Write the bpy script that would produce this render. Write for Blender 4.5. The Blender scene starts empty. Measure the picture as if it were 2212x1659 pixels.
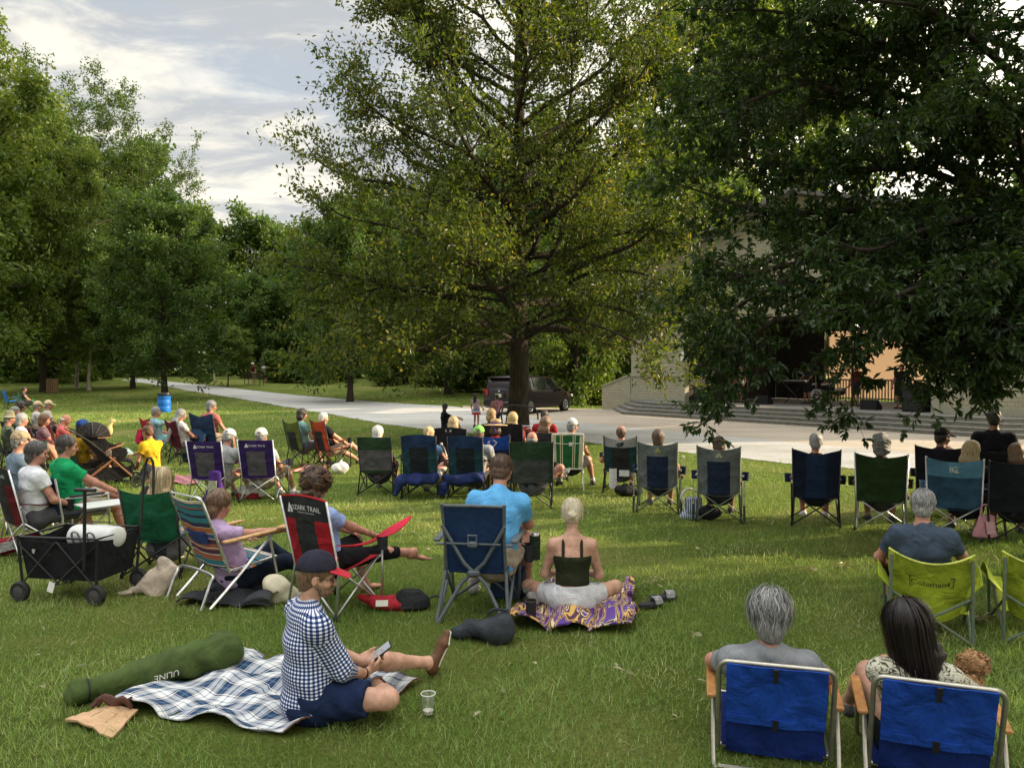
import bpy, math, random
import numpy as np
from mathutils import Vector, Matrix
R_=math.radians; PI=math.pi
rng=np.random.default_rng(7); random.seed(7)
SC=bpy.context.scene; COL=SC.collection
# ---------------------------------------------------------------- camera geometry (2212 x 1659 reading of the photo)
FPX=1661.; CX,CY=1106.,829.5; HZ=797.; CAMZ=2.0
TH=math.atan((CY-HZ)/FPX)
def sst(a,b,x):
    t=np.clip((x-a)/(b-a),0,1); return t*t*(3-2*t)
def gh(x,y):
    "height of the lawn: flat, rising gently far left"
    return 1.15*sst(37.,72.,np.asarray(y,float))*sst(6.,-2.,np.asarray(x,float))
def ray(px,py):
    x=(px-CX)/FPX; y=-(py-CY)/FPX
    return np.array([x, math.cos(TH)+y*math.sin(TH), -math.sin(TH)+y*math.cos(TH)])
def at(px,py,dep):
    d=ray(px,py); return np.array([0,0,CAMZ])+d*(dep/d[1])
def gp(px,py):
    "ground point seen at a pixel"
    d=ray(px,py); y=np.arange(2.,220.,.1); t=y/d[1]; z=CAMZ+d[2]*t; g=z-gh(d[0]*t,y)
    i=np.argmax(g<0) if (g<0).any() else len(y)-1
    return np.array([d[0]*t[i], y[i], float(gh(d[0]*t[i],y[i]))])
def gx(px,dep):
    d=ray(px,829.5); x=d[0]*dep/d[1]; return np.array([x,dep,float(gh(x,dep))])
def nrm(v):
    v=np.asarray(v,float); return v/max(np.linalg.norm(v),1e-9)
# ---------------------------------------------------------------- materials
MC={}
def newmat(name):
    m=bpy.data.materials.new(name); m.use_nodes=True; nt=m.node_tree
    return m,nt,nt.nodes['Principled BSDF'],nt.nodes.new,nt.links.new
def c4(c): return (c[0],c[1],c[2],1)
def mat(name,col,rough=.8,var=.15,scale=9.,bump=.0,bscale=90.,metal=0.,spec=.3,col2=None,fold=0.,trans=0.):
    key=(name,tuple(col))
    if key in MC: return MC[key]
    m,nt,b,N,L=newmat(name)
    tc=N('ShaderNodeTexCoord'); nz=N('ShaderNodeTexNoise'); nz.inputs['Scale'].default_value=scale; nz.inputs['Detail'].default_value=6; nz.inputs['Roughness'].default_value=.65
    L(tc.outputs['Object'],nz.inputs['Vector'])
    mx=N('ShaderNodeMix'); mx.data_type='RGBA'
    a=[max(0,v*(1-var*1.6)) for v in col]; bb=[min(1,v*(1+var*1.6)) for v in col]
    if col2: a,bb=col,col2
    mx.inputs[6].default_value=c4(a); mx.inputs[7].default_value=c4(bb)
    rp=N('ShaderNodeMapRange'); rp.inputs[1].default_value=.3; rp.inputs[2].default_value=.7
    L(nz.outputs['Fac'],rp.inputs[0]); L(rp.outputs[0],mx.inputs[0]); L(mx.outputs[2],b.inputs['Base Color'])
    b.inputs['Roughness'].default_value=rough; b.inputs['Metallic'].default_value=metal; b.inputs['Specular IOR Level'].default_value=spec
    last=None
    if fold:
        n2=N('ShaderNodeTexNoise'); n2.inputs['Scale'].default_value=7; n2.inputs['Detail'].default_value=3; n2.inputs['Distortion'].default_value=.8
        L(tc.outputs['Object'],n2.inputs['Vector']); bp=N('ShaderNodeBump'); bp.inputs['Strength'].default_value=fold; bp.inputs['Distance'].default_value=.04
        L(n2.outputs['Fac'],bp.inputs['Height']); last=bp
    if bump:
        n3=N('ShaderNodeTexNoise'); n3.inputs['Scale'].default_value=bscale; n3.inputs['Detail'].default_value=4
        L(tc.outputs['Object'],n3.inputs['Vector']); bp=N('ShaderNodeBump'); bp.inputs['Strength'].default_value=bump; bp.inputs['Distance'].default_value=.01
        L(n3.outputs['Fac'],bp.inputs['Height'])
        if last: L(last.outputs[0],bp.inputs['Normal'])
        last=bp
    if last: L(last.outputs[0],b.inputs['Normal'])
    if trans: b.inputs['Transmission Weight'].default_value=trans
    MC[key]=m; return m
def fab(col,name='fabric'): return mat(name,col,.8,.24,5.,.3,260.,0,.18,fold=.9)
def cloth(col,name='cloth'): return mat(name,col,.9,.14,10.,.25,200.,0,.1,fold=.75)
def metal(col,name='tube metal',rough=.35): return mat(name,col,rough,.12,20.,.05,80.,.85,.5)
def paint(col,name='painted tube',rough=.45): return mat(name,col,rough,.15,20.,.05,80.,0.,.4)
def skinm(col): return mat('skin',col,.5,.20,16.,.25,140.,0,.35)
def leafmat(name,stops,trans=.45,tint=(1.25,1.35,.55),rough=.42,clump=.35,spec=.35):
    m,nt,b,N,L=newmat(name)
    at_=N('ShaderNodeAttribute'); at_.attribute_name='rnd'
    cr=N('ShaderNodeValToRGB'); e=cr.color_ramp.elements
    while len(e)<len(stops): e.new(.5)
    for i,(p,c) in enumerate(stops): e[i].position=p; e[i].color=c4(c)
    tc=N('ShaderNodeTexCoord'); nz=N('ShaderNodeTexNoise'); nz.inputs['Scale'].default_value=clump; nz.inputs['Detail'].default_value=3
    L(tc.outputs['Object'],nz.inputs['Vector'])
    ad=N('ShaderNodeMath'); ad.operation='MULTIPLY_ADD'; L(nz.outputs['Fac'],ad.inputs[0]); ad.inputs[1].default_value=.9; ad.inputs[2].default_value=-.45
    a2=N('ShaderNodeMath'); a2.operation='ADD'; a2.use_clamp=True; L(ad.outputs[0],a2.inputs[0]); L(at_.outputs['Fac'],a2.inputs[1])
    L(a2.outputs[0],cr.inputs[0]); L(cr.outputs[0],b.inputs['Base Color'])
    b.inputs['Roughness'].default_value=rough; b.inputs['Specular IOR Level'].default_value=spec
    mu=N('ShaderNodeMix'); mu.data_type='RGBA'; mu.blend_type='MULTIPLY'; mu.inputs[0].default_value=1; L(cr.outputs[0],mu.inputs[6]); mu.inputs[7].default_value=c4(tint)
    tr=N('ShaderNodeBsdfTranslucent'); L(mu.outputs[2],tr.inputs['Color'])
    ms=N('ShaderNodeMixShader'); ms.inputs[0].default_value=trans; L(b.outputs[0],ms.inputs[1]); L(tr.outputs[0],ms.inputs[2])
    L(ms.outputs[0],nt.nodes['Material Output'].inputs['Surface']); return m
# ---------------------------------------------------------------- objects
def tag(o,label=None,cat=None,group=None,kind=None):
    if label: o['label']=label
    if cat: o['category']=cat
    if group: o['group']=group
    if kind: o['kind']=kind
    return o
def link(o,parent=None):
    COL.objects.link(o)
    if parent is not None: o.parent=parent
    return o
def root(name,label,cat,loc=(0,0,0),yaw=0.,group=None,scale=1.):
    o=bpy.data.objects.new(name,None); o.empty_display_size=.1; COL.objects.link(o)
    o.location=Vector([float(v) for v in loc]); o.rotation_euler=(0,0,yaw)
    if scale!=1.: o.scale=(scale,)*3
    return tag(o,label,cat,group)
def copytree(o,parent=None):
    c=o.copy(); COL.objects.link(c); c.parent=parent
    for ch in list(o.children): copytree(ch,c)
    return c
def mesh(name,V,F,mats,mi=None,smooth=True,uv=None,rnd=None):
    """V (n,3); F (m,k) array or list of index lists"""
    me=bpy.data.meshes.new(name); V=np.asarray(V,np.float32)
    if isinstance(F,np.ndarray): tot=np.full(len(F),F.shape[1],np.int32); loops=F.astype(np.int32).ravel()
    else: tot=np.array([len(x) for x in F],np.int32); loops=np.array([i for x in F for i in x],np.int32)
    me.vertices.add(len(V)); me.vertices.foreach_set('co',V.ravel())
    me.loops.add(len(loops)); me.loops.foreach_set('vertex_index',loops)
    me.polygons.add(len(tot)); st=np.concatenate([[0],np.cumsum(tot)[:-1]]).astype(np.int32)
    me.polygons.foreach_set('loop_start',st)
    try: me.polygons.foreach_set('loop_total',tot)
    except Exception: pass
    for m in (mats if isinstance(mats,(list,tuple)) else [mats]): me.materials.append(m)
    if mi is not None: me.polygons.foreach_set('material_index',np.asarray(mi,np.int32))
    me.polygons.foreach_set('use_smooth',np.full(len(tot),bool(smooth)))
    if uv is not None:
        ul=me.uv_layers.new(name='UVMap'); uv=np.asarray(uv,np.float32)
        if len(uv)==len(V): uv=uv[loops]
        ul.data.foreach_set('uv',uv.ravel())
    if rnd is not None:
        a=me.attributes.new('rnd','FLOAT','FACE'); a.data.foreach_set('value',np.asarray(rnd,np.float32))
    me.update(calc_edges=True); return me
def obj(name,me,parent=None): return link(bpy.data.objects.new(name,me),parent)
def frame_of(d):
    d=nrm(d); u=np.array([0,0,1.]) if abs(d[2])<.9 else np.array([1.,0,0]); a=nrm(np.cross(d,u)); return a,np.cross(a,d),d
class MB:
    def __init__(s): s.v=[]; s.f=[]; s.m=[]; s.uv=[]
    def add(s,V,F,mi=0,uv=None):
        o=len(s.v); V=[tuple(map(float,p)) for p in V]; s.v+=V; s.f+=[[i+o for i in f] for f in F]
        s.m+=(list(mi) if isinstance(mi,(list,np.ndarray)) else [mi]*len(F)); s.uv+=([tuple(map(float,q)) for q in uv] if uv is not None else [(0,0)]*len(V)); return s
    def box(s,c,sz,rot=None,mi=0,bev=0.):
        x,y,z=[k/2 for k in sz]; P=[]
        if bev<=0:
            V=[(i*x,j*y,k*z) for i in (-1,1) for j in (-1,1) for k in (-1,1)]
            F=[[0,1,3,2],[4,6,7,5],[0,4,5,1],[2,3,7,6],[0,2,6,4],[1,5,7,3]]
        else:
            b=min(bev,x*.9,y*.9,z*.9); V=[];F=[]
            idx={}
            for i in (-1,1):
                for j in (-1,1):
                    for k in (-1,1):
                        idx[i,j,k]=len(V); V+=[(i*x,j*(y-b),k*(z-b)),(i*(x-b),j*y,k*(z-b)),(i*(x-b),j*(y-b),k*z)]
            def q(*l): F.append(list(l))
            for i in (-1,1):
                o=[(-1,-1),(1,-1),(1,1),(-1,1)][::i]
                q(*[idx[i,a,e] for a,e in o]); q(*[idx[a,i,e]+1 for a,e in o[::-1]]); q(*[idx[a,e,i]+2 for a,e in o])
            for a in (-1,1):
                for e in (-1,1):
                    s1=a*e
                    q(*([idx[a,e,-1],idx[a,e,1],idx[a,e,1]+1,idx[a,e,-1]+1][::-s1]))
                    q(*([idx[a,-1,e],idx[a,1,e],idx[a,1,e]+2,idx[a,-1,e]+2][::s1]))
                    q(*([idx[-1,a,e]+1,idx[1,a,e]+1,idx[1,a,e]+2,idx[-1,a,e]+2][::-s1]))
            for (i,j,k),n in idx.items(): q(*([n,n+1,n+2][::i*j*k]))
        V=np.array(V)
        if rot is not None: V=V@np.asarray(rot).T
        return s.add(V+np.array(c),F,mi)
    def bar(s,a,b,w,h,up=(0,0,1),mi=0,bev=0.):
        a=np.array(a,float); b=np.array(b,float); d=b-a; l=np.linalg.norm(d); y=d/l; x=np.cross(y,up)
        x=nrm(x) if np.linalg.norm(x)>1e-6 else np.array([1.,0,0]); z=np.cross(x,y)
        return s.box((a+b)/2,(w,l,h),np.stack([x,y,z],1),mi,bev)
    def tube(s,pts,r,n=8,mi=0,cap=True,smooth_pts=0):
        P=np.array(pts,float)
        if smooth_pts and len(P)>2: P=spline(P,smooth_pts)
        k=len(P); r=np.full(k,float(r)) if np.isscalar(r) else np.interp(np.linspace(0,1,k),np.linspace(0,1,len(r)),r)
        T=np.gradient(P,axis=0); T/=np.maximum(np.linalg.norm(T,axis=1,keepdims=True),1e-9)
        a,_,_=frame_of(T[0]); V=[];F=[]
        an=np.linspace(0,2*PI,n,endpoint=False)
        for i in range(k):
            a=a-T[i]*np.dot(a,T[i]); a=nrm(a); b=np.cross(T[i],a)
            V.append(P[i]+r[i]*(np.cos(an)[:,None]*a+np.sin(an)[:,None]*b))
        V=np.concatenate(V)
        for i in range(k-1):
            for j in range(n): F.append([i*n+j,i*n+(j+1)%n,(i+1)*n+(j+1)%n,(i+1)*n+j])
        if cap: F.append(list(range(n))[::-1]); F.append([(k-1)*n+j for j in range(n)])
        return s.add(V,F,mi)
    def lathe(s,prof,c=(0,0,0),rot=None,n=20,mi=0,cap=False):
        an=np.linspace(0,2*PI,n,endpoint=False); V=[];F=[]
        for r,z in prof: V+=[(r*math.cos(t),r*math.sin(t),z) for t in an]
        for i in range(len(prof)-1):
            for j in range(n): F.append([i*n+j,i*n+(j+1)%n,(i+1)*n+(j+1)%n,(i+1)*n+j])
        if cap: F.append(list(range(n))[::-1]); F.append([(len(prof)-1)*n+j for j in range(n)])
        V=np.array(V)
        if rot is not None: V=V@np.asarray(rot).T
        return s.add(V+np.array(c,float),F,mi)
    def sheet(s,P,th=.004,reg=None,mi=0,uv=None):
        "P (nu,nv,3) surface given a thickness; reg(u,v)->material index"
        P=np.asarray(P,float); nu,nv=P.shape[:2]
        du=np.gradient(P,axis=0); dv=np.gradient(P,axis=1); n=np.cross(du,dv); n/=np.maximum(np.linalg.norm(n,axis=2,keepdims=True),1e-9)
        V=np.concatenate([(P+n*th/2).reshape(-1,3),(P-n*th/2).reshape(-1,3)]); o=nu*nv; F=[];M=[]
        I=lambda i,j:i*nv+j
        for i in range(nu-1):
            for j in range(nv-1):
                m=reg((i+.5)/(nu-1),(j+.5)/(nv-1)) if reg else mi
                q=[I(i,j),I(i+1,j),I(i+1,j+1),I(i,j+1)]; F+=[q,[k+o for k in q[::-1]]]; M+=[m,m]
        B=[I(i,0) for i in range(nu)]+[I(nu-1,j) for j in range(1,nv)]+[I(i,nv-1) for i in range(nu-2,-1,-1)]+[I(0,j) for j in range(nv-2,0,-1)]
        for a,b in zip(B,B[1:]+B[:1]): F.append([a,a+o,b+o,b]); M.append(M[0] if not reg else reg(.01,.5))
        if uv is None: U=np.stack(np.meshgrid(np.linspace(0,1,nu),np.linspace(0,1,nv),indexing='ij'),-1).reshape(-1,2)
        else: U=np.asarray(uv).reshape(-1,2)
        return s.add(V,F,M,np.concatenate([U,U]))
    def prism(s,out,map3,th,mi=0):
        "outline of (u,v) points mapped by map3(u,v,w), extruded from w=0 to w=th"
        n=len(out); V=[map3(u,v,0) for u,v in out]+[map3(u,v,th) for u,v in out]
        F=[list(range(n))[::-1],[i+n for i in range(n)]]+[[i,(i+1)%n,(i+1)%n+n,i+n] for i in range(n)]
        return s.add(V,F,mi)
    def build(s,name,mats,parent=None,smooth=True,uv=False):
        me=mesh(name,s.v,s.f,mats,s.m,smooth,s.uv if uv else None)
        if smooth:
            try: me.set_sharp_from_angle(angle=R_(38))
            except Exception: pass
        return obj(name,me,parent)
def spline(P,n):
    P=np.asarray(P,float); k=len(P); Q=np.concatenate([[2*P[0]-P[1]],P,[2*P[-1]-P[-2]]]); out=[]
    for i in range(k-1):
        a,b,c,d=Q[i:i+4]
        for t in np.linspace(0,1,n,endpoint=False):
            out.append(.5*(2*b+(c-a)*t+(2*a-5*b+4*c-d)*t*t+(3*b-a-3*c+d)*t**3))
    out.append(P[-1]); return np.array(out)
def part(name,mats,parent,fn,smooth=True,uv=False):
    m=MB(); fn(m); return m.build(name,mats,parent,smooth,uv)
FONT={}
def text2d(s):
    if s in FONT: return FONT[s]
    cu=bpy.data.curves.new('t','FONT'); cu.body=s; cu.align_x='CENTER'; cu.resolution_u=2
    o=bpy.data.objects.new('t',cu); COL.objects.link(o); bpy.context.view_layer.update()
    me=bpy.data.meshes.new_from_object(o); V=np.array([v.co[:2] for v in me.vertices]); F=[list(p.vertices) for p in me.polygons]
    bpy.data.objects.remove(o); bpy.data.meshes.remove(me)
    V-=(V.max(0)+V.min(0))/2; FONT[s]=(V,F); return V,F
def decal(name,parent,V,F,map2,m):
    "flat lettering or emblem laid on a surface by map2(u,v)->3D"
    return obj(name,mesh(name,[map2(u,v) for u,v in V],F,m,None,False),parent)
# ================================================================ light, sky, camera
def setup_world():
    cd=bpy.data.cameras.new('camera'); cam=bpy.data.objects.new('camera',cd); COL.objects.link(cam)
    cd.sensor_width=36; cd.lens=36*FPX/2212; cd.clip_end=2500; cd.clip_start=.05
    cam.location=(0,0,CAMZ); cam.rotation_euler=(PI/2-TH,0,0); SC.camera=cam
    SC.render.resolution_x=1024; SC.render.resolution_y=767
    SC.view_settings.view_transform='Standard'; SC.view_settings.look='None'; SC.view_settings.gamma=1; SC.view_settings.exposure=EXPO
    w=bpy.data.worlds.new('World'); SC.world=w; w.use_nodes=True; nt=w.node_tree; N=nt.nodes.new; L=nt.links.new
    bg=nt.nodes['Background']; bg.inputs['Strength'].default_value=.12
    sky=N('ShaderNodeTexSky'); sky.sky_type='NISHITA'; sky.sun_disc=False; sky.sun_elevation=R_(SUN_EL); sky.sun_rotation=R_(SUN_AZ); sky.air_density=1.2; sky.dust_density=2.
    tc=N('ShaderNodeTexCoord'); sp=N('ShaderNodeSeparateXYZ'); L(tc.outputs['Generated'],sp.inputs[0])
    def M(op,a,b=None,c=None,clamp=False):
        n=N('ShaderNodeMath'); n.operation=op; n.use_clamp=clamp
        for i,v in enumerate((a,b,c)):
            if v is None: continue
            if isinstance(v,(int,float)): n.inputs[i].default_value=v
            else: L(v,n.inputs[i])
        return n.outputs[0]
    zz=M('MAXIMUM',sp.outputs[2],0.); den=M('ADD',zz,.16)
    cx=M('DIVIDE',sp.outputs[0],den); cy=M('DIVIDE',sp.outputs[1],den)
    cb=N('ShaderNodeCombineXYZ'); L(cx,cb.inputs[0]); L(cy,cb.inputs[1])
    def noise(sc,det,rough,off,dist=0.,sx=1.,sy=1.):
        mp=N('ShaderNodeMapping'); mp.inputs['Location'].default_value=(off,off*.7,0); mp.inputs['Scale'].default_value=(sx,sy,1); L(cb.outputs[0],mp.inputs[0])
        n=N('ShaderNodeTexNoise'); n.inputs['Scale'].default_value=sc; n.inputs['Detail'].default_value=det; n.inputs['Roughness'].default_value=rough; n.inputs['Distortion'].default_value=dist
        L(mp.outputs[0],n.inputs['Vector']); return n.outputs['Fac']
    n1=noise(1.6,9,.6,3.1,.3); n2=noise(3.6,8,.62,9.7,.5,.75,1.25); n0=noise(.55,4,.5,21.3)
    def ramp(v,a,b): 
        r=N('ShaderNodeMapRange'); r.interpolation_type='SMOOTHSTEP'; L(v,r.inputs[0]); r.inputs[1].default_value=a; r.inputs[2].default_value=b; return r.outputs[0]
    def mix(f,a,b):
        n=N('ShaderNodeMix'); n.data_type='RGBA'
        if isinstance(f,float): n.inputs[0].default_value=f
        else: L(f,n.inputs[0])
        for i,v in ((6,a),(7,b)):
            if isinstance(v,tuple): n.inputs[i].default_value=v
            else: L(v,n.inputs[i])
        return n.outputs[2]
    # clouds: grey-blue shadowed cloud, warm white lit cloud, openings of sky
    S=(math.sin(R_(SUN_AZ))*math.cos(R_(SUN_EL)),math.cos(R_(SUN_AZ))*math.cos(R_(SUN_EL)),math.sin(R_(SUN_EL)))
    dt=N('ShaderNodeVectorMath'); dt.operation='DOT_PRODUCT'; L(tc.outputs['Generated'],dt.inputs[0]); dt.inputs[1].default_value=S
    near=ramp(dt.outputs['Value'],.1,1.)
    k=SKYK
    grey=(k*3.2,k*3.4,k*3.62,1); white=(k*6.7,k*6.3,k*5.4,1)
    lit=ramp(M('ADD',M('MULTIPLY',n2,.6),M('MULTIPLY',n1,.4)),.44,.60)
    low=M('POWER',M('SUBTRACT',1.,zz,clamp=True),6.)
    lit2=M('ADD',M('MULTIPLY',lit,.85),M('MULTIPLY',low,.55),clamp=True)
    cl=mix(lit2,grey,white)
    cl=mix(near,cl,(k*18,k*16.5,k*13,1))
    skm=N('ShaderNodeMix'); skm.data_type='RGBA'; skm.blend_type='MULTIPLY'; skm.inputs[0].default_value=1.; L(sky.outputs[0],skm.inputs[6]); skm.inputs[7].default_value=(.75*k,.9*k,1.1*k,1)
    cov=ramp(M('ADD',n0,M('MULTIPLY',n1,.5)),.62,.74)
    blue=mix(.6,skm.outputs[2],(k*3.3,k*4.5,k*6.0,1))
    opening=M('SUBTRACT',1.,M('MULTIPLY',M('SUBTRACT',1.,cov,clamp=True),.22),clamp=True)
    top=mix(opening,blue,cl)
    # sky overhead brighter than the low sky we look at
    up=ramp(sp.outputs[2],.45,.95)
    top=mix(M('MULTIPLY',up,.8),top,(k*21.,k*21.,k*20.5,1))
    L(top,bg.inputs['Color'])
    sd=bpy.data.lights.new('sun','SUN'); sd.energy=SUN_E; sd.angle=R_(.6); sd.color=(1.,.80,.52)
    so=bpy.data.objects.new('sun',sd); COL.objects.link(so); so.rotation_euler=Vector(S).to_track_quat('Z','Y').to_euler(); so.location=(20,10,20)
EXPO=1.32; SKYK=.58; SUN_EL=19.; SUN_AZ=80.; SUN_E=3.8
setup_world()
# ================================================================ ground
def ground_mat():
    m,nt,b,N,L=newmat('lawn ground'); tc=N('ShaderNodeTexCoord')
    def nz(s,d,r=.6):
        n=N('ShaderNodeTexNoise'); n.inputs['Scale'].default_value=s; n.inputs['Detail'].default_value=d; n.inputs['Roughness'].default_value=r; L(tc.outputs['Object'],n.inputs['Vector']); return n.outputs['Fac']
    def ramp(v,st):
        c=N('ShaderNodeValToRGB'); e=c.color_ramp.elements
        while len(e)<len(st): e.new(.5)
        for i,(p,k) in enumerate(st): e[i].position=p; e[i].color=c4(k)
        L(v,c.inputs[0]); return c.outputs[0]
    a=ramp(nz(.35,8,.65),[(.3,(.080,.120,.022)),(.5,(.125,.165,.034)),(.62,(.19,.19,.058)),(.75,(.27,.22,.10))])
    f=ramp(nz(28,6,.75),[(.25,(.30,.32,.25)),(.5,(1,1,.95)),(.78,(1.9,1.75,1.5))])
    mu=N('ShaderNodeMix'); mu.data_type='RGBA'; mu.blend_type='MULTIPLY'; mu.inputs[0].default_value=.9; L(a,mu.inputs[6]); L(f,mu.inputs[7]); L(mu.outputs[2],b.inputs['Base Color'])
    bp=N('ShaderNodeBump'); bp.inputs['Strength'].default_value=1.; bp.inputs['Distance'].default_value=.06; L(nz(34,5,.8),bp.inputs['Height']); L(bp.outputs[0],b.inputs['Normal'])
    b.inputs['Roughness'].default_value=.95; b.inputs['Specular IOR Level'].default_value=.1; return m
def gravel_mat(name,c1,c2,c3):
    m,nt,b,N,L=newmat(name); tc=N('ShaderNodeTexCoord')
    def nz(s,d,r=.6,sc=(1,1,1)):
        mp=N('ShaderNodeMapping'); mp.inputs['Scale'].default_value=sc; mp.inputs['Rotation'].default_value=(0,0,.7); L(tc.outputs['Object'],mp.inputs[0])
        n=N('ShaderNodeTexNoise'); n.inputs['Scale'].default_value=s; n.inputs['Detail'].default_value=d; n.inputs['Roughness'].default_value=r; L(mp.outputs[0],n.inputs['Vector']); return n.outputs['Fac']
    c=N('ShaderNodeValToRGB'); e=c.color_ramp.elements; e.new(.5)
    for i,(p,k) in enumerate([(.3,c1),(.52,c2),(.72,c3)]): e[i].position=p; e[i].color=c4(k)
    L(nz(.5,9,.7,(.4,1.6,1)),c.inputs[0])
    c2_=N('ShaderNodeValToRGB'); e=c2_.color_ramp.elements; e[0].position=.25; e[0].color=(.55,.55,.55,1); e[1].position=.75; e[1].color=(1.2,1.2,1.2,1); L(nz(30,4,.8),c2_.inputs[0])
    mu=N('ShaderNodeMix'); mu.data_type='RGBA'; mu.blend_type='MULTIPLY'; mu.inputs[0].default_value=.8; L(c.outputs[0],mu.inputs[6]); L(c2_.outputs[0],mu.inputs[7]); L(mu.outputs[2],b.inputs['Base Color'])
    bp=N('ShaderNodeBump'); bp.inputs['Strength'].default_value=.6; bp.inputs['Distance'].default_value=.03; L(nz(40,4,.7),bp.inputs['Height']); L(bp.outputs[0],b.inputs['Normal'])
    b.inputs['Roughness'].default_value=.95; b.inputs['Specular IOR Level'].default_value=.1; return m
xs=np.concatenate([np.linspace(-900,-100,9),np.linspace(-90,90,91),np.linspace(100,900,9)]); ys=np.concatenate([[-300,-60,-10],np.linspace(0,36,10),np.linspace(37,80,44),np.linspace(85,140,8),[200,400,1400]])
X,Y=np.meshgrid(xs,ys,indexing='ij'); V=np.stack([X,Y,gh(X,Y)],-1).reshape(-1,3); ny=len(ys)
i,j=np.meshgrid(np.arange(len(xs)-1),np.arange(ny-1),indexing='ij'); a=(i*ny+j).ravel()
tag(obj('ground',mesh('ground',V,np.stack([a,a+ny,a+ny+1,a+1],1),ground_mat())),kind='structure')
near_px=[(262,821.5),(330,831),(400,843),(480,856),(560,869),(640,883),(740,900),(830,916),(950,931),(1100,942),(1270,957),(1500,981),(1720,1003),(1950,1020),(2212,1034),(2500,1050)]
far_px=[(292,817.5),(370,825),(440,832),(530,842),(620,852),(710,860),(810,868),(900,874),(1000,881),(1120,902),(1280,916),(1500,936),(1720,958),(1950,978),(2212,998),(2500,1015)]
pla_px=[(1000,877),(1130,880),(1290,884),(1480,884),(1760,893),(1980,904),(2270,916),(2560,930)]
PN=np.array([gp(*p) for p in near_px]); PF=np.array([gp(*p) for p in far_px]); PP=np.array([gp(*p) for p in pla_px])
def strip(name,A,B,off,m,nx=10,k=10,wob=0.):
    A=spline(A,k); B=spline(B,k); t=np.linspace(0,1,nx); G=A[:,None]*(1-t)[None,:,None]+B[:,None]*t[None,:,None]
    if wob:
        u=np.arange(len(A)); G[:,0,:2]+=(wob*np.sin(u*2.1)+wob*np.sin(u*.77+1))[:,None]*np.array([.3,1.])
    G[...,2]=gh(G[...,0],G[...,1])+off; nv=nx; i,j=np.meshgrid(np.arange(len(A)-1),np.arange(nx-1),indexing='ij'); a=(i*nv+j).ravel()
    return tag(obj(name,mesh(name,G.reshape(-1,3),np.stack([a,a+nv,a+nv+1,a+1],1),m)),kind='structure')
strip('gravel_path',PN,PF,.012,gravel_mat('pale gravel',(.30,.295,.28),(.44,.435,.415),(.55,.54,.51)),wob=.06)
strip('plaza',PF[8:],PP,.008,gravel_mat('tan paving',(.34,.29,.23),(.43,.37,.30),(.50,.45,.38)))
# ---------------------------------------------------------------- grass blades (uncountable: one object)
NOGRASS=[]  # (x,y,rx,ry) ellipses kept clear
PNs=spline(PN,10)
def pathy(x):  # y of the near path edge over x
    return np.interp(x,PNs[:,0],PNs[:,1])
def in_path(x,y):
    A=spline(PN,6); B=spline(PF,6); poly=np.concatenate([A,B[::-1]])[:,:2]; poly2=np.concatenate([spline(PF[8:],6),spline(PP,6)[::-1]])[:,:2]
    def inside(poly):
        r=np.zeros(len(x),bool); x1,y1=poly[:,0],poly[:,1]; x2,y2=np.roll(x1,-1),np.roll(y1,-1)
        for a,b,c,d in zip(x1,y1,x2,y2):
            if b==d: continue
            r^=((b>y)!=(d>y))&(x<(c-a)*(y-b)/(d-b)+a)
        return r
    return inside(poly)|inside(poly2)
WORN=[(.95,4.9,.28),(.35,5.6,.3),(-.5,6.1,.45),(-1.6,6.3,.35),(3.1,5.9,.5),(2.3,4.6,.35),(-2.6,6.9,.5),(1.5,7.4,.4),(0.,9.,.6),(2.6,8.3,.5),(-1.4,9.4,.6),(4.5,10.5,.8),(1.2,11.6,.8),(-.8,4.3,.25),(.2,3.6,.22),(-3.4,8.8,.6),(6.,11.5,.8)]
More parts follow.
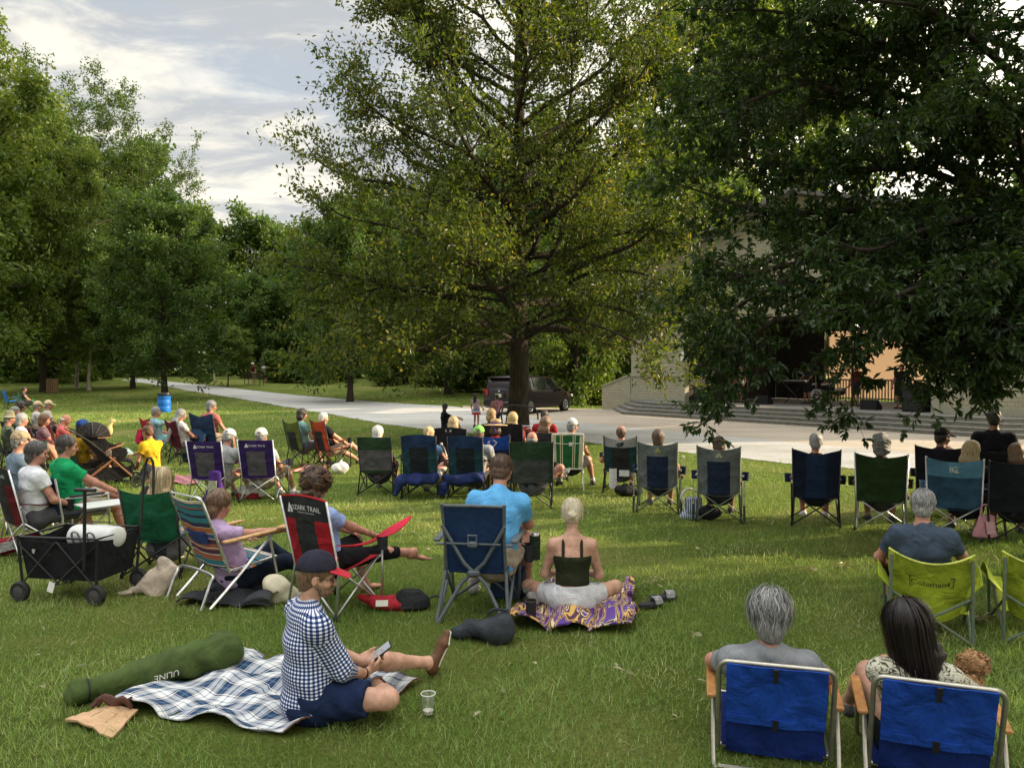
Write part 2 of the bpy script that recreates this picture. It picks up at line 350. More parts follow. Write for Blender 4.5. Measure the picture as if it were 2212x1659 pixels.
def make_grass():
    bands=[(2.2,4.2,13000,.050,.0040),(4.2,6.5,7500,.050,.0050),(6.5,9.5,3600,.050,.0066),(9.5,14,1700,.050,.0095),(14,20,560,.058,.014),(20,30,200,.06,.024),(30,50,60,.07,.045)]
    Vs=[];rn=[]
    for y0,y1,den,h,w in bands:
        n=int((y1-y0)*(y0+y1)*.70*den); y=np.sqrt(rng.uniform(y0*y0,y1*y1,n)); x=y*rng.uniform(-.70,.70,n)
        ok=~in_path(x,y)
        for (ex,ey,rx,ry) in NOGRASS: ok&=((x-ex)/rx)**2+((y-ey)/ry)**2>1
        ok&=~((x>4.2)&(y>22))
        # uneven turf: tufts and thin places
        t=.5+.25*np.sin(x*2.3+1.3*np.sin(y*1.7))+.25*np.sin(y*2.9+1.1*np.sin(x*2.1+2))
        t2=.5+.5*np.sin(x*.71+2.*np.sin(y*.53+.4))*np.sin(y*.83+1.7*np.sin(x*.47))
        wr_=np.zeros(n)
        for wx,wy,wr0 in WORN: wr_=np.maximum(wr_,np.clip(1.25-np.hypot((x-wx),(y-wy)*1.2)/wr0*(1+.25*np.sin(x*19+wx)*np.sin(y*17)),0,1))
        ok&=rng.random(n)<(.45+.55*t)*(.55+.45*t2)*(1-.72*wr_)
        x=x[ok];y=y[ok];t=t[ok];t2=t2[ok];wr_=wr_[ok]; n=len(x); z=gh(x,y)
        az=rng.uniform(0,2*PI,n); lean=np.abs(rng.normal(.78,.38,n)); hh=h*rng.lognormal(0,.38,n)*(.72+.5*t)
        ww=w*rng.uniform(.6,1.4,n); fx=rng.uniform(0,2*PI,n)
        b=np.stack([x,y,z-.004],1); s=np.stack([np.cos(fx),np.sin(fx),0*fx],1)*ww[:,None]/2
        tip=b+np.stack([np.cos(az)*np.sin(lean),np.sin(az)*np.sin(lean),np.cos(lean)],1)*hh[:,None]
        Vs.append(np.stack([b-s,b+s,tip],1)); rn.append(np.clip(rng.beta(2,2.6,n)*.8+.28*(1-t2)-.05+(rng.random(n)<.04)*.4+wr_*.35,0,1))
    V=np.concatenate(Vs).reshape(-1,3); n=len(V)//3
    m=leafmat('grass blade',[(0.,(.062,.118,.024)),(.35,(.158,.262,.060)),(.7,(.29,.395,.115)),(1.,(.54,.52,.30))],.35,(1.2,1.25,.6),.5,.5,.2)
    tag(obj('grass',mesh('grass',V,np.arange(3*n).reshape(-1,3),m,None,True,None,np.concatenate(rn))),'short mown lawn grass under the audience','grass',kind='stuff')
# ================================================================ trees
def barkm(col,name='bark'):
    m,nt,b,N,L=newmat(name); tc=N('ShaderNodeTexCoord'); mp=N('ShaderNodeMapping'); mp.inputs['Scale'].default_value=(9,9,1.6); L(tc.outputs['Object'],mp.inputs[0])
    n=N('ShaderNodeTexNoise'); n.inputs['Scale'].default_value=1.6; n.inputs['Detail'].default_value=8; n.inputs['Roughness'].default_value=.7; L(mp.outputs[0],n.inputs['Vector'])
    c=N('ShaderNodeValToRGB'); e=c.color_ramp.elements; e[0].position=.32; e[0].color=c4([v*.35 for v in col]); e[1].position=.68; e[1].color=c4([v*1.4 for v in col]); L(n.outputs['Fac'],c.inputs[0]); L(c.outputs[0],b.inputs['Base Color'])
    bp=N('ShaderNodeBump'); bp.inputs['Strength'].default_value=.9; bp.inputs['Distance'].default_value=.04; L(n.outputs['Fac'],bp.inputs['Height']); L(bp.outputs[0],b.inputs['Normal']); b.inputs['Roughness'].default_value=.95; b.inputs['Specular IOR Level'].default_value=.1; return m
def unit(a): return a/np.maximum(np.linalg.norm(a,axis=-1,keepdims=True),1e-9)
def tubes(P0,P1,r0,r1,n=4):
    "many straight tapered twigs at once"
    D=unit(P1-P0); U=np.where(np.abs(D[:,2:3])<.9,np.array([[0,0,1.]]),np.array([[1.,0,0]])); A=unit(np.cross(D,U)); B=np.cross(D,A)
    an=np.linspace(0,2*PI,n,endpoint=False); C=np.cos(an)[None,:,None]*A[:,None]+np.sin(an)[None,:,None]*B[:,None]
    k=len(P0); V=np.concatenate([P0[:,None]+C*np.reshape(r0,(-1,1,1)),P1[:,None]+C*np.reshape(r1,(-1,1,1))],1).reshape(-1,3)
    j=np.arange(n); q=np.stack([j,(j+1)%n,(j+1)%n+n,j+n],1); F=(np.arange(k)[:,None,None]*2*n+q[None]).reshape(-1,4); return V,F
def leaves(b,a,n,L,w,kind=0,fold=.18):
    "b base, a axis, n normal: returns V,F ; kind 0 = one quad, 1 = two-quad folded lobed leaf"
    s=unit(np.cross(a,n)); n=np.cross(s,a); L=L[:,None]; w=w[:,None]; k=len(b)
    if kind==0:
        m=b+a*L*.48+n*L*.06
        V=np.stack([b,m+s*w/2,b+a*L-n*L*.08,m-s*w/2],1).reshape(-1,3); return V,np.arange(4*k).reshape(-1,4)
    up=n*w*fold
    V=np.stack([b,b+a*L*.36+s*w*.40+up,b+a*L*.68+s*w*.52+up-n*L*.04,b+a*L-n*L*.14,b+a*L*.68-s*w*.52+up-n*L*.04,b+a*L*.36-s*w*.40+up],1).reshape(-1,3)
    q=np.array([[0,1,2,3],[0,3,4,5]]); return V,(np.arange(k)[:,None,None]*6+q[None]).reshape(-1,4)
def rvec(r,k): return unit(r.normal(size=(k,3)))
def leafy(r,P,D,Ln,nl,L,w,kind,spread,droop=.25,up=.55):
    "scatter nl leaves along each twig (P start, D dir, Ln length)"
    k=len(P); t=r.uniform(.12,1.05,(k,nl)); b=P[:,None]+D[:,None]*(Ln[:,None]*t)[...,None]+r.normal(size=(k,nl,3))*spread
    a=unit(D[:,None]*.55+rvec(r,k*nl).reshape(k,nl,3)*.95+np.array([0,0,-droop])); n=unit(rvec(r,k*nl).reshape(k,nl,3)*.8+np.array([0,0,up]))
    b=b.reshape(-1,3); a=a.reshape(-1,3); n=n.reshape(-1,3); m=len(b)
    V,F=leaves(b,a,n,L*r.uniform(.65,1.2,m),w*r.uniform(.7,1.2,m),kind); rn=np.clip(r.normal(.5,.22,m),0,1)
    return V,F,(np.repeat(rn,2) if kind else rn)
def grow(r,limbs,m2,l2,m3,l3,flat=.5,start=.22,upb=.15,rt=.3):
    "limbs: list of (polyline, r0, r1); returns sub-branches and twigs"
    P2=[];D2=[];L2=[];R2=[]
    for pl,r0,r1 in limbs:
        pl=np.asarray(pl); seg=np.linalg.norm(np.diff(pl,axis=0),axis=1); cum=np.concatenate([[0],np.cumsum(seg)]); tot=cum[-1]
        k=max(3,int(m2*tot)); t=np.sort(r.uniform(start,1.,k)); s=t*tot
        p=np.stack([np.interp(s,cum,pl[:,c]) for c in range(3)],1); q=np.stack([np.interp(np.minimum(s+.1*tot,tot+0),cum,pl[:,c])-np.interp(np.maximum(s-.1*tot,0),cum,pl[:,c]) for c in range(3)],1); d=unit(q)
        rv=rvec(r,k); rv[:,2]*=flat; lat=unit(rv-d*(rv*d).sum(1,keepdims=True)); an=r.uniform(.5,1.25,k)[:,None]
        dd=unit(d*np.cos(an)+lat*np.sin(an)+np.array([0,0,upb])); dd[-1]=d[-1]
        P2.append(p);D2.append(dd); L2.append(np.minimum(l2,.55*tot+.2)*r.uniform(.5,1.1,k)*(1.15-.6*t)); R2.append(np.interp(t,[0,1],[r0,r1])*.5)
    P2=np.concatenate(P2);D2=np.concatenate(D2);L2=np.concatenate(L2);R2=np.concatenate(R2)
    k=len(P2); t=r.uniform(.15,1.,(k,m3)); p=P2[:,None]+D2[:,None]*(L2[:,None]*t)[...,None]
    rv=rvec(r,k*m3).reshape(k,m3,3); rv[...,2]*=flat+.25; d3=unit(D2[:,None]*.75+rv*.9+np.array([0,0,upb])); l3_=l3*r.uniform(.45,1.15,(k,m3))
    return (P2,D2,L2,R2),(p.reshape(-1,3),d3.reshape(-1,3),l3_.ravel())
def limb(r,s,az,el,L,bend=.25,jit=.06,k=7):
    p=np.array(s,float); out=[p.copy()]; 
    for i in range(k):
        e=el+bend*(i/k); d=np.array([math.cos(az)*math.cos(e),math.sin(az)*math.cos(e),math.sin(e)])+r.normal(size=3)*jit*2
        az+=r.normal()*jit; p=p+nrm(d)*L/k; out.append(p.copy())
    return np.array(out)
def tree_meshes(name,seed,H,Rmax,tr,z0,nl,prof,leafL,leafW,nleaf,m2=2.,l2=1.8,m3=6,l3=.7,kind=0,lm=None,bm=None,bend=.2,el=(0.,1.1),spread=.05,extra=(),flat=.5,droop=.25,lean=(0,0),open_=0.,twigs=True):
    r=np.random.default_rng(seed); z=np.linspace(0,H*.97,14)
    tx=np.cumsum(r.normal(0,.012*H/14*2,14))+lean[0]*(z/H)**1.3; ty=np.cumsum(r.normal(0,.012*H/14*2,14))+lean[1]*(z/H)**1.3
    T=np.stack([tx-tx[0],ty-ty[0],z],1); rad=tr*(1-(z/H)*.93)**.9; rad[0]*=1.35; T=np.concatenate([T[:1]-[0,0,.3],T]); rad=np.concatenate([[tr*1.6],rad])
    m=MB(); m.tube(T,list(rad),12,smooth_pts=2); tm=mesh(name+'_trunk',m.v,m.f,bm)
    limbs=[]; az=r.uniform(0,6.28)
    for i in range(nl):
        f=((i+.3*r.random())/nl)**.9; zz=z0+(H*.96-z0)*f; s=[np.interp(zz,z,T[1:,0]),np.interp(zz,z,T[1:,1]),zz]
        e=el[0]+(el[1]-el[0])*f+r.normal()*.1; Rr=Rmax*prof(f)*r.uniform(.75,1.12)*(1-open_*r.random()); az+=2.4+r.normal()*.25
        r0=max(.025,float(np.interp(zz,z,rad[1:]))*.55); limbs.append((limb(r,s,az,e,Rr/max(.35,math.cos(e+bend*.5)),bend),r0,.012))
    limbs+=list(extra); mb=MB()
    for pl,r0,r1 in limbs: mb.tube(pl,[r0,r0*.6,r1],6,smooth_pts=2)
    (P2,D2,L2,R2),(P3,D3,L3)=grow(r,limbs,m2,l2,m3,l3,flat)
    V,F=tubes(P2,P2+D2*L2[:,None],np.clip(R2,.006,.03),np.full(len(P2),.004)); fv=[np.array(mb.v),V]; ff=[np.array(mb.f[:0]).reshape(0,4)]
    o=len(mb.v); FL=[list(x) for x in mb.f]+[[int(q) for q in x] for x in (F+o)]
    if twigs:
        V3,F3=tubes(P3,P3+D3*L3[:,None],np.full(len(P3),.005),np.full(len(P3),.002),3); FL+= [[int(q) for q in x] for x in (F3+o+len(V))]; fv.append(V3)
    brm=mesh(name+'_branches',np.concatenate(fv),FL,bm)
    LV,LF,LR=leafy(r,P3,D3,L3,nleaf,leafL,leafW,kind,spread,droop)
    crm=mesh(name+'_crown',LV,LF,lm,None,False,None,LR); return tm,brm,crm
def put_tree(meshes,label,loc,yaw=0,scale=1.,group=None,name='tree',sz=None,cat='tree'):
    t=root(name,label,cat,loc,yaw,group,scale)
    if sz: t.scale=(scale*sz[0],scale*sz[0],scale*sz[1])
    for n,me in zip(('trunk','branches','crown'),meshes): obj(n,me,t)
    return t
B_DARK=barkm((.055,.044,.035)); B_MID=barkm((.13,.10,.075)); B_PALE=barkm((.36,.31,.24))
L_OAK=leafmat('oak leaf',[(0.,(.022,.038,.008)),(.4,(.050,.080,.015)),(.75,(.098,.125,.025)),(1.,(.20,.175,.04))],.48,(1.8,1.75,.5))
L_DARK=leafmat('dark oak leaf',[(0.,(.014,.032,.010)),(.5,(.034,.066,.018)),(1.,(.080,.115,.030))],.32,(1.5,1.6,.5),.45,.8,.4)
L_BRIGHT=leafmat('bright leaf',[(0.,(.045,.085,.015)),(.5,(.100,.155,.030)),(1.,(.19,.22,.05))],.45,(1.4,1.4,.5))
L_GREEN=leafmat('deep green leaf',[(0.,(.030,.064,.016)),(.5,(.068,.122,.030)),(1.,(.145,.19,.045))],.45,(1.4,1.5,.5))
L_LOC=leafmat('locust leaf',[(0.,(.028,.056,.010)),(.5,(.055,.095,.018)),(1.,(.11,.15,.03))],.42,(1.4,1.5,.5))
oakprof=lambda f: (.86+.14*math.sin(f*2.6))*(1-f**2.2*.80)
ball=lambda f: (max(0.,1-(2*f-.75)**2/1.6))**.5
cone=lambda f: 1.02-.85*f
egg=lambda f: max(.15,math.sin(PI*min(1,.18+f*.85)))
# --- the oak in the middle of the lawn
mt=gp(1117,946); MT=mt
def off(pl,base): return np.asarray(pl)-base
def pxl(base,*pts):
    return off(spline(np.array([at(*p) for p in pts]),4),base)
ex=[(pxl(mt,(1140,560,22.4),(1000,450,22.),(860,400,21.6),(760,385,21.3),(690,350,21.),(655,300,20.8)),.07,.01),
    (pxl(mt,(1140,520,22.4),(980,380,22.),(850,270,21.6),(790,220,21.3),(745,165,21.)),.07,.01),
    (pxl(mt,(1140,640,22.4),(1020,560,21.5),(880,500,21.),(750,470,20.6),(700,440,20.4)),.07,.01),
    (pxl(mt,(1140,700,22.4),(1000,650,21.4),(850,620,20.8),(740,650,20.2),(660,690,20.)),.07,.01),
    (pxl(mt,(1130,720,22.4),(1250,600,21.2),(1380,590,20.4),(1500,640,20.)),.07,.01),
    (pxl(mt,(1120,740,22.4),(1030,700,20.5),(940,740,19.),(860,770,18.4)),.06,.01),
    (pxl(mt,(1130,735,22.4),(1220,690,20.4),(1330,720,19.2),(1430,770,18.6)),.06,.01),
    (pxl(mt,(1135,700,22.4),(1270,660,21.),(1400,690,20.),(1500,760,19.4)),.06,.01),
    (pxl(mt,(1140,600,22.4),(1290,520,21.),(1430,500,20.),(1540,560,19.6)),.06,.01),
    (pxl(mt,(1140,650,22.4),(1260,640,24.),(1400,620,25.),(1520,680,25.5)),.06,.01),
    (pxl(mt,(1140,660,22.4),(1010,640,23.5),(880,640,24.),(740,700,24.5)),.06,.01),
    (pxl(mt,(1135,720,22.4),(1000,720,22.),(860,700,21.6),(700,760,21.)),.06,.01),
    (pxl(mt,(1140,420,22.4),(1010,220,22.),(900,90,21.6),(800,-20,21.4)),.07,.01),
    (pxl(mt,(1150,640,22.4),(1260,420,21.8),(1380,280,21.),(1470,160,20.5)),.08,.01),
    (pxl(mt,(1128,745,22.4),(1095,600,22.),(1085,420,21.6),(1120,200,21.5)),.10,.015),
    (pxl(mt,(1145,560,22.4),(1205,380,22.2),(1235,180,22.),(1225,0,22.)),.10,.015)]
put_tree(tree_meshes('oak',11,15.5,6.4,.30,2.4,52,oakprof,.160,.066,12,3.5,1.8,8,.75,0,L_OAK,B_DARK,.30,(-.12,1.15),.08,ex,.5),'tall spreading oak standing alone on the lawn before the minivan',mt,0,1,None,'oak_tree')
# --- the near oak whose branches hang in from the right
nt_=np.array([7.15,9.3,0.])
D=8.6
def near_oak():
    r=np.random.default_rng(5)
    T=off(np.array([[7.15,9.3,-.3],[7.12,9.3,.0],[6.95,9.3,1.4],[6.72,9.3,2.8],[6.45,9.25,4.2],[6.3,9.2,6.],[6.4,9.3,9.],[6.5,9.3,12.]]),nt_)
    m=MB(); m.tube(T,[.46,.34,.29,.27,.24,.19,.11,.03],14,smooth_pts=4); t=root('oak_tree','dark oak at the right edge with long low branches hanging over the view','tree',nt_)
    obj('trunk',mesh('near_trunk',m.v,m.f,B_DARK),t)
    L=[]
    def b(r0,*p): L.append((pxl(nt_,*p),r0,.007))
    b(.085,(2230,480,9.2),(2100,390,9.),(1985,308,8.8),(1836,212,8.6),(1747,175,8.4),(1700,110,8.2))
    b(.03,(1752,177,8.4),(1650,208,8.3),(1545,250,8.2),(1480,255,8.1))
    b(.05,(2210,240,9.2),(2060,170,8.7),(1900,90,8.3),(1700,30,8.),(1540,20,7.9))
    b(.05,(2215,120,9.2),(2050,40,8.9),(1850,-40,8.5),(1600,-60,8.2))
    b(.06,(2240,480,9.2),(2080,400,8.9),(1960,362,8.7),(1820,375,8.5),(1700,360,8.4),(1560,330,8.3))
    b(.06,(2240,560,9.2),(2060,480,8.8),(1850,455,8.5),(1680,462,8.3),(1560,430,8.2),(1470,400,8.1))
    b(.06,(2245,620,9.2),(2050,560,8.6),(1880,550,8.3),(1720,570,8.1),(1590,600,7.9),(1500,630,7.9))
    b(.06,(2250,660,9.2),(2080,620,8.4),(1900,640,8.),(1760,680,7.9),(1660,700,7.8),(1600,780,7.8),(1560,850,7.8))
    b(.05,(2250,680,9.2),(2100,670,8.2),(1960,680,7.8),(1880,690,7.6),(1845,760,7.55),(1842,860,7.5))
    b(.05,(2255,700,9.2),(2150,690,8.),(2080,670,7.5),(2030,700,7.3),(2050,730,7.2))
    b(.05,(2255,700,9.2),(2180,710,7.8),(2140,690,7.1),(2090,730,6.9),(2040,790,6.8))
    b(.05,(2260,700,9.2),(2230,740,7.6),(2210,720,7.),(2180,755,6.8),(2140,780,6.7))
    b(.05,(2230,420,9.2),(2150,300,8.),(2020,250,7.4),(1900,270,7.1))
    b(.05,(2235,500,9.2),(2120,470,7.9),(1990,500,7.2),(1880,540,6.9),(1800,520,6.8))
    b(.05,(2240,560,9.2),(2140,570,7.8),(2040,600,7.),(1930,640,6.7),(1840,670,6.6))
    b(.05,(2215,60,9.4),(2050,60,9.2),(1880,150,9.),(1720,120,8.9),(1600,170,8.8),(1520,150,8.8))
    b(.05,(2215,300,9.4),(2080,250,9.6),(1900,200,9.8),(1720,250,10.),(1580,200,10.2),(1490,240,10.3))
    b(.05,(2245,660,9.2),(2120,660,8.),(2010,710,7.6),(1950,770,7.5),(1985,815,7.4))
    b(.05,(2255,690,9.2),(2200,730,7.4),(2150,760,7.),(2100,810,6.9),(2060,830,6.9))
    b(.05,(2240,560,9.3),(2060,560,9.3),(1850,600,9.2),(1680,620,9.1),(1570,680,9.),(1510,740,8.9))
    b(.05,(2240,500,9.3),(2060,480,9.5),(1850,520,9.6),(1680,560,9.7),(1560,600,9.8))
    b(.05,(2225,200,9.2),(2120,100,8.),(2000,20,7.4),(1850,0,7.1))
    b(.05,(2225,330,9.2),(2100,240,10.),(1950,150,10.6),(1780,90,11.2),(1640,110,11.6))
    b(.05,(2235,560,9.2),(2090,520,10.),(1900,490,10.8),(1740,500,11.4),(1600,500,11.6))
    b(.05,(2240,640,9.2),(2080,680,10.),(1920,650,10.6),(1800,650,11.))
    b(.04,(2230,460,9.2),(2210,350,7.8),(2190,250,7.),(2120,180,6.6))
    b(.04,(2240,600,9.2),(2220,560,7.6),(2170,560,6.8),(2080,600,6.4))
    b(.04,(2240,640,9.2),(2230,640,7.6),(2190,660,6.8),(2120,680,6.3))
    for k in range(26):   # the rest of the crown, out of frame to the right and above
        az=R_(-110+r.uniform(0,150)); z=2.9+9*r.random(); L.append((limb(r,[float(np.interp(z,T[:,2],T[:,0])),0,z],az,.1+.8*(z/12),r.uniform(3.8,6.)*(1.1-z/18),.2),.05,.01))
    for k in range(18):   # unseen high limbs added overhead to deepen the shade on the right
        az=R_(70+r.uniform(0,200)); z=7.6+4*r.random(); L.append((limb(r,[float(np.interp(z,T[:,2],T[:,0])),0,z],az,.12,r.uniform(4.,6.5),.1),.05,.01))
    mb=MB()
    for pl,r0,r1 in L: mb.tube(pl,[r0,r0*.7,r0*.45,r1],7,smooth_pts=2)
    (P2,D2,L2,R2),(P3,D3,L3)=grow(r,L,8.,.72,8,.30,.38,.2,.03)
    V,F=tubes(P2,P2+D2*L2[:,None],np.clip(R2,.004,.014),np.full(len(P2),.003)); V3,F3=tubes(P3,P3+D3*L3[:,None],np.full(len(P3),.0035),np.full(len(P3),.0018),3)
    o=len(mb.v); FL=[list(x) for x in mb.f]+[[int(q) for q in x] for x in (F+o)]+[[int(q) for q in x] for x in (F3+o+len(V))]
    obj('branches',mesh('near_branches',np.concatenate([np.array(mb.v),V,V3]),FL,B_DARK),t)
    # rosettes of leaves at each twig end, plus some along it
    k=len(P3); nl=15; tip=P3+D3*L3[:,None]; tt=np.where(r.random((k,nl))<.62,r.uniform(.85,1.,(k,nl)),r.uniform(.2,.85,(k,nl)))
    b_=P3[:,None]+D3[:,None]*(L3[:,None]*tt)[...,None]; a=unit(D3[:,None]*.7+rvec(r,k*nl).reshape(k,nl,3)*.9+np.array([0,0,-.22])); n=unit(rvec(r,k*nl).reshape(k,nl,3)*.5+np.array([0,0,.8]))
    b_=b_.reshape(-1,3);a=a.reshape(-1,3);n=n.reshape(-1,3);q=len(b_)
    LV,LF=leaves(b_,a,n,.094*r.uniform(.5,1.2,q),.032*r.uniform(.7,1.2,q),1); LR=np.repeat(np.clip(r.normal(.45,.2,q),0,1),2)
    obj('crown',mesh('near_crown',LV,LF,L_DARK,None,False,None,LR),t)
near_oak()
# --- trees along the far lawn and the woods behind
SH={}
def proto(k):
    if k in SH: return SH[k]
    if k=='broad': a=tree_meshes('broad',21,18,6.8,.36,2.8,44,ball,.36,.17,15,2.2,2.4,7,1.,0,L_BRIGHT,B_DARK,.25,(-.05,1.05),.2)
    if k=='dark': a=tree_meshes('darkoak',22,14,4.9,.24,2.0,46,egg,.30,.13,15,2.6,1.9,7,.85,0,L_GREEN,B_DARK,.25,(-.15,1.1),.14)
    if k=='wood': a=tree_meshes('wood',23,16,5.6,.28,.6,36,ball,.5,.30,14,2.,2.4,6,1.2,0,L_GREEN,B_DARK,.25,(-.3,1.0),.3,twigs=False)
    if k=='wood2': a=tree_meshes('wood2',24,15,5.2,.26,.5,36,egg,.46,.27,14,2.,2.2,6,1.1,0,L_BRIGHT,B_DARK,.25,(-.3,1.0),.28,twigs=False)
    if k=='locust': a=tree_meshes('locust',25,19,5.2,.26,9.,15,ball,.27,.11,11,1.9,1.7,7,.9,0,L_LOC,B_DARK,.5,(.2,1.0),.14,(),.3,open_=.3,lean=(1.2,0))
    if k=='birch': a=tree_meshes('birch',26,11,3.2,.20,3.6,26,ball,.3,.15,15,2.4,1.4,7,.8,0,L_BRIGHT,B_PALE,.2,(-.1,1.),.14,lean=(.8,0))
    if k=='small': a=tree_meshes('small',27,5.6,2.1,.07,2.2,30,ball,.2,.10,14,4.,1.,6,.5,0,L_BRIGHT,B_DARK,.2,(.0,1.),.1,lean=(.3,0))
    if k=='shrub': a=tree_meshes('shrub',28,1.9,1.6,.05,.1,26,lambda f:1.-.5*f,.24,.13,14,4.5,.9,7,.45,0,L_BRIGHT,B_DARK,.3,(.1,1.2),.1,twigs=False)
    SH[k]=a; return a
def tree_at(k,px,dep,label,top=None,sc=1.,yaw=None,group=None,sz=None,name='tree',cat='tree',H0={'broad':18,'dark':14,'wood':16,'wood2':15,'locust':19,'birch':11,'small':5.6,'shrub':1.9}):
    l=gx(px,dep)
    if top is not None: sc=((HZ-top)*dep/FPX+CAMZ-l[2])/H0[k]
    return put_tree(proto(k),label,l,random.uniform(0,6.28) if yaw is None else yaw,sc,group,name,sz,cat)
tree_at('broad',-150,44,'huge bright leafy tree filling the left edge of the view',195,yaw=1.,sz=(.98,1))
tree_at('broad',95,52,'bright leafy tree behind the huge one at the left edge',400,yaw=2.,sz=(.85,1))
tree_at('dark',356,45.5,'dark green tree with a straight trunk behind the blue barrel',462,yaw=.4,name='oak_tree')
tree_at('dark',287,55,'slim trunked tree half hidden behind the dark green one left of the path',560,yaw=2.2)
tree_at('birch',192,53,'leaning tree with a sunlit pale trunk beside the wooden bin',610,yaw=.2)
tree_at('birch',166,56,'pale leaning trunk just left of the sunlit one',640,yaw=.6)
tree_at('locust',170,72,'tall airy tree behind the left trees with the widest crown against the sky',290,yaw=.1,sz=(1.1,1))
tree_at('locust',335,78,'thin airy tree with a bent bare trunk, right of the taller airy one',350,yaw=2.6)
tree_at('locust',60,76,'airy tree peeking over the far left crown',300,yaw=4.)
tree_at('small',492,57,'small young tree with a thin trunk left of the park bench',735,yaw=.3,sz=(1.25,1))
tree_at('dark',756,44,'dark tree across the path left of the minivan, its trunk alone on the grass',470,yaw=3.6,name='oak_tree')
tree_at('dark',968,50,'dark tree across the path directly behind the small children',430,yaw=5.)
tree_at('wood2',1244,42.5,'tree rising right behind the front of the minivan',470,yaw=.9,sz=(.8,1))
tree_at('wood2',1430,50,'sunlit yellow green tree beside the left end of the stage',330,yaw=1.9)
tree_at('broad',1610,58,'tall sunlit yellow green tree rising behind the stage house',130,yaw=2.4)
tree_at('wood',1150,60,'dense tree in the woods behind the minivan',380,yaw=2.9)
W=[('wood',-80,64,330),('wood2',120,62,420),('wood',60,80,300),('wood',260,84,330),('wood2',420,88,400),('wood',560,92,460),('wood2',640,74,470),('wood',560,70,560),('wood2',700,84,440),('wood',800,72,430),('wood2',880,62,520),('wood',960,78,400),('wood',1060,66,420),('wood2',1180,86,360),('wood',1330,70,420),('wood2',1300,60,560),('wood',1560,76,470),('wood2',1700,84,520),('wood',1860,80,560),('wood2',2010,72,500),('wood',2160,66,440),('wood2',2330,60,380)]
for n,(k,px,dp,tp) in enumerate(W):
    tp+=70 if px<1000 else 30
    tree_at(k,px,dp,'one of the leafy trees massed together in the woods behind the park',tp,yaw=n*1.7,group='trees of the woods behind')
for n,(px,dp,tp) in enumerate([(600,62,796),(640,61,800),(690,60,802),(735,63,800),(830,58,806),(1010,52,812),(880,60,802),(250,74,800),(90,62,795),(220,66,800),(430,74,806),(1270,44,826),(1200,47,815),(930,57,806),(1080,52,812),(580,66,800)]):
    tree_at('shrub',px,dp,'one of the green shrubs growing along the edge of the woods',tp,yaw=n*1.3,group='shrubs along the woods',name='shrub',cat='shrub',sz=(1.3,1))
# unseen trees added right of the frame to shade the lawn
for n,(x,y,s) in enumerate([(20,6.5,.95),(16,-1.5,.9)]):
    put_tree(proto('broad'),'unseen leafy tree added outside the right edge to shade the lawn',(x,y,0),n*2.,s,'unseen trees added for shade')
# ================================================================ bodies: one smooth surface from blended round volumes
def RC(a,b,ra,rb,k=.03,clip=0,sub=False): return ('rc',np.array(a,float),np.array(b,float),ra,rb,k,clip,sub)
def EL(c,r,R=None,k=.02,sub=False): return ('el',np.array(c,float),np.array(r,float),R,0,k,0,sub)
def EC(a,b,ra,rb,lat,k=.03,cap=.5,clip=0): return ('ec',np.array(a,float),np.array(b,float),ra,rb,k,clip,False,np.array(lat,float),cap)
def PLN(p,n): return ('pl',np.array(p,float),nrm(n),0,0,0,0,True)
def pbox(p):
    if p[0]=='rc' : r=max(p[3],p[4]); return np.minimum(p[1],p[2])-r,np.maximum(p[1],p[2])+r
    if p[0]=='ec': r=max(*p[3],*p[4])*1.05; return np.minimum(p[1],p[2])-r,np.maximum(p[1],p[2])+r
    r=np.max(p[2]) if p[3] is not None else p[2]; return p[1]-r,p[1]+r
def pdist(p,X,Y,Z):
    if p[0]=='pl': n=p[2]; return -((X-p[1][0])*n[0]+(Y-p[1][1])*n[1]+(Z-p[1][2])*n[2])
    if p[0]=='rc':
        a,b=p[1],p[2]; d=b-a; l2=max(d@d,1e-9); x=X-a[0];y=Y-a[1];z=Z-a[2]
        t0=(x*d[0]+y*d[1]+z*d[2])/l2; t=np.clip(t0,0,1); r=np.sqrt((x-t*d[0])**2+(y-t*d[1])**2+(z-t*d[2])**2)-(p[3]+t*(p[4]-p[3]))
        if p[6]&1: r=np.maximum(r,(t0-1)*math.sqrt(l2))
        if p[6]&2: r=np.maximum(r,-t0*math.sqrt(l2))
        return r
    if p[0]=='el':
        x=X-p[1][0];y=Y-p[1][1];z=Z-p[1][2]
        if p[3] is not None: R=p[3]; x,y,z=[x*R[0,i]+y*R[1,i]+z*R[2,i] for i in range(3)]
        r=p[2]; k0=np.sqrt((x/r[0])**2+(y/r[1])**2+(z/r[2])**2); k1=np.sqrt((x/r[0]**2)**2+(y/r[1]**2)**2+(z/r[2]**2)**2)
        return k0*(k0-1)/np.maximum(k1,1e-6)
    a,b=p[1],p[2]; w=b-a; l=np.linalg.norm(w); w=w/l; la=p[8]-w*(p[8]@w); la=la/np.linalg.norm(la); f=np.cross(w,la)
    x=X-a[0];y=Y-a[1];z=Z-a[2]; u=x*la[0]+y*la[1]+z*la[2]; v=x*f[0]+y*f[1]+z*f[2]; h=x*w[0]+y*w[1]+z*w[2]
    t=np.clip(h/l,0,1); rx=p[3][0]+t*(p[4][0]-p[3][0]); ry=p[3][1]+t*(p[4][1]-p[3][1]); ex=h-t*l; m=np.minimum(rx,ry); rz=np.minimum(rx,ry)*p[9]*2
    d=(np.sqrt((u/rx)**2+(v/ry)**2+(ex/rz)**2)-1)*m
    if p[6]&1: d=np.maximum(d,h-l)
    if p[6]&2: d=np.maximum(d,-h)
    return d
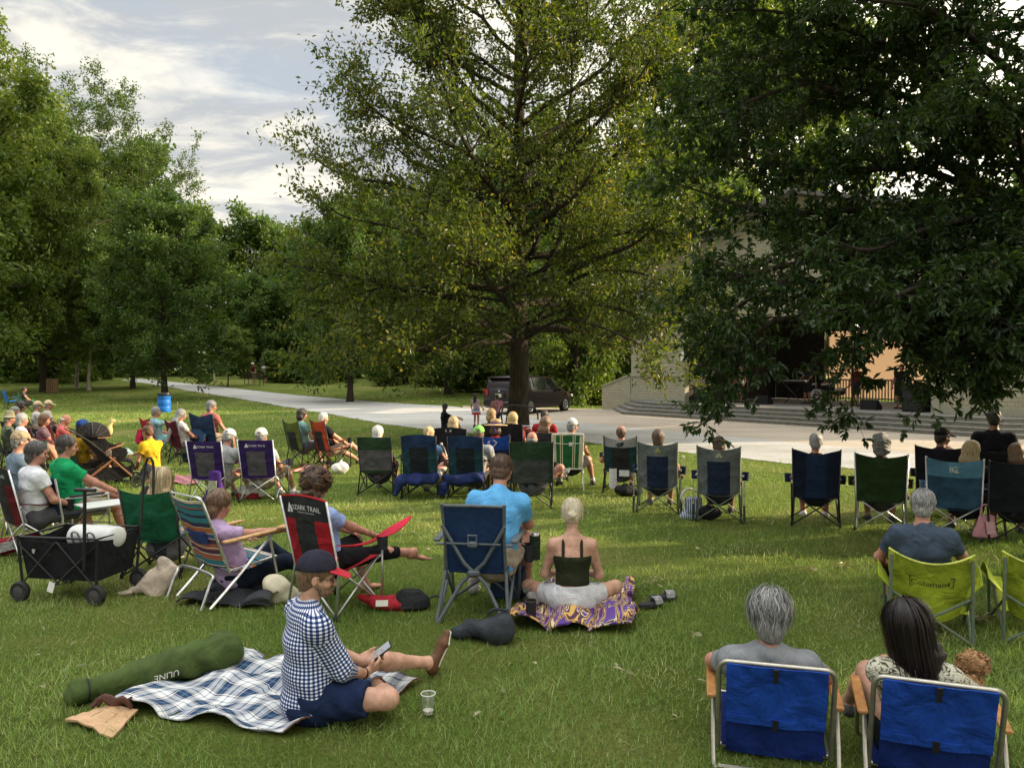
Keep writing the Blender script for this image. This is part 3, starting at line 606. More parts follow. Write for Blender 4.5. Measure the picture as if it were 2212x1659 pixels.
def wrink(amp,seed=0,fr=1.):
    r=np.random.default_rng(seed); K=r.normal(size=(5,3)); K=K/np.linalg.norm(K,axis=1,keepdims=True)*r.uniform(18,60,(5,1))*fr; ph=r.uniform(0,6.28,5)
    def f(X,Y,Z):
        s=0; wv=np.sin(X*11+Z*9+ph[0])*1.3+np.sin(Y*13-Z*7)*1.1
        for i in range(5): s=s+np.sin(K[i,0]*X+K[i,1]*Y+K[i,2]*Z+ph[i]+wv)/(1+.35*i)
        return (amp*.5*s).astype(np.float32)
    return f
def nets(D,lo,h):
    S=D<0; c=[(i,j,k) for i in (0,1) for j in (0,1) for k in (0,1)]; n=[s-1 for s in D.shape]
    g=lambda A,o:A[o[0]:o[0]+n[0],o[1]:o[1]+n[1],o[2]:o[2]+n[2]]
    cnt=sum(g(S,o).astype(np.int8) for o in c); act=(cnt>0)&(cnt<8); idx=np.argwhere(act); m=len(idx)
    val={o:g(D,o)[act] for o in c}; pos=np.zeros((m,3)); cn=np.zeros(m)
    for o in c:
        for ax in range(3):
            if o[ax]: continue
            q=list(o); q[ax]=1; q=tuple(q); a,b=val[o],val[q]; ms=(a<0)!=(b<0); t=np.where(ms,a/np.where(ms,a-b,1),0)
            p=np.tile(np.array(o,float),(m,1)); p[:,ax]+=t; pos[ms]+=p[ms]; cn+=ms
    V=lo+(idx+pos/cn[:,None])*h; vid=np.full(n,-1,np.int64); vid[act]=np.arange(m); Fs=[]
    for ax in range(3):
        A=[slice(None)]*3;B=[slice(None)]*3; A[ax]=slice(0,-1); B[ax]=slice(1,None); sa=S[tuple(A)]; sb=S[tuple(B)]
        e=np.argwhere(sa!=sb); u,v=[(1,2),(2,0),(0,1)][ax]
        e=e[(e[:,u]>0)&(e[:,v]>0)&(e[:,u]<n[u])&(e[:,v]<n[v])]
        q=[]
        for du,dv in ((1,1),(0,1),(0,0),(1,0)):
            w=e.copy(); w[:,u]-=du; w[:,v]-=dv; q.append(vid[w[:,0],w[:,1],w[:,2]])
        q=np.stack(q,1); fl=~sa[e[:,0],e[:,1],e[:,2]]; q[fl]=q[fl][:,::-1]; Fs.append(q)
    F=np.concatenate(Fs); return V,F[(F>=0).all(1)]
def iso(prims,h,noise=None):
    bx=[pbox(p) for p in prims if not p[7]]; lo=np.min([b[0] for b in bx],0)-2.5*h-.01; hi=np.max([b[1] for b in bx],0)+2.5*h+.01
    n=np.ceil((hi-lo)/h).astype(int)+1; ax=[(lo[i]+h*np.arange(n[i])).astype(np.float32) for i in range(3)]; D=np.full(n,.3,np.float32)
    for p in prims:
        if p[0]=='pl': sl=tuple(slice(0,k) for k in n)
        else:
            b0,b1=pbox(p); m=max(p[5],2*h)+.02; i0=np.maximum(0,np.floor((b0-m-lo)/h).astype(int)); i1=np.minimum(n,np.ceil((b1+m-lo)/h).astype(int)+1); sl=tuple(slice(a,b) for a,b in zip(i0,i1))
            if any(b<=a for a,b in zip(i0,i1)): continue
        X,Y,Z=ax[0][sl[0]][:,None,None],ax[1][sl[1]][None,:,None],ax[2][sl[2]][None,None,:]
        d=pdist(p,X,Y,Z).astype(np.float32); s=D[sl]; k=max(p[5],1e-4)
        if p[7]: D[sl]=np.maximum(s,-d)
        else: hh=np.maximum(k-np.abs(s-d),0)/k; D[sl]=np.minimum(s,d)-hh*hh*k*.25
    if noise: D+=noise(ax[0][:,None,None],ax[1][None,:,None],ax[2][None,None,:])
    return nets(D,lo,h)
def blob(name,prims,h,m,parent,noise=None,uvf=None):
    V,F=iso(prims,h,noise)
    if len(F)==0: return None
    return obj(name,mesh(name,V,F,m,None,True,uvf(V,F) if uvf else None),parent)
def ik(a,c,l1,l2,pole):
    a=np.array(a,float); c=np.array(c,float); d=c-a; L=np.linalg.norm(d); Lc=min(L,(l1+l2)*.998); u=d/L; c=a+u*Lc
    x=(l1*l1-l2*l2+Lc*Lc)/(2*Lc); hh=math.sqrt(max(l1*l1-x*x,0)); p=np.array(pole,float); p=p-u*(p@u); return a+u*x+nrm(p)*hh,c
def rotz(a): c,s=math.cos(a),math.sin(a); return np.array([[c,-s,0],[s,c,0],[0,0,1.]])
def rotx(a): c,s=math.cos(a),math.sin(a); return np.array([[1,0,0],[0,c,-s],[0,s,c]])
def roty(a): c,s=math.cos(a),math.sin(a); return np.array([[c,0,s],[0,1,0],[-s,0,c]])
SKIN={'l':(.46,.26,.18),'m':(.35,.185,.12),'t':(.25,.12,.07),'d':(.20,.10,.06),'r':(.42,.20,.14)}
HAIRM={}
def hairmat(col):
    key=tuple(col)
    if key in HAIRM: return HAIRM[key]
    m,nt,b,N,L=newmat('hair'); tc=N('ShaderNodeTexCoord'); mp=N('ShaderNodeMapping'); mp.inputs['Scale'].default_value=(150,150,9); L(tc.outputs['Object'],mp.inputs[0])
    n=N('ShaderNodeTexNoise'); n.inputs['Scale'].default_value=1.; n.inputs['Detail'].default_value=5; n.inputs['Distortion'].default_value=.6; L(mp.outputs[0],n.inputs['Vector'])
    c=N('ShaderNodeValToRGB'); e=c.color_ramp.elements; e[0].position=.3; e[0].color=c4([v*.4 for v in col]); e[1].position=.7; e[1].color=c4([min(1,v*1.45) for v in col]); L(n.outputs['Fac'],c.inputs[0]); L(c.outputs[0],b.inputs['Base Color'])
    bp=N('ShaderNodeBump'); bp.inputs['Strength'].default_value=.8; bp.inputs['Distance'].default_value=.01; L(n.outputs['Fac'],bp.inputs['Height']); L(bp.outputs[0],b.inputs['Normal']); b.inputs['Roughness'].default_value=.45
    HAIRM[key]=m; return m
HC={'white':(.55,.53,.50),'grey':(.20,.195,.19),'dgrey':(.075,.07,.068),'blonde':(.46,.33,.17),'pale':(.62,.53,.38),'brown':(.085,.045,.025),'dark':(.022,.015,.012),'black':(.012,.011,.012),'lbrown':(.17,.10,.055),'red':(.11,.045,.022),'silver':(.30,.295,.29)}
def hand_prims(w,dr,nm,side,h,curl=.5,spread=.10,k=.008):
    "w wrist, dr pointing dir, nm back-of-hand normal; side=+1 thumb to +lat; fingers of unequal length"
    d=nrm(dr); nm=np.array(nm,float); nm=nrm(nm-d*(nm@d)); lat=np.cross(d,nm)*side; rf=max(.0088,h*.85)
    P=[EC(w,w+d*.085,(.026,.018),(.041,.0145),lat,.02)]
    for i,(o,L) in enumerate(((.031,.072),(.010,.080),(-.011,.074),(-.031,.058))):
        b=w+d*.085+lat*o; f=nrm(d+lat*spread*o*20); dn=-nm
        c1=.25*curl+.1; e1=b+(f*math.cos(c1)+dn*math.sin(c1))*L*.5; c2=c1+1.25*curl; e2=e1+(f*math.cos(c2)+dn*math.sin(c2))*L*.52
        P+=[RC(b,e1,rf*1.04,rf*.95,k),RC(e1,e2,rf*.95,rf*.8,k)]
    tb=w+d*.03+lat*.024; t1=tb+nrm(d*.62+lat*.75-nm*.25)*.042; t2=t1+nrm(d*.9+lat*.2-nm*.3*(1+curl))*.033
    return P+[RC(tb,t1,.0145,.0115,.014),RC(t1,t2,max(.0105,h*.9),max(.0085,h*.8),k)]
def person(label,loc,yaw,pose='chair',hs=.21,sc=.95,fem=False,fat=1.,skin='m',shirt=(.3,.3,.3),sleeve=.45,pants=(.05,.05,.06),pleg=1.,shoe=(.04,.04,.045),hair='brown',style='short',hat=None,
           lean=19,side=0.,hy=0.,hp=4.,hr=0.,hands=None,feet=None,poles=None,knees=None,h=.0125,group='people sitting on the lawn',glasses=False,twist=0.,shirtmat=None,uvshirt=None,curl=(.55,.55),hdir=(None,None),hnm=(None,None),
           tank=False,hairh=None,skirt=None,z0=0.,neckf=.02,barefoot=False,toe=(None,None),fr=.004,pelvis_y=-.035,socks=None,ret=False,beard=None):
    t=root('person',label,'person',loc,yaw,group,sc); b=.88 if fem else 1.; S=rotz(-twist)
    le=R_(lean); u=np.array([math.sin(R_(side)),-math.sin(le),math.cos(le)]); u=nrm(u); X=np.array([1.,0,0]); 
    if pose=='stand': pel=np.array([0,0,.93+z0])
    elif pose=='floor': pel=np.array([0,0,.115+z0])
    else: pel=np.array([0,pelvis_y,hs+.115+z0])
    wa=pel+u*.17; ch=pel+u*.34; sh=pel+u*.47; nk=pel+u*.515; Xs=S@X; fw=S@np.array([0,1.,0])
    hn=nk+u*.045+fw*neckf+np.array([0,0,.04]); RH=rotz(-R_(hy)-twist)@roty(R_(hr))@rotx(-R_(hp)); HCn=hn+RH@np.array([0,.022,.105]); Hh=lambda x,y,z: HCn+RH@np.array([x,y,z])
    shw=.185 if not fem else .16
    sho=[sh+Xs*s*shw-u*.02 for s in (-1,1)]; hip=[pel+X*s*.092 for s in (-1,1)]
    if pose=='stand': dfe=[pel*[1,1,0]+[s*.10,.0,.075] for s in (-1,1)]
    else: dfe=[np.array([s*.15,pel[1]+.55,.075]) for s in (-1,1)]
    fe=[np.array(feet[i]) if feet and feet[i] is not None else dfe[i] for i in (0,1)]
    dha=[np.array([s*.20,pel[1]+.30,pel[2]+.10]) for s in (-1,1)] if pose!='stand' else [pel+[s*.27,.04,-.05] for s in (-1,1)]
    ha=[np.array(hands[i]) if hands and hands[i] is not None else dha[i] for i in (0,1)]
    kn=[];an=[];el=[];wr=[]
    for i,s in ((0,-1),(1,1)):
        kp=np.array(knees[i]) if knees and knees[i] is not None else np.array([s*.15,.3,1.]) if pose!='stand' else np.array([0,1.,0])
        k_,a_=ik(hip[i],fe[i],.43,.42,kp); kn.append(k_); an.append(a_)
        pp=np.array(poles[i]) if poles and poles[i] is not None else np.array([s*.7,-.6,-.6])
        e_,w_=ik(sho[i],ha[i],.29,.25,pp); el.append(e_); wr.append(w_)
    ft=[nrm(toe[i]) if toe[i] is not None else nrm([s*.15,1.,-.1 if pose!='stand' else 0]) for i,s in ((0,-1),(1,1))]
    def torso(e,low=0.):
        return [EL(pel,(.155*fat+e,.118*fat+e,.115+e),None,.05),EC(pel+u*low,wa,((.148 if not fem else .155)*fat+e,.112*fat+e),((.142 if not fem else .118)*fat+e,.104*fat+e),X,.06),
                EC(wa,ch,((.142 if not fem else .118)*fat+e,.104*fat+e),(.158*b*(.5+.5*fat)+e,.112+e),X*.5+Xs*.5,.06),EC(ch,sh,(.158*b*(.5+.5*fat)+e,.112+e),(.135*b+e,.078+e),Xs,.06),
                RC(sho[0],sho[1],.054*b+e,.054*b+e,.06),RC(sh-u*.0,nk+u*.02,.085*b+e*.7,.052*b+e*.5,.05)]
    P=torso(0.)
    P+=[RC(nk-u*.03,hn+RH@np.array([0,-.004,.05]),.056*b,.053*b,.03)]
    P+=[EL(Hh(0,-.005,.03),(.077,.098,.092),RH,.02),EL(Hh(0,.025,-.035),(.060,.066,.078),RH,.03),EL(Hh(0,.058,-.085),(.030,.028,.024),RH,.025),RC(Hh(0,.088,.0),Hh(0,.108,-.036),.010,.0145,.014),
        RC(Hh(-.03,.085,.018),Hh(.03,.085,.018),.011,.011,.014),RC(Hh(-.018,.086,-.064),Hh(.018,.086,-.064),.0085,.0085,.010)]
    for s in (-1,1): P+=[EL(Hh(s*.078,-.004,-.008),(.010,.019,.031),RH@rotz(s*.35),.006),EL(Hh(s*.045,.062,-.03),(.026,.026,.024),RH,.02)]
    arm=lambda i,e:[RC(sho[i],el[i],.053*b+e,.042*b+e,.04),RC(el[i],wr[i],.043*b+e,.028*b+e,.03)]
    leg=lambda i,e:[RC(hip[i],kn[i],.088*fat**.5+e,.058+e,.05),RC(kn[i],an[i],.057+e,.036+e,.03)]
    for i,s in ((0,-1),(1,1)):
        P+=arm(i,0.); d=wr[i]-el[i]; d=nrm(d) if hdir[i] is None else nrm(hdir[i]); nm=np.array([0,0,1.]) if hnm[i] is None else np.array(hnm[i])
        if abs(nrm(nm)@d)>.95: nm=np.array([0,1.,.2])
        P+=hand_prims(wr[i]-d*.005,d,nm,-s,h,curl[i])
        P+=leg(i,0.)+[RC(kn[i]+ (an[i]-kn[i])*.28-nrm(np.cross(X,an[i]-kn[i]))*.012*0,kn[i]+(an[i]-kn[i])*.45,.056,.05,.03)]
        heel=an[i]-ft[i]*.045+np.array([0,0,-.035]) if pose!='x' else an[i]; dn=np.cross(X,ft[i]); 
        dn=-nrm(np.array([0,0,1.])-ft[i]*ft[i][2]) if abs(ft[i][2])<.8 else nrm(np.array([0,1.,0])*np.sign(ft[i][2]))
        heel=an[i]-ft[i]*.04+dn*.035; ball=an[i]+ft[i]*.12+dn*.045; P+=[RC(an[i],heel,.036,.032,.03),EC(heel,ball,(.03,.028),(.044,.022),np.cross(ft[i],dn),.03),EC(ball,ball+ft[i]*.055,(.043,.02),(.03,.014),np.cross(ft[i],dn),.02)]
        if barefoot and barefoot[i]:
            la=nrm(np.cross(ft[i],dn)); 
            for q in range(5): P.append(RC(ball+ft[i]*.03+la*(q-2)*.017,ball+ft[i]*(.082-.006*abs(q-1.5))+la*(q-2)*.016,.011,.009,.008))
    sk=skinm(SKIN[skin]); blob('body',P,h,sk,t)
    # clothes
    if shirt is not None and not tank:
        Q=torso(.012 if h>.011 else .017,.0)
        for i in (0,1):
            L1=np.linalg.norm(el[i]-sho[i])
            if sleeve<=1: e=sho[i]+(el[i]-sho[i])*sleeve; Q+=[RC(sho[i]-(el[i]-sho[i])*.05,e,.057*b+.012,(.053-.011*sleeve)*b+.02,.05,1)]
            else: e=el[i]+(wr[i]-el[i])*(sleeve-1); Q+=[RC(sho[i],el[i],.057*b+.012,.046*b+.014,.05),RC(el[i],e,.046*b+.014,.032*b+.014,.03,1)]
        Q.append(EL(hn+fw*.02+u*.02,(.062,.07,.05),None,.0,True))
        blob('shirt',Q,h,shirtmat or cloth(shirt,'shirt cloth'),t,wrink(fr,len(label)),uvshirt and (lambda V,F:uvshirt(V,F,sho,el,wr,pel,u)))
    if tank:
        Q=torso(.007)+[PLN(pel+u*tank[0],-u),PLN(pel+u*tank[1],u)]; o=blob('tank_top',Q,h*.8,cloth(shirt,'knit'),t,wrink(.002,3))
        def st(m):
            for s in (-1,1): m.tube([pel+u*(tank[1]-.03)+X*s*.078-fw*.112,pel+u*.44+X*s*.078-fw*.092,pel+u*.505+X*s*.075-fw*.035,pel+u*.5+X*s*.075+fw*.05,pel+u*.40+X*s*.075+fw*.118],.0145,6,smooth_pts=4)
        part('strap',cloth(shirt,'knit'),o,st)
    if pants is not None:
        Q=[EL(pel,(.155*fat+.014,.118*fat+.014,.12),None,.05),EC(pel-u*.04,pel+u*.10,(.158*fat+.012,.118*fat+.014),(.140*fat+.012,.108*fat+.012),X,.05)]
        for i in (0,1):
            if pleg<=1: Q.append(RC(hip[i],hip[i]+(kn[i]-hip[i])*pleg,.088*fat**.5+.016,.088*fat**.5+.016-(.028*pleg)+.006,.05,1))
            else: Q+=[RC(hip[i],kn[i],.088*fat**.5+.014,.058+.014,.05),RC(kn[i],kn[i]+(an[i]-kn[i])*(pleg-1),.058+.014,.055,.03,1)]
        Q.append(PLN(pel+u*.10,-u) if False else PLN(pel+u*.115,u))
        blob('trousers' if pleg>1 else 'shorts',Q,h,cloth(pants,'trouser cloth'),t,wrink(fr,len(label)+3))
    for i in (0,1):
        if barefoot and barefoot[i]: continue
        dn=-nrm(np.array([0,0,1.])-ft[i]*ft[i][2]) if abs(ft[i][2])<.8 else nrm(np.array([0,1.,0])*np.sign(ft[i][2])); la=np.cross(ft[i],dn)
        heel=an[i]-ft[i]*.045+dn*.04; ball=an[i]+ft[i]*.12+dn*.05
        o=blob('shoe',[RC(an[i]+dn*.005,heel,.042,.038,.03),EC(heel,ball,(.037,.036),(.05,.03),la,.03),EC(ball,ball+ft[i]*.07,(.05,.028),(.036,.02),la,.02),RC(an[i]-dn*.06,an[i]-dn*.1,.06,.06,.0,0,True)],max(.007,h*.7),mat('shoe',shoe,.6,.15,20,.1,80),t)
        if h<.012: blob('sole',[EC(heel+dn*.02,ball+dn*.017,(.040,.014),(.052,.013),la,.01),EC(ball+dn*.017,ball+ft[i]*.072+dn*.012,(.052,.013),(.036,.012),la,.01)],.007,mat('shoe sole',(.55,.52,.46),.7,.1),o)
        if socks: blob('sock',[RC(an[i]-(an[i]-kn[i])*.16,an[i],.046,.043,.01,2)],h,cloth(socks,'sock'),t)
    hm=hairmat(HC[hair] if isinstance(hair,str) else hair); hh=hairh or max(.008,h*.75); face=EL(Hh(0,.105,-.045),(.088,.085,.105),RH,0,True); hw=wrink(.003,len(label)+9,3.2)
    cr=EL(Hh(0,-.012,.038),(.088,.105,.098),RH,.02); nape=EL(Hh(0,-.055,-.025),(.070,.055,.075),RH,.03); earcut=[EL(Hh(s*.085,.01,-.02),(.02,.03,.035),RH,0,True) for s in (-1,1)]
    if style=='short': Q=[cr,nape,face]+earcut
    elif style=='thick': Q=[EL(Hh(0,-.015,.045),(.096,.114,.105),RH,.02),EL(Hh(0,-.06,-.04),(.078,.06,.095),RH,.03),face]
    elif style=='balding': Q=[EL(Hh(0,-.012,.02),(.086,.105,.085),RH,.02),nape,face,EL(Hh(0,.02,.135),(.085,.105,.085),RH,0,True)]+earcut
    elif style=='bald': Q=[EL(Hh(0,-.03,-.01),(.081,.086,.05),RH,.02),face,EL(Hh(0,.03,.1),(.1,.12,.085),RH,0,True)]+earcut
    elif style=='curly': Q=[EL(Hh(0,-.02,.045),(.118,.128,.118),RH,.02),EL(Hh(0,-.06,-.05),(.105,.08,.1),RH,.03),face]; hw=wrink(.016,len(label)+9,2.6)
    elif style=='bob': Q=[EL(Hh(0,-.012,.035),(.096,.112,.105),RH,.02),EL(Hh(0,-.045,-.06),(.102,.075,.09),RH,.03),face]
    elif style=='long': Q=[EL(Hh(0,-.012,.035),(.096,.112,.105),RH,.02),EC(Hh(0,-.05,-.0),Hh(0,-.07,-.13),(.096,.06),(.105,.05),Xs,.04),EC(Hh(0,-.07,-.12),Hh(0,-.07,-.13)+np.array([0,-.01,-.22]),(.105,.05),(.085,.035),Xs,.03),face]
    elif style=='vlong': Q=[EL(Hh(0,-.012,.035),(.096,.112,.105),RH,.02),EC(Hh(0,-.05,-.0),Hh(0,-.16,-.15),(.096,.06),(.09,.05),Xs,.04),EC(Hh(0,-.16,-.14),Hh(-.04,-.27,-.60),(.09,.05),(.06,.04),Xs,.03),face]
    elif style=='bun': Q=[EL(Hh(0,-.012,.038),(.089,.107,.1),RH,.02),EL(Hh(0,-.095,.0),(.045,.04,.05),RH,.02),EL(Hh(.008,-.12,-.01),(.028,.03,.036),RH,.015),EL(Hh(0,-.05,-.045),(.055,.045,.045),RH,.03),face]+earcut
    elif style=='topbun': Q=[cr,nape,EL(Hh(0,-.06,.15),(.045,.045,.04),RH,.01),face]+earcut
    elif style=='pony': Q=[EL(Hh(0,-.012,.038),(.091,.108,.1),RH,.02),EL(Hh(0,-.11,.08),(.03,.035,.03),RH,.02),RC(Hh(0,-.12,.08),Hh(0,-.15,-.05),.026,.022,.02),RC(Hh(0,-.15,-.05),Hh(0,-.13,-.18),.022,.008,.02),nape,face]+earcut
    else: Q=None
    if Q and not (hat and style=='bald'): blob('hair',Q,hh,hm,t,hw)
    if beard: blob('beard',[EL(Hh(0,.05,-.072),(.058,.056,.042),RH,.02),RC(Hh(-.068,.01,-.04),Hh(-.05,.05,-.075),.012,.018,.02),RC(Hh(.068,.01,-.04),Hh(.05,.05,-.075),.012,.018,.02),RC(Hh(-.024,.098,-.052),Hh(.024,.098,-.052),.007,.007,.01),RC(Hh(-.022,.097,-.066),Hh(.022,.097,-.066),.008,.008,0,0,True)],max(.006,hh*.6),hairmat(HC[beard]),t,wrink(.002,4,3))
    if hat:
        k,c1,c2=hat; 
        if k=='cap':
            hm1=cloth(c1,'cap cloth'); o=blob('cap',[EL(Hh(0,-.01,.05),(.096,.115,.105),RH,.02),PLN(Hh(0,0,.045),RH@np.array([0,.12,-1.]))],max(.006,hh*.8),hm1,t,wrink(.0015,2))
            blob('brim',[EC(Hh(0,.075,.050),Hh(0,.185,.022),(.080,.009),(.060,.008),RH@X,.01)],max(.0045,hh*.5),cloth(c2,'cap brim'),o)
        elif k=='bill': # backward seen cap with strap gap
            hm1=cloth(c1,'cap cloth'); o=blob('cap',[EL(Hh(0,-.01,.05),(.096,.115,.105),RH,.02),PLN(Hh(0,0,.045),RH@np.array([0,.12,-1.])),EL(Hh(0,-.125,.06),(.035,.03,.022),RH,0,True)],max(.006,hh*.8),hm1,t,wrink(.0015,2))
            blob('brim',[EC(Hh(0,.075,.050),Hh(0,.185,.022),(.080,.009),(.060,.008),RH@X,.01)],max(.0045,hh*.5),cloth(c2,'cap brim'),o)
        elif k=='bucket':
            part('sun_hat',cloth(c1,'hat cloth'),t,lambda m:m.lathe([(.155,.0),(.15,.004),(.1,.035),(.094,.075),(.08,.125),(.04,.145),(.0,.147)],Hh(0,-.01,.03),RH,24))
        elif k=='straw':
            o=part('straw_hat',mat('straw',c1,.8,.2,60,.6,150),t,lambda m:m.lathe([(.215,-.012),(.2,.0),(.15,.004),(.1,.012),(.094,.075),(.085,.095),(.05,.104),(.0,.105)],Hh(0,-.01,.055),RH,28))
            part('hat_band',cloth(c2,'ribbon'),o,lambda m:m.lathe([(.102,.012),(.0985,.05)],Hh(0,-.01,.055),RH,28) and m.tube([Hh(-.02,-.12,.08),Hh(.01,-.16,.02),Hh(.03,-.17,-.09)],[.02,.03,.012],6,smooth_pts=3))
    if glasses:
        def gl(m):
            for s in (-1,1):
                c=[Hh(s*.033+.024*math.cos(q),.101+.0-abs(.02*math.cos(q))*.3,.0+.017*math.sin(q)) for q in np.linspace(0,2*PI,13)]; m.tube(c,.0022,5,cap=False); m.tube([Hh(s*.057,.095,.004),Hh(s*.080,.04,.006),Hh(s*.083,-.015,.002)],.0022,5)
            m.tube([Hh(-.01,.106,.003),Hh(.01,.106,.003)],.002,5)
        part('glasses',paint((.015,.012,.01),'glasses frame'),t,gl)
    if h<.011:
        for s in (-1,1): blob('eye',[EL(Hh(s*.033,.083,.0),(.013,.0125,.011),RH,0)],.004,mat('eye',(.10,.07,.05),.15,.3,60),t)
    if h<.0115 and not ret and hat is None and style in ('short','thick','long','curly'):
        c=HC[hair] if isinstance(hair,str) else hair; st=[(0,tuple(v*.4 for v in c)),(.55,tuple(c)),(1,tuple(min(.8,v*1.7) for v in c))]
        strands('hair_locks',t,dict(Hh=Hh,RH=RH,HC=HCn),700,st,(.05,2.05),(.3,.6) if style!='long' else (.9,2.),.008,.005,len(label),.05,wave=.01 if style!='curly' else .05,ell=(.087,.105,.098) if style=='short' else (.094,.112,.104),phi=(PI*.84,PI*2.16))
    if ret: return t,dict(Hh=Hh,RH=RH,sho=sho,el=el,wr=wr,kn=kn,an=an,pel=pel,u=u,HC=HCn,hip=hip,ft=ft)
    return t
def strands(name,parent,info,N,col,th=(.2,1.9),span=(.5,1.1),rad=.012,w=.0035,seed=1,drop=0.,wave=.01,part_=.0,phi=None,ell=(.088,.106,.1)):
    "hair locks as thin ribbons following the skull, then hanging"
    r=np.random.default_rng(seed); k=9; Hh=info['Hh']; RH=info['RH']; V=[];F=[];rn=[]
    ph=r.uniform(*(phi or (PI*.78,PI*2.22)),N); t0=r.uniform(th[0],th[1]-.3,N); dt=r.uniform(*span,N); lf=rad*np.where(r.random(N)<.08,r.uniform(1.2,2.2,N),r.uniform(.2,1.3,N)); wa=r.normal(0,1,N)
    T=t0[:,None]+dt[:,None]*np.linspace(0,1,k)[None]; hang=np.maximum(T-th[1],0); T2=np.minimum(T,th[1])
    P_=ph[:,None]+wave*8*np.sin(np.linspace(0,5,k)[None]+wa[:,None]*3)*r.uniform(.3,1,(N,1))
    x=(ell[0]+lf[:,None])*np.sin(T2)*np.cos(P_); y=-.012+(ell[1]+lf[:,None])*np.sin(T2)*np.sin(P_); z=.035+(ell[2]+lf[:,None])*np.cos(T2)-hang*(.1+drop)
    L=np.stack([x,y,z],-1); Wp=info['HC']+L@RH.T
    Wp[...,2]-=0; tg=np.gradient(Wp,axis=1); out=Wp-info['HC']; s=unit(np.cross(tg,out)); ww=w*np.sin(np.linspace(.5,PI-.15,k))[None,:,None]*r.uniform(.6,1.3,(N,1,1))
    V=np.stack([Wp-s*ww/2,Wp+s*ww/2],2).reshape(-1,3); j=np.arange(k-1); q=np.stack([2*j,2*j+1,2*j+3,2*j+2],1); F=(np.arange(N)[:,None,None]*2*k+q[None]).reshape(-1,4)
    return obj(name,mesh(name,V,F,hairlock(col),None,True,None,np.repeat(r.random(N),k-1)),parent)
def hairlock(stops):
    key=('lock',str(stops))
    if key not in HAIRM:
        m=leafmat('hair locks',stops,.15,(1,1,1),.4,1.5,.4); HAIRM[key]=m
    return HAIRM[key]
# ================================================================ folding chairs
BLK=(.014,.014,.016); SIL=(.55,.55,.56); GRY=(.16,.17,.18)
SHM={}
def shared(name,key,mats,parent,fn):
    k=(name,key)
    if k not in SHM: m=MB(); fn(m); me=mesh(name,m.v,m.f,mats,m.m,True); SHM[k]=me
    return obj(name,SHM[k],parent)
def tube_mat(f): return {'black':paint(BLK,'black tube',.4),'silver':metal(SIL),'grey':paint(GRY,'grey tube',.4),'green':paint((.10,.13,.09),'green grey tube',.45),'white':paint((.7,.68,.6),'cream tube',.5)}[f]
CG='folding camp chairs of the audience'
def backsurf(w,z0,z1,y0,y1,sag,dip,flare=.04):
    def S(u,v,o=0.):   # u -1..1 , v 0..1 ; o offset towards the rear (camera)
        e=(1-u*u); y=y0+(y1-y0)*v-sag*e*math.sin(PI*min(1,.2+.62*v))
        return np.array([u*w/2*(1+flare*v)*(1-.03*math.sin(PI*v)), y-o, z0+(z1-z0)*v-dip*e*max(0,v)**3])
    return S
def logo(parent,S,w,hgt,items,o=.006):
    "items: (kind, text, u, v, size m, colour): lettering and marks sewn on the rear of a backrest"
    for k,s,u0,v0,sz,col in items:
        m=mat('print',col,.7,.05)
        if k=='text':
            V,F=text2d(s); decal('lettering',parent,V*sz,F,lambda a,b:S(u0+a*2/w,v0+b/hgt,o),m)
        else:
            V,F=k(s); decal('emblem',parent,np.array(V)*sz,F,lambda a,b:S(u0+a*2/w,v0+b/hgt,o),m)
def tri_logo(_): return [(-.5,-.45),(.05,-.45),(-.02,-.15),(-.12,.0),(.03,.0),(.12,-.2),(.2,-.45),(.55,-.45),(.05,.6)],[[0,1,2,3,8],[3,4,8],[4,5,6,7,8]]
def eagle(_): return [(-.6,.1),(-.2,.42),(.55,.5),(.35,.32),(.6,.25),(.3,.1),(.5,-.02),(.2,-.1),(.3,-.25),(-.05,-.22),(-.3,-.42),(-.28,-.2),(-.62,-.22),(-.45,-.05)],[[0,13,1],[1,13,5,3],[1,3,2],[3,5,4],[13,12,11],[13,11,9,7,5],[5,7,6],[7,9,8],[11,10,9]]
def diamond(_): return [(0,.6),(-.55,.1),(0,-.65),(.55,.1),(0,.45),(-.42,.08),(0,-.48),(.42,.08)],[[0,1,5,4],[1,2,6,5],[2,3,7,6],[3,0,4,7]]
def rect(s): 
    a,b=s; return [(-a,-b),(a,-b),(a,b),(-a,b)],[[0,1,2,3]]
def frame_rect(s):
    a,b,t=s; return [(-a,-b),(a,-b),(a,b),(-a,b),(-a+t,-b+t),(a-t,-b+t),(a-t,b-t),(-a+t,b-t)],[[0,1,5,4],[1,2,6,5],[2,3,7,6],[3,0,4,7]]
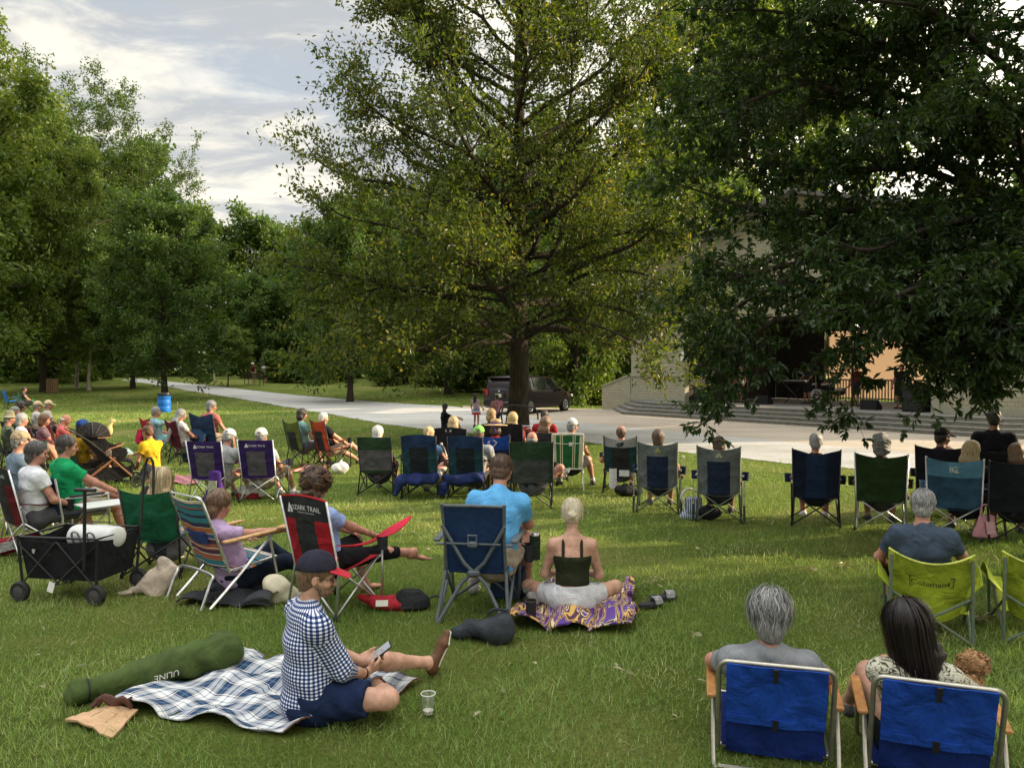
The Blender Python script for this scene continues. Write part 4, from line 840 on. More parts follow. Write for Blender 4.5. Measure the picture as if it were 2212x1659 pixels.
def camp_chair(label,loc,yaw,cols,frame='black',top=.90,w=.52,dip=.0,reg=None,cup=True,logos=(),seatc=None,sc=1.,arms=True,sag=.05,group=CG,rocker=False,peak=False,edge=None):
    c=root('camp_chair',label,'chair',loc,yaw,group,sc); fm=tube_mat(frame); S=backsurf(w,.36,top,-.20,-.335,sag,dip)
    if peak:
        S0=S; S=lambda u,v,o=0.: S0(u,v,o)+np.array([0,0,-peak*(1-abs(u))**1.0*v**2])
    nu,nv=19,15; P=np.array([[S(-1+2*i/(nu-1),j/(nv-1)) for j in range(nv)] for i in range(nu)])
    r=np.random.default_rng(len(label)); P[1:-1,1:-1,1]+=r.normal(0,.0025,(nu-2,nv-2))
    mats=[fab(k,'chair fabric') for k in cols]; 
    bk=part('backrest',mats,c,lambda m:m.sheet(P,.006,reg))
    logo(bk,S,w,top-.36,logos)
    if edge: part('piping',fab(edge,'chair piping'),bk,lambda m:m.tube([S(-1+2*i/16.,1.,-.0)+[0,0,.004] for i in range(17)],.009,6))
    Q=np.array([[[(-1+2*i/12)*w/2*(.93+.07*j/8),-.20+.46*j/8,.36+.07*j/8-.075*(1-(-1+2*i/12)**2)*math.sin(PI*(.12+.76*j/8))] for j in range(9)] for i in range(13)])
    part('seat',fab(seatc or cols[0],'chair fabric'),c,lambda m:m.sheet(Q,.006))
    key=(frame,top,w,rocker)
    for s in (-1,1):
        shared('upright',key+(s,),fm,c,lambda m:m.tube([(s*.285,-.265,0),(s*w/2,-.205,.38),(s*w/2*1.045,-.345,top+.008)],.0105,8))
        shared('leg',key+(s,'rear'),fm,c,lambda m:m.tube([(-s*.28,-.262-.012*s,.02),(s*.255,-.200-.012*s,.385)],.0095,7))
        shared('leg',key+(s,'front'),fm,c,lambda m:m.tube([(-s*.285,.262+.012*s,.02),(s*.26,.255+.012*s,.42)],.0095,7))
        shared('leg',key+(s,'side'),fm,c,lambda m:m.tube([(s*.275,-.26,.02),(s*.245,.255,.42)],.0095,7) and m.tube([(s*.29,.262,.02),(s*.268,-.2,.385)],.0095,7))
        shared('arm_post',key+(s,),fm,c,lambda m:m.tube([(s*.285,.265,0),(s*.295,.25,.59)],.0095,7))
        for q,(fx,fy) in enumerate(((s*.285,-.265),(s*.285,.265))): shared('foot',key+(s,q),paint(BLK,'rubber'),c,lambda m:m.lathe([(.0,0),(.017,.0),(.017,.03),(.012,.045)],(fx,fy,0),None,8))
        if arms:
            A=np.array([[[s*(.262+.055*i/3),-.235+.52*j/6,.60-.03*math.sin(PI*j/6)-.01*j/6] for j in range(7)] for i in range(4)])
            ar=part('armrest',fab(seatc or cols[0],'chair fabric'),c,lambda m:m.sheet(A,.008))
            if cup and (s>0 or cup==2): part('cup_holder',fab(cols[-1] if cup!=3 else cols[0],'chair fabric'),ar,lambda m:m.lathe([(.0,-.11),(.042,-.11),(.046,0),(.050,.0),(.044,-.005)],(s*.335,.215,.605),None,12))
    if rocker:
        for s in (-1,1):
            part('rocker_strut',[metal(SIL),paint((.03,.04,.04),'dark sleeve'),paint((.4,.25,.08),'brass collar')],c,lambda m:(m.tube([(s*.32,-.30,.22),(s*.315,-.30,.56)],.008,7,0),m.tube([(s*.325,-.30,.0),(s*.32,-.30,.24)],.015,8,1),m.tube([(s*.32,-.30,.235),(s*.32,-.30,.25)],.018,8,2)))
    return c
def two_tone(band=.7,p=(.2,.8),v1=.1):   # band above, centre panel below
    return lambda u,v: 1 if (v<band and p[0]<u<p[1] and v>v1) else 0
# low blue lawn chairs with wooden arms (front right)
def lawn_chair(label,loc,yaw,cut=0.):
    c=root('lawn_chair',label,'chair',loc,yaw,'low blue lawn chairs with wooden arms'); al=metal((.42,.40,.34),'worn aluminium',.4); bl=fab((.010,.055,.33),'blue nylon'); dk=fab((.006,.020,.13),'navy nylon'); wd=mat('varnished wood',(.42,.20,.07),.4,.25,18,.1,60)
    w=.52; L=math.hypot(.46,.22); S=lambda u,v,o=0.: np.array([u*.235,-.12-.19*v-o-.012*(1-u*u),.03+.525*v-.012*math.sin(3*u+1)*v*(1-v)])
    part('backrest',bl,c,lambda m:m.sheet(np.array([[S(-1+2*i/14,.42+.58*j/9,.03+.004*math.sin(i*1.3+j)) for j in range(10)] for i in range(15)]),.006))
    part('sling',dk,c,lambda m:m.sheet(np.array([[S(-1+2*i/14,.98*j/12,.018-.01*math.sin(PI*j/12)) for j in range(13)] for i in range(15)]),.005))
    part('pocket_flap',bl,c,lambda m:m.sheet(np.array([[S(-1+2*i/14,.36+.09*j/3,.036+.006*math.sin(i*.9)) for j in range(4)] for i in range(15)]),.004))
    part('fastener',paint(BLK,'black webbing'),c,lambda m:m.sheet(np.array([[S(.0+.06*i,.33+.12*j/3,.046) for j in range(4)] for i in (-1,0,1)]),.006)); part('fastener',paint(BLK,'black webbing'),c,lambda m:m.sheet(np.array([[S(-.02+.05*i,.86+.14*j/3,.046) for j in range(4)] for i in (-1,0,1)]),.006))
    def bf(m):
        pts=[S(-1.17,.0),S(-1.16,.5),S(-1.15,.88)]+[S(-1.15+.18*(1-math.cos(q)),.88+.12*math.sin(q)) for q in np.linspace(.2,PI/2,5)]
        pts+=[p*[-1,1,1] for p in pts[::-1]]; m.tube(pts,.0125,10)
    part('back_frame',al,c,bf)
    for s in (-1,1):
        part('armrest',wd,c,lambda m:m.bar((s*.305,-.17,.315),(s*.315,.24,.335),.05,.022,bev=.006))
        part('leg',al,c,lambda m:m.tube([(s*.30,-.13,.305),(s*.295,-.26,.015),(s*.27,-.28,.0125)],.0115,8,smooth_pts=2))
        part('leg',al,c,lambda m:m.tube([(s*.30,.2,.32),(s*.295,.3,.015),(s*.27,.32,.0125)],.0115,8,smooth_pts=2))
    part('base_bar',al,c,lambda m:(m.tube([(-.27,-.28,.0125),(.27,-.28,.0125)],.0115,8),m.tube([(-.27,.32,.0125),(.27,.32,.0125)],.0115,8)))
    part('seat_frame',al,c,lambda m:m.tube([(-.265,-.10,.04),(-.265,.33,.14),(.265,.33,.14),(.265,-.10,.04),(-.265,-.10,.04)],.0115,8))
    part('seat',dk,c,lambda m:m.sheet(np.array([[[(-1+2*i/8)*.255,-.12+.45*j/8,.05+.09*j/8-.03*(1-(-1+2*i/8)**2)*math.sin(PI*j/8)] for j in range(9)] for i in range(9)]),.006))
    return c
# yellow green sling chair (front right)
def sling_chair(label,loc,yaw,txt=True):
    c=root('camp_chair',label,'chair',loc,yaw,'lime green sling chairs'); fm=tube_mat('green'); lime=fab((.27,.33,.025),'lime canvas'); w=.56
    S=lambda u,v,o=0.: np.array([u*.28*(.72+.28*min(1,v*1.5)), -.10-.18*v**1.1-.07*(1-u*u)*(1-v)-o-.05*(1-u*u), .17+.49*v-(.085*(1-u*u))*v**2 -.05*(1-u*u)*(1-v)])
    bk=part('backrest',lime,c,lambda m:m.sheet(np.array([[S(-1+2*i/20,j/14) for j in range(15)] for i in range(21)]),.006))
    part('hem',fab((.50,.55,.12),'pale hem'),bk,lambda m:m.tube([S(-1+2*i/16,1.,.0)+[0,0,.003] for i in range(17)],.008,6))
    if txt:
        logo(bk,S,w,.49,[('text','Coleman',-.06,.62,.066,(.035,.045,.01)),(frame_rect,(.150,.046,.006),.02,.62,1.,(.035,.045,.01)),(lambda s:([(-.2,-.5),(.2,-.5),(.25,.0),(.12,.25),(.12,.5),(-.12,.5),(-.12,.25),(-.25,.0)],[[0,1,2,3,4,5,6,7]]),None,.42,.62,.035,(.035,.045,.01))],.011)
    part('seat',lime,c,lambda m:m.sheet(np.array([[[(-1+2*i/10)*.26,-.08+.45*j/8,.17+.15*j/8-.06*(1-(-1+2*i/10)**2)*math.sin(PI*j/8)] for j in range(9)] for i in range(11)]),.006))
    for s in (-1,1):
        part('wing',lime,c,lambda m:m.sheet(np.array([[[s*(.235+.11*i/3),-.16+.42*j/6,.30+.12*i/3+.09*(i/3)*math.sin(PI*j/6)-.02*j/6] for j in range(7)] for i in range(4)]),.006))
        part('upright',fm,c,lambda m:m.tube([(s*.27,-.30,0),(s*.262,-.29,.62)],.012,8))
        part('leg',fm,c,lambda m:m.tube([(-s*.25,-.305-.014*s,.02),(s*.25,-.29-.014*s,.34)],.0105,8))
        part('leg',fm,c,lambda m:m.tube([(s*.28,.26,0),(s*.30,.22,.44)],.0105,8))
        part('leg',fm,c,lambda m:m.tube([(s*.26,-.29,.03),(s*.27,.24,.33)],.0105,8) and m.tube([(s*.275,.25,.03),(s*.25,-.28,.33)],.0105,8))
        part('corner_patch',fab((.45,.50,.06),'canvas patch'),bk,lambda m:m.sheet(np.array([[S(s*(.86+.14*i),.86+.14*j,.007) for j in (0,.5,1)] for i in (0,.5,1)]),.004))
    return c
# heavy grey frame chair with navy mesh (front middle)
def big_chair(label,loc,yaw):
    c=root('camp_chair',label,'chair',loc,yaw); g=paint((.085,.10,.11),'grey aluminium',.4); nv=mat('navy mesh',(.010,.030,.085),.75,.2,30,.5,330,0,.2,fold=.2)
    S=lambda u,v,o=0.: np.array([u*.25*(1-.10*(1-v)),-.17-.14*v-o-.03*(1-u*u)*math.sin(PI*min(1,v+.25)),.36+.56*v])
    bk=part('backrest',nv,c,lambda m:m.sheet(np.array([[S(-1+2*i/14,j/14) for j in range(15)] for i in range(15)]),.006))
    part('seat',nv,c,lambda m:m.sheet(np.array([[[(-1+2*i/10)*.26,-.20+.48*j/8,.39+.05*j/8-.05*(1-(-1+2*i/10)**2)*math.sin(PI*(.15+.7*j/8))] for j in range(9)] for i in range(11)]),.006))
    part('top_rail',g,bk,lambda m:m.tube([S(-1,1.),S(0,1.005),S(1,1.)],.012,8))
    for s in (-1,1):
        part('back_post',g,c,lambda m:m.tube([S(s,1.03),S(s,.5),(s*.245,-.19,.38),(s*.24,-.16,.30)],.014,8))
        part('diagonal_brace',g,c,lambda m:m.tube([S(s*1.04,.72,.02),(s*.08,-.255+.01*s,.46),(-s*.10,-.27+.01*s,.30),(-s*.27,-.36,.0)],.0155,8))
        part('leg',g,c,lambda m:m.tube([(s*.245,-.18,.40),(s*.285,-.34,.0)],.014,8))
        part('leg',g,c,lambda m:m.tube([(s*.315,.20,.61),(s*.30,.24,.40),(s*.285,.30,.0)],.014,8))
        part('leg',g,c,lambda m:m.tube([(-s*.25,.26,.40),(s*.27,.30,.02)],.013,8))
        part('side_brace',g,c,lambda m:m.tube([(s*.28,.29,.02),(s*.25,-.17,.38)],.012,8) and m.tube([(s*.28,-.33,.02),(s*.265,.24,.40)],.012,8))
        part('armrest',paint((.10,.115,.125),'grey plastic',.5),c,lambda m:m.bar((s*.315,-.22,.625),(s*.325,.22,.635),.062,.03,bev=.01) and m.tube([(s*.25,-.235,.60),(s*.31,-.235,.60)],.012,8))
    part('crossbar',g,c,lambda m:m.tube([S(-.92,.46,.05),S(.92,.46,.05)],.009,8))
    part('handle',g,c,lambda m:m.box(S(0,.47,.075),(.085,.035,.05),None,0,.012) and m.tube([S(-.14,.50,.075),S(-.14,.60,.07),S(.14,.60,.07),S(.14,.50,.075)],.008,6))
    part('hub',g,c,lambda m:m.box((0,-.28,.385),(.10,.05,.045),None,0,.012))
    o=part('cup_pocket',fab((.03,.035,.04),'mesh pocket'),c,lambda m:m.lathe([(.0,-.15),(.035,-.15),(.058,-.02),(.062,.0),(.056,.0)],(s*.40*0+.385,.20,.52),None,14))
    return c
# webbing lawn chair in green and cream
def web_chair(label,loc,yaw):
    c=root('lawn_chair',label,'chair',loc,yaw); f=tube_mat('white'); G=(.02,.13,.05); Cc=(.62,.60,.42); st=[mat('green webbing',G,.8,.15),mat('cream webbing',Cc,.8,.1)]
    S=lambda u,v,o=0.: np.array([u*.235*(1.04-.10*(1-v)),-.19-.15*v-o,.36+.56*v-.0])
    reg=lambda u,v: 1 if (u<.10 or u>.90 or .22<u<.27 or .73<u<.78 or .30<u<.33 or .67<u<.70) else 0
    bk=part('backrest',st,c,lambda m:m.sheet(np.array([[S(-1+2*i/30,j/8) for j in range(9)] for i in range(31)]),.006,reg))
    part('tag',mat('white tag',(.75,.75,.72),.8,.05),bk,lambda m:m.box(S(.2,.73,.012),(.055,.004,.06)))
    part('seat',st,c,lambda m:m.sheet(np.array([[[(-1+2*i/30)*.24,-.20+.46*j/6,.36+.04*j/6-.03*math.sin(PI*j/6)] for j in range(7)] for i in range(31)]),.006,reg))
    def fr(m):
        p=[(-.24,-.20,.36),S(-1.06,.5),S(-1.04,.95),S(-.9,1.03),S(0,1.04)]; p=[np.array(q,float) for q in p]; m.tube(p+[q*[-1,1,1] for q in p[-2::-1]],.0125,8,smooth_pts=3)
    part('back_frame',f,c,fr); part('crossbar',f,bk,lambda m:m.tube([S(-1,.76,.02),S(0,.74,.03),S(1,.76,.02)],.006,6))
    part('seat_rail',f,c,lambda m:m.tube([(-.25,-.2,.35),(.25,-.2,.35)],.012,8) and m.tube([(-.25,.26,.39),(.25,.26,.39)],.012,8))
    for s in (-1,1):
        part('leg',f,c,lambda m:m.tube([(s*.255,.2,.60),(s*.26,-.22,.0)],.0115,8) if False else m.tube([(s*.255,-.2,.36),(s*.265,-.27,0)],.0115,8))
        part('leg',f,c,lambda m:m.tube([(s*.265,.3,.0),(s*.265,.22,.60)],.0115,8))
        part('armrest',f,c,lambda m:m.tube([(s*.262,-.235,.585),(s*.27,-.1,.60),(s*.27,.24,.605)],.014,8))
    return c
# low striped beach chair
def stripemat():
    m,nt,b,N,L=newmat('striped canvas'); uv=N('ShaderNodeUVMap'); uv.uv_map='UVMap'; sp=N('ShaderNodeSeparateXYZ'); L(uv.outputs[0],sp.inputs[0])
    n=N('ShaderNodeTexNoise'); n.inputs['Scale'].default_value=6; mm=N('ShaderNodeMath'); mm.operation='MULTIPLY_ADD'; L(n.outputs['Fac'],mm.inputs[0]); mm.inputs[1].default_value=.012; L(sp.outputs[1],mm.inputs[2])
    c=N('ShaderNodeValToRGB'); c.color_ramp.interpolation='CONSTANT'; T=(.02,.17,.21);Nv=(.018,.018,.06);O=(.38,.12,.035);Cr=(.6,.5,.38);Pu=(.06,.02,.06);Bl=(.03,.07,.26);R=(.32,.09,.06)
    st=[(0,Nv),(.03,Cr),(.045,T),(.12,O),(.14,R),(.20,Cr),(.215,Pu),(.28,O),(.30,Cr),(.315,R),(.36,O),(.37,Pu),(.44,Cr),(.455,Bl),(.52,Cr),(.535,O),(.61,Cr),(.62,Nv),(.68,T),(.755,Nv),(.80,T),(.87,Nv),(.885,R),(.905,T),(.95,Nv),(.965,Cr)]
    e=c.color_ramp.elements
    while len(e)<len(st): e.new(.5)
    for i,(p,k) in enumerate(st): e[i].position=p; e[i].color=c4(k)
    L(mm.outputs[0],c.inputs[0]); L(c.outputs[0],b.inputs['Base Color']); b.inputs['Roughness'].default_value=.9
    n3=N('ShaderNodeTexNoise'); n3.inputs['Scale'].default_value=160; bp=N('ShaderNodeBump'); bp.inputs['Strength'].default_value=.3; bp.inputs['Distance'].default_value=.01; L(n3.outputs['Fac'],bp.inputs['Height']); L(bp.outputs[0],b.inputs['Normal']); return m
def beach_chair(label,loc,yaw):
    c=root('beach_chair',label,'chair',loc,yaw); al=metal((.62,.62,.62),'polished aluminium',.25); sm=stripemat(); wd=mat('light wood arm',(.50,.30,.13),.5,.25,18)
    S=lambda u,v,o=0.: np.array([u*.245,-.16-.235*v-o-.015*(1-u*u),.30+.60*v-.008*math.cos(u*3)])
    bk=part('backrest',sm,c,lambda m:m.sheet(np.array([[S(-1+2*i/14,j/16,.004*math.sin(i*1.1+j*.7)) for j in range(17)] for i in range(15)]),.006),uv=True)
    part('seat',sm,c,lambda m:m.sheet(np.array([[[(-1+2*i/10)*.245,-.17+.46*j/8,.29+.04*j/8-.04*math.sin(PI*j/8)] for j in range(9)] for i in range(11)]),.006),uv=True)
    pk=part('pocket',fab((.03,.05,.17),'navy pocket'),bk,lambda m:m.sheet(np.array([[S(-.62+1.2*i/10,.36+.19*j/4,.012+.012*math.sin(PI*i/10)) for j in range(5)] for i in range(11)]),.004))
    def fr(m):
        p=[(-.262,-.15,.27),S(-1.07,.5),S(-1.07,.96),S(-1.0,1.04),S(-.8,1.06)]; p=[np.array(q,float) for q in p]; m.tube(p,.0125,8,smooth_pts=3); m.tube([q*[-1,1,1] for q in p],.0125,8,smooth_pts=3); m.tube([S(-.8,1.06),S(.8,1.06)],.008,8)
    part('back_frame',al,c,fr)
    part('base_loop',al,c,lambda m:m.tube([(-.29,-.42,.02),(-.285,-.34,.22),(-.24,-.30,.28),(.24,-.30,.28),(.285,-.34,.22),(.29,-.42,.02)],.0125,8,smooth_pts=4))
    for s in (-1,1):
        part('leg',al,c,lambda m:m.tube([(s*.295,.24,.54),(s*.29,-.10,.22),(s*.285,-.34,.01)],.013,8,smooth_pts=2))
        part('leg',al,c,lambda m:m.tube([(s*.28,.22,.54),(s*.28,.33,.01)],.0125,8))
        part('armrest',wd,c,lambda m:m.bar((s*.29,-.22,.545),(s*.30,.30,.575),.055,.022,bev=.006))
    part('seat_frame',al,c,lambda m:m.tube([(-.262,-.16,.285),(-.262,.30,.33),(.262,.30,.33),(.262,-.16,.285)],.0115,8))
    part('cup_tray',wd,c,lambda m:m.bar((.30,.31,.60),(.46,.41,.61),.13,.018,bev=.004))
    return c
# director style side table chair (green shirted man)
def director_chair(label,loc,yaw):
    c=root('director_chair',label,'chair',loc,yaw); al=metal((.6,.6,.6)); nv=fab((.012,.025,.06),'navy canvas')
    S=lambda u,v,o=0.: np.array([u*.25,-.22-.07*v-o-.02*(1-u*u),.40+.44*v])
    part('backrest',nv,c,lambda m:m.sheet(np.array([[S(-1+2*i/12,.1+.9*j/10) for j in range(11)] for i in range(13)]),.006))
    part('seat',nv,c,lambda m:m.sheet(np.array([[[(-1+2*i/8)*.26,-.22+.46*j/6,.44-.03*(1-(-1+2*i/8)**2)] for j in range(7)] for i in range(9)]),.006))
    for s in (-1,1):
        part('back_post',al,c,lambda m:m.tube([S(s*1.02,1.),(s*.26,-.22,.42),(s*.26,-.24,.0)],.0115,8))
        part('leg',al,c,lambda m:m.tube([(s*.275,.25,.0),(s*.275,.24,.58),(s*.275,.18,.62),(s*.275,-.2,.62)],.0115,8,smooth_pts=3))
        part('armrest',paint((.02,.02,.022),'foam arm',.8),c,lambda m:m.bar((s*.275,-.16,.635),(s*.275,.2,.635),.045,.022,bev=.008))
        part('side_brace',al,c,lambda m:m.tube([(s*.27,-.23,.04),(s*.27,.24,.42)],.010,8))
    part('seat_rail',al,c,lambda m:m.tube([(-.26,-.22,.43),(.26,-.22,.43)],.011,8) and m.tube([(-.26,.24,.44),(.26,.24,.44)],.011,8))
    part('side_table',mat('pale table top',(.55,.58,.56),.4,.05),c,lambda m:m.box((.49,.10,.55),(.36,.46,.018),None,0,.006))
    part('table_bracket',al,c,lambda m:m.tube([(.28,-.06,.40),(.40,-.02,.54)],.008,6) and m.tube([(.28,.22,.40),(.40,.2,.54)],.008,6))
    return c
# ================================================================ the audience
def cp(px,py,face,rear=.265):
    g=gp(px,py); a=R_(face); return g+np.array([math.sin(a)*rear,math.cos(a)*rear,0]),-a
def loc_of(px,py,face): return gp(px,py),-R_(face)
def rest(l,yaw,x=0.,y=0.,z=0.):   # local point of a seated frame to world
    return np.array(l)+rotz(yaw)@np.array([x,y,z])
NV=(.012,.028,.075);DG=(.02,.045,.022);PU=(.028,.012,.085);RD=(.30,.012,.02);OL=(.08,.11,.025);GRN=(.012,.11,.04);CH=(.022,.024,.026);TE=(.012,.05,.06);ORG=(.33,.05,.02);MAR=(.07,.008,.016)
WHT=(.55,.55,.54)
# ---- gravel cap row by row, near to far -------------------------------------------------
def near_cast():
    # man on the plaid blanket
    l,y=loc_of(672,1556,57)
    def uvs(V,F,sho,el,wr,pel,u):
        C=V[F].mean(1); best=np.full(len(F),9.); lab=np.zeros(len(F),int)
        segs=[(sho[0],el[0]),(el[0],wr[0]),(sho[1],el[1]),(el[1],wr[1])]
        for i,(a,b) in enumerate(segs):
            d=b-a; t=np.clip(((C-a)@d)/(d@d),0,1); r=np.linalg.norm(C-a-t[:,None]*d,axis=1)
            a_=C-sho[i//2]; ok=(r<.085)&((t>.22) if i%2==0 else (t>=0)); s=ok&(r<best); best[s]=r[s]; lab[s]=i+1
        out=np.zeros((len(F),4,2)); Q=V[F]
        for k in range(5):
            m=lab==k
            if not m.any(): continue
            if k==0:
                X=np.array([1.,0,0]); f=np.cross(u,X); p=Q[m]-pel; cc=C[m]-pel
                a=np.arctan2(p@X,-(p@f)+.03); ac=np.arctan2(cc@X,-(cc@f)+.03)[:,None]; a=np.where(a-ac>PI,a-2*PI,np.where(a-ac<-PI,a+2*PI,a)); out[m,:,0]=a*.165; out[m,:,1]=p@u
            else:
                A,B=segs[k-1]; d=nrm(B-A); s=nrm(np.cross(d,[.3,1,.2])); g=np.cross(d,s); p=Q[m]-A; cc=C[m]-A
                a=np.arctan2(p@s,p@g); ac=np.arctan2(cc@s,cc@g)[:,None]; a=np.where(a-ac>PI,a-2*PI,np.where(a-ac<-PI,a+2*PI,a)); out[m,:,0]=a*.058; out[m,:,1]=p@d
        return out.reshape(-1,2)
    t,I=person('man in a checked shirt and red brimmed cap sitting on the plaid blanket',l,y,'floor',skin='l',sleeve=1.45,shirtmat=gingham(),uvshirt=uvs,pants=(.010,.018,.05),pleg=.72,shoe=(.10,.045,.02),hair='lbrown',style='short',hat=('cap',(.025,.025,.040),(.42,.03,.05)),
      lean=2,hy=24,hp=8,hands=((-.045,.34,.235),(.065,.31,.20)),feet=((-.12,.83,.10),(-.02,.42,.07)),knees=((-.3,.2,1.),(1.2,.3,.25)),toe=((-.05,.45,.9),(-.9,.4,.1)),h=.0065,glasses=True,beard='lbrown',curl=(.8,.7),ret=True,sc=.99,fat=1.16,hdir=((.35,.8,.1),(-.25,.9,.25)),hnm=((-.7,.2,-.6),(.8,.2,-.5)),fr=.008,z0=.0,poles=((-.7,-.5,-.5),(.75,-.6,-.4)))
    part('wristband',paint(BLK,'black band'),t,lambda m:m.lathe([(.033,-.006),(.036,-.006),(.036,.006),(.033,.006)],I['wr'][1]-nrm(I['wr'][1]-I['el'][1])*.025,np.stack(frame_of(I['wr'][1]-I['el'][1]),1),16))
    part('cap_badge',[mat('badge white',(.7,.6,.58),.7),mat('badge red',(.5,.03,.05),.7)],t,lambda m:m.prism([(.022*math.cos(q),.018*math.sin(q)) for q in np.linspace(0,6.28,11)[:-1]],lambda a,b,w:I['Hh'](a,.098-b*.35+w*.5,.105+b+w),.006,0) and m.prism([(.011*math.cos(q),.010*math.sin(q)) for q in np.linspace(0,6.28,7)[:-1]],lambda a,b,w:I['Hh'](a,.102-b*.35+w*.5,.108+b+w),.007,1))
    ph=root('phone','black phone held by the man in the checked shirt','phone',rest(l,y,.0,.43,.285),y); Rp=rotx(R_(38))@rotz(-.3)
    part('case',paint(BLK,'phone case'),ph,lambda m:m.box((0,0,0),(.078,.155,.011),Rp,0,.004)); part('screen',mat('phone screen',(.30,.33,.36),.12,.03,5,0,90,0,.6),ph,lambda m:m.box(Rp@np.array([0,0,.0062]),(.068,.142,.0012),Rp))
    # man in light blue shirt and heavy grey chair
    cl,cy=cp(1020,1352,8,.34); big_chair('large navy mesh chair with thick grey crossed frame under the blue shirted man',cl,cy)
    person('man in a bright sky blue t-shirt leaning forward, seen from behind',rest(cl,cy,.10,.06),cy,hs=.30,skin='r',shirt=(.11,.36,.66),sleeve=.62,pants=(.30,.25,.19),pleg=.9,shoe=(.3,.3,.3),hair='brown',style='short',sc=1.04,lean=-14,side=4,hp=24,hands=((-.10,.46,.55),(.12,.46,.55)),feet=((-.24,.42,.075),(.22,.40,.075)),h=.009,fr=.009,fat=1.12,poles=((-.9,-.2,-.5),(.9,-.2,-.5)),socks=(.5,.5,.5))
    # blonde woman with bun on the patterned blanket
    l,y=loc_of(1236,1338,4)
    t,I=person('woman with a white blonde bun and dark tank top sitting cross legged',l,y,'floor',fem=True,skin='l',shirt=(.022,.026,.014),tank=(.12,.365),pants=(.52,.53,.55),pleg=.50,hair='pale',style='bun',lean=-3,hp=10,hands=((-.10,.30,.30),(.10,.30,.30)),feet=((.02,.30,.06),(-.02,.36,.06)),knees=((-1.,.12,.22),(1.,.12,.22)),toe=((.9,.2,-.1),(-.9,.2,-.1)),h=.008,barefoot=(1,1),ret=True,z0=.04,poles=((-.7,-.7,-.5),(.7,-.7,-.5)))
    strands('hair_locks',t,I,420,[(0,(.40,.33,.22)),(.6,(.66,.58,.42)),(1,(.75,.70,.58))],(.15,1.75),(.5,1.2),.008,.006,3,wave=.01)
    for s in (-1,1): part('earring',metal((.8,.75,.6),'earring',.2),t,lambda m:m.lathe([(0,-.012),(.006,-.008),(.007,0),(.0,.008)],I['Hh'](s*.085,-.01,-.045),None,8))
    # curly haired woman in the red and black chair
    cl,cy=cp(672,1330,34); txt='OZARK TRAIL'
    camp_chair('red and black camp chair with a white mountain logo under the curly haired woman',cl,cy,[RD,CH],'silver',.955,.52,-.03,lambda u,v:1 if v>.68 or .25<u<.75 else 0,logos=[('text',txt,.10,.86,.052,(.62,.62,.62)),(tri_logo,None,-.62,.85,.075,(.62,.62,.62)),('text','Adventure & Experience',.12,.80,.019,(.5,.5,.5))],edge=RD,sag=.04)
    t,I=person('woman with short dark curly hair in a pale blue shirt, legs crossed and barefoot',rest(cl,cy,-.08,-.02),cy,hs=.30,fem=True,skin='r',shirt=(.27,.36,.66),sleeve=.55,pants=(.012,.012,.014),pleg=1.55,hair='brown',style='curly',lean=17,hy=6,hands=((-.06,.42,.56),(.22,.36,.60)),feet=((-.05,.52,.08),(.30,.84,.36)),knees=((-.1,.3,1.),(.15,.35,1.)),toe=((.1,1,-.05),(.15,.9,-.25)),barefoot=(1,1),h=.009,fat=1.08,ret=True,pelvis_y=.0)
    strands('hair_curls',t,I,520,[(0,(.02,.010,.006)),(.6,(.065,.03,.015)),(1,(.16,.08,.035))],(.1,2.2),(.25,.6),.022,.011,5,wave=.06,ell=(.108,.122,.11),phi=(PI*.6,PI*2.4))
    ch_=[o for o in bpy.data.objects if o.get('label','').startswith('red and black camp chair')][0]
    pts=lambda a,j:(.31+a*.065*math.sin(PI*min(1,.2+.75*j/8)),.20+.40*j/8,.595+.11*(j/8)**1.4)
    part('arm_flap',fab((.42,.015,.04),'red nylon'),ch_,lambda m:m.sheet(np.array([[pts(a,j) for j in range(9)] for a in np.linspace(-1,1,6)]),.007))
    # striped beach chair and woman in lavender
    cl,cy=cp(412,1312,40,.36); beach_chair('low beach chair with bright teal, navy and orange stripes and silver frame',cl,cy)
    person('woman in a lavender shirt and dark jeans leaning back in the striped beach chair',rest(cl,cy,-.05,.12),cy,hs=.05,fem=True,skin='r',shirt=(.42,.30,.48),sleeve=.45,pants=(.012,.018,.035),pleg=1.75,hair='lbrown',style='thick',lean=23,hp=12,hands=((-.26,.20,.42),(.33,.30,.57)),feet=((.0,.70,.07),(.16,.78,.07)),barefoot=(1,1),h=.009,fat=1.1,curl=(.4,.12),poles=((-.9,-.5,-.3),(.8,-.5,-.6)),sc=.98)
    can=root('drink_can','silver drink can standing in the wooden cup tray of the striped chair','can',rest(cl,cy,.38,.37,.60),0)
    part('can_body',[metal((.55,.56,.58),'can metal',.3),mat('can print',(.10,.10,.11),.4,.6,60,0,90,.3,.5,(.5,.5,.5))],can,lambda m:m.lathe([(.0,.0),(.027,.0),(.031,.008)],(0,0,0),None,16,0) and m.lathe([(.031,.008),(.031,.095)],(0,0,0),None,16,1) and m.lathe([(.031,.095),(.032,.10),(.027,.115),(.026,.122),(.0,.118)],(0,0,0),None,16,0))
    # blonde woman in green chair
    cl,cy=cp(326,1254,2); camp_chair('plain deep green camp chair on black legs under the blonde woman',cl,cy,[(.012,.10,.045)],'black',.86,.50,.04)
    t,I=person('woman with straight blonde shoulder length hair sitting in the deep green chair',rest(cl,cy,.02,.03),cy,hs=.15,fem=True,skin='l',shirt=(.05,.06,.08),sleeve=.3,pants=(.2,.2,.22),hair='blonde',style='long',h=.010,lean=12,ret=True,hands=((-.2,.3,.52),(.24,.22,.50)))
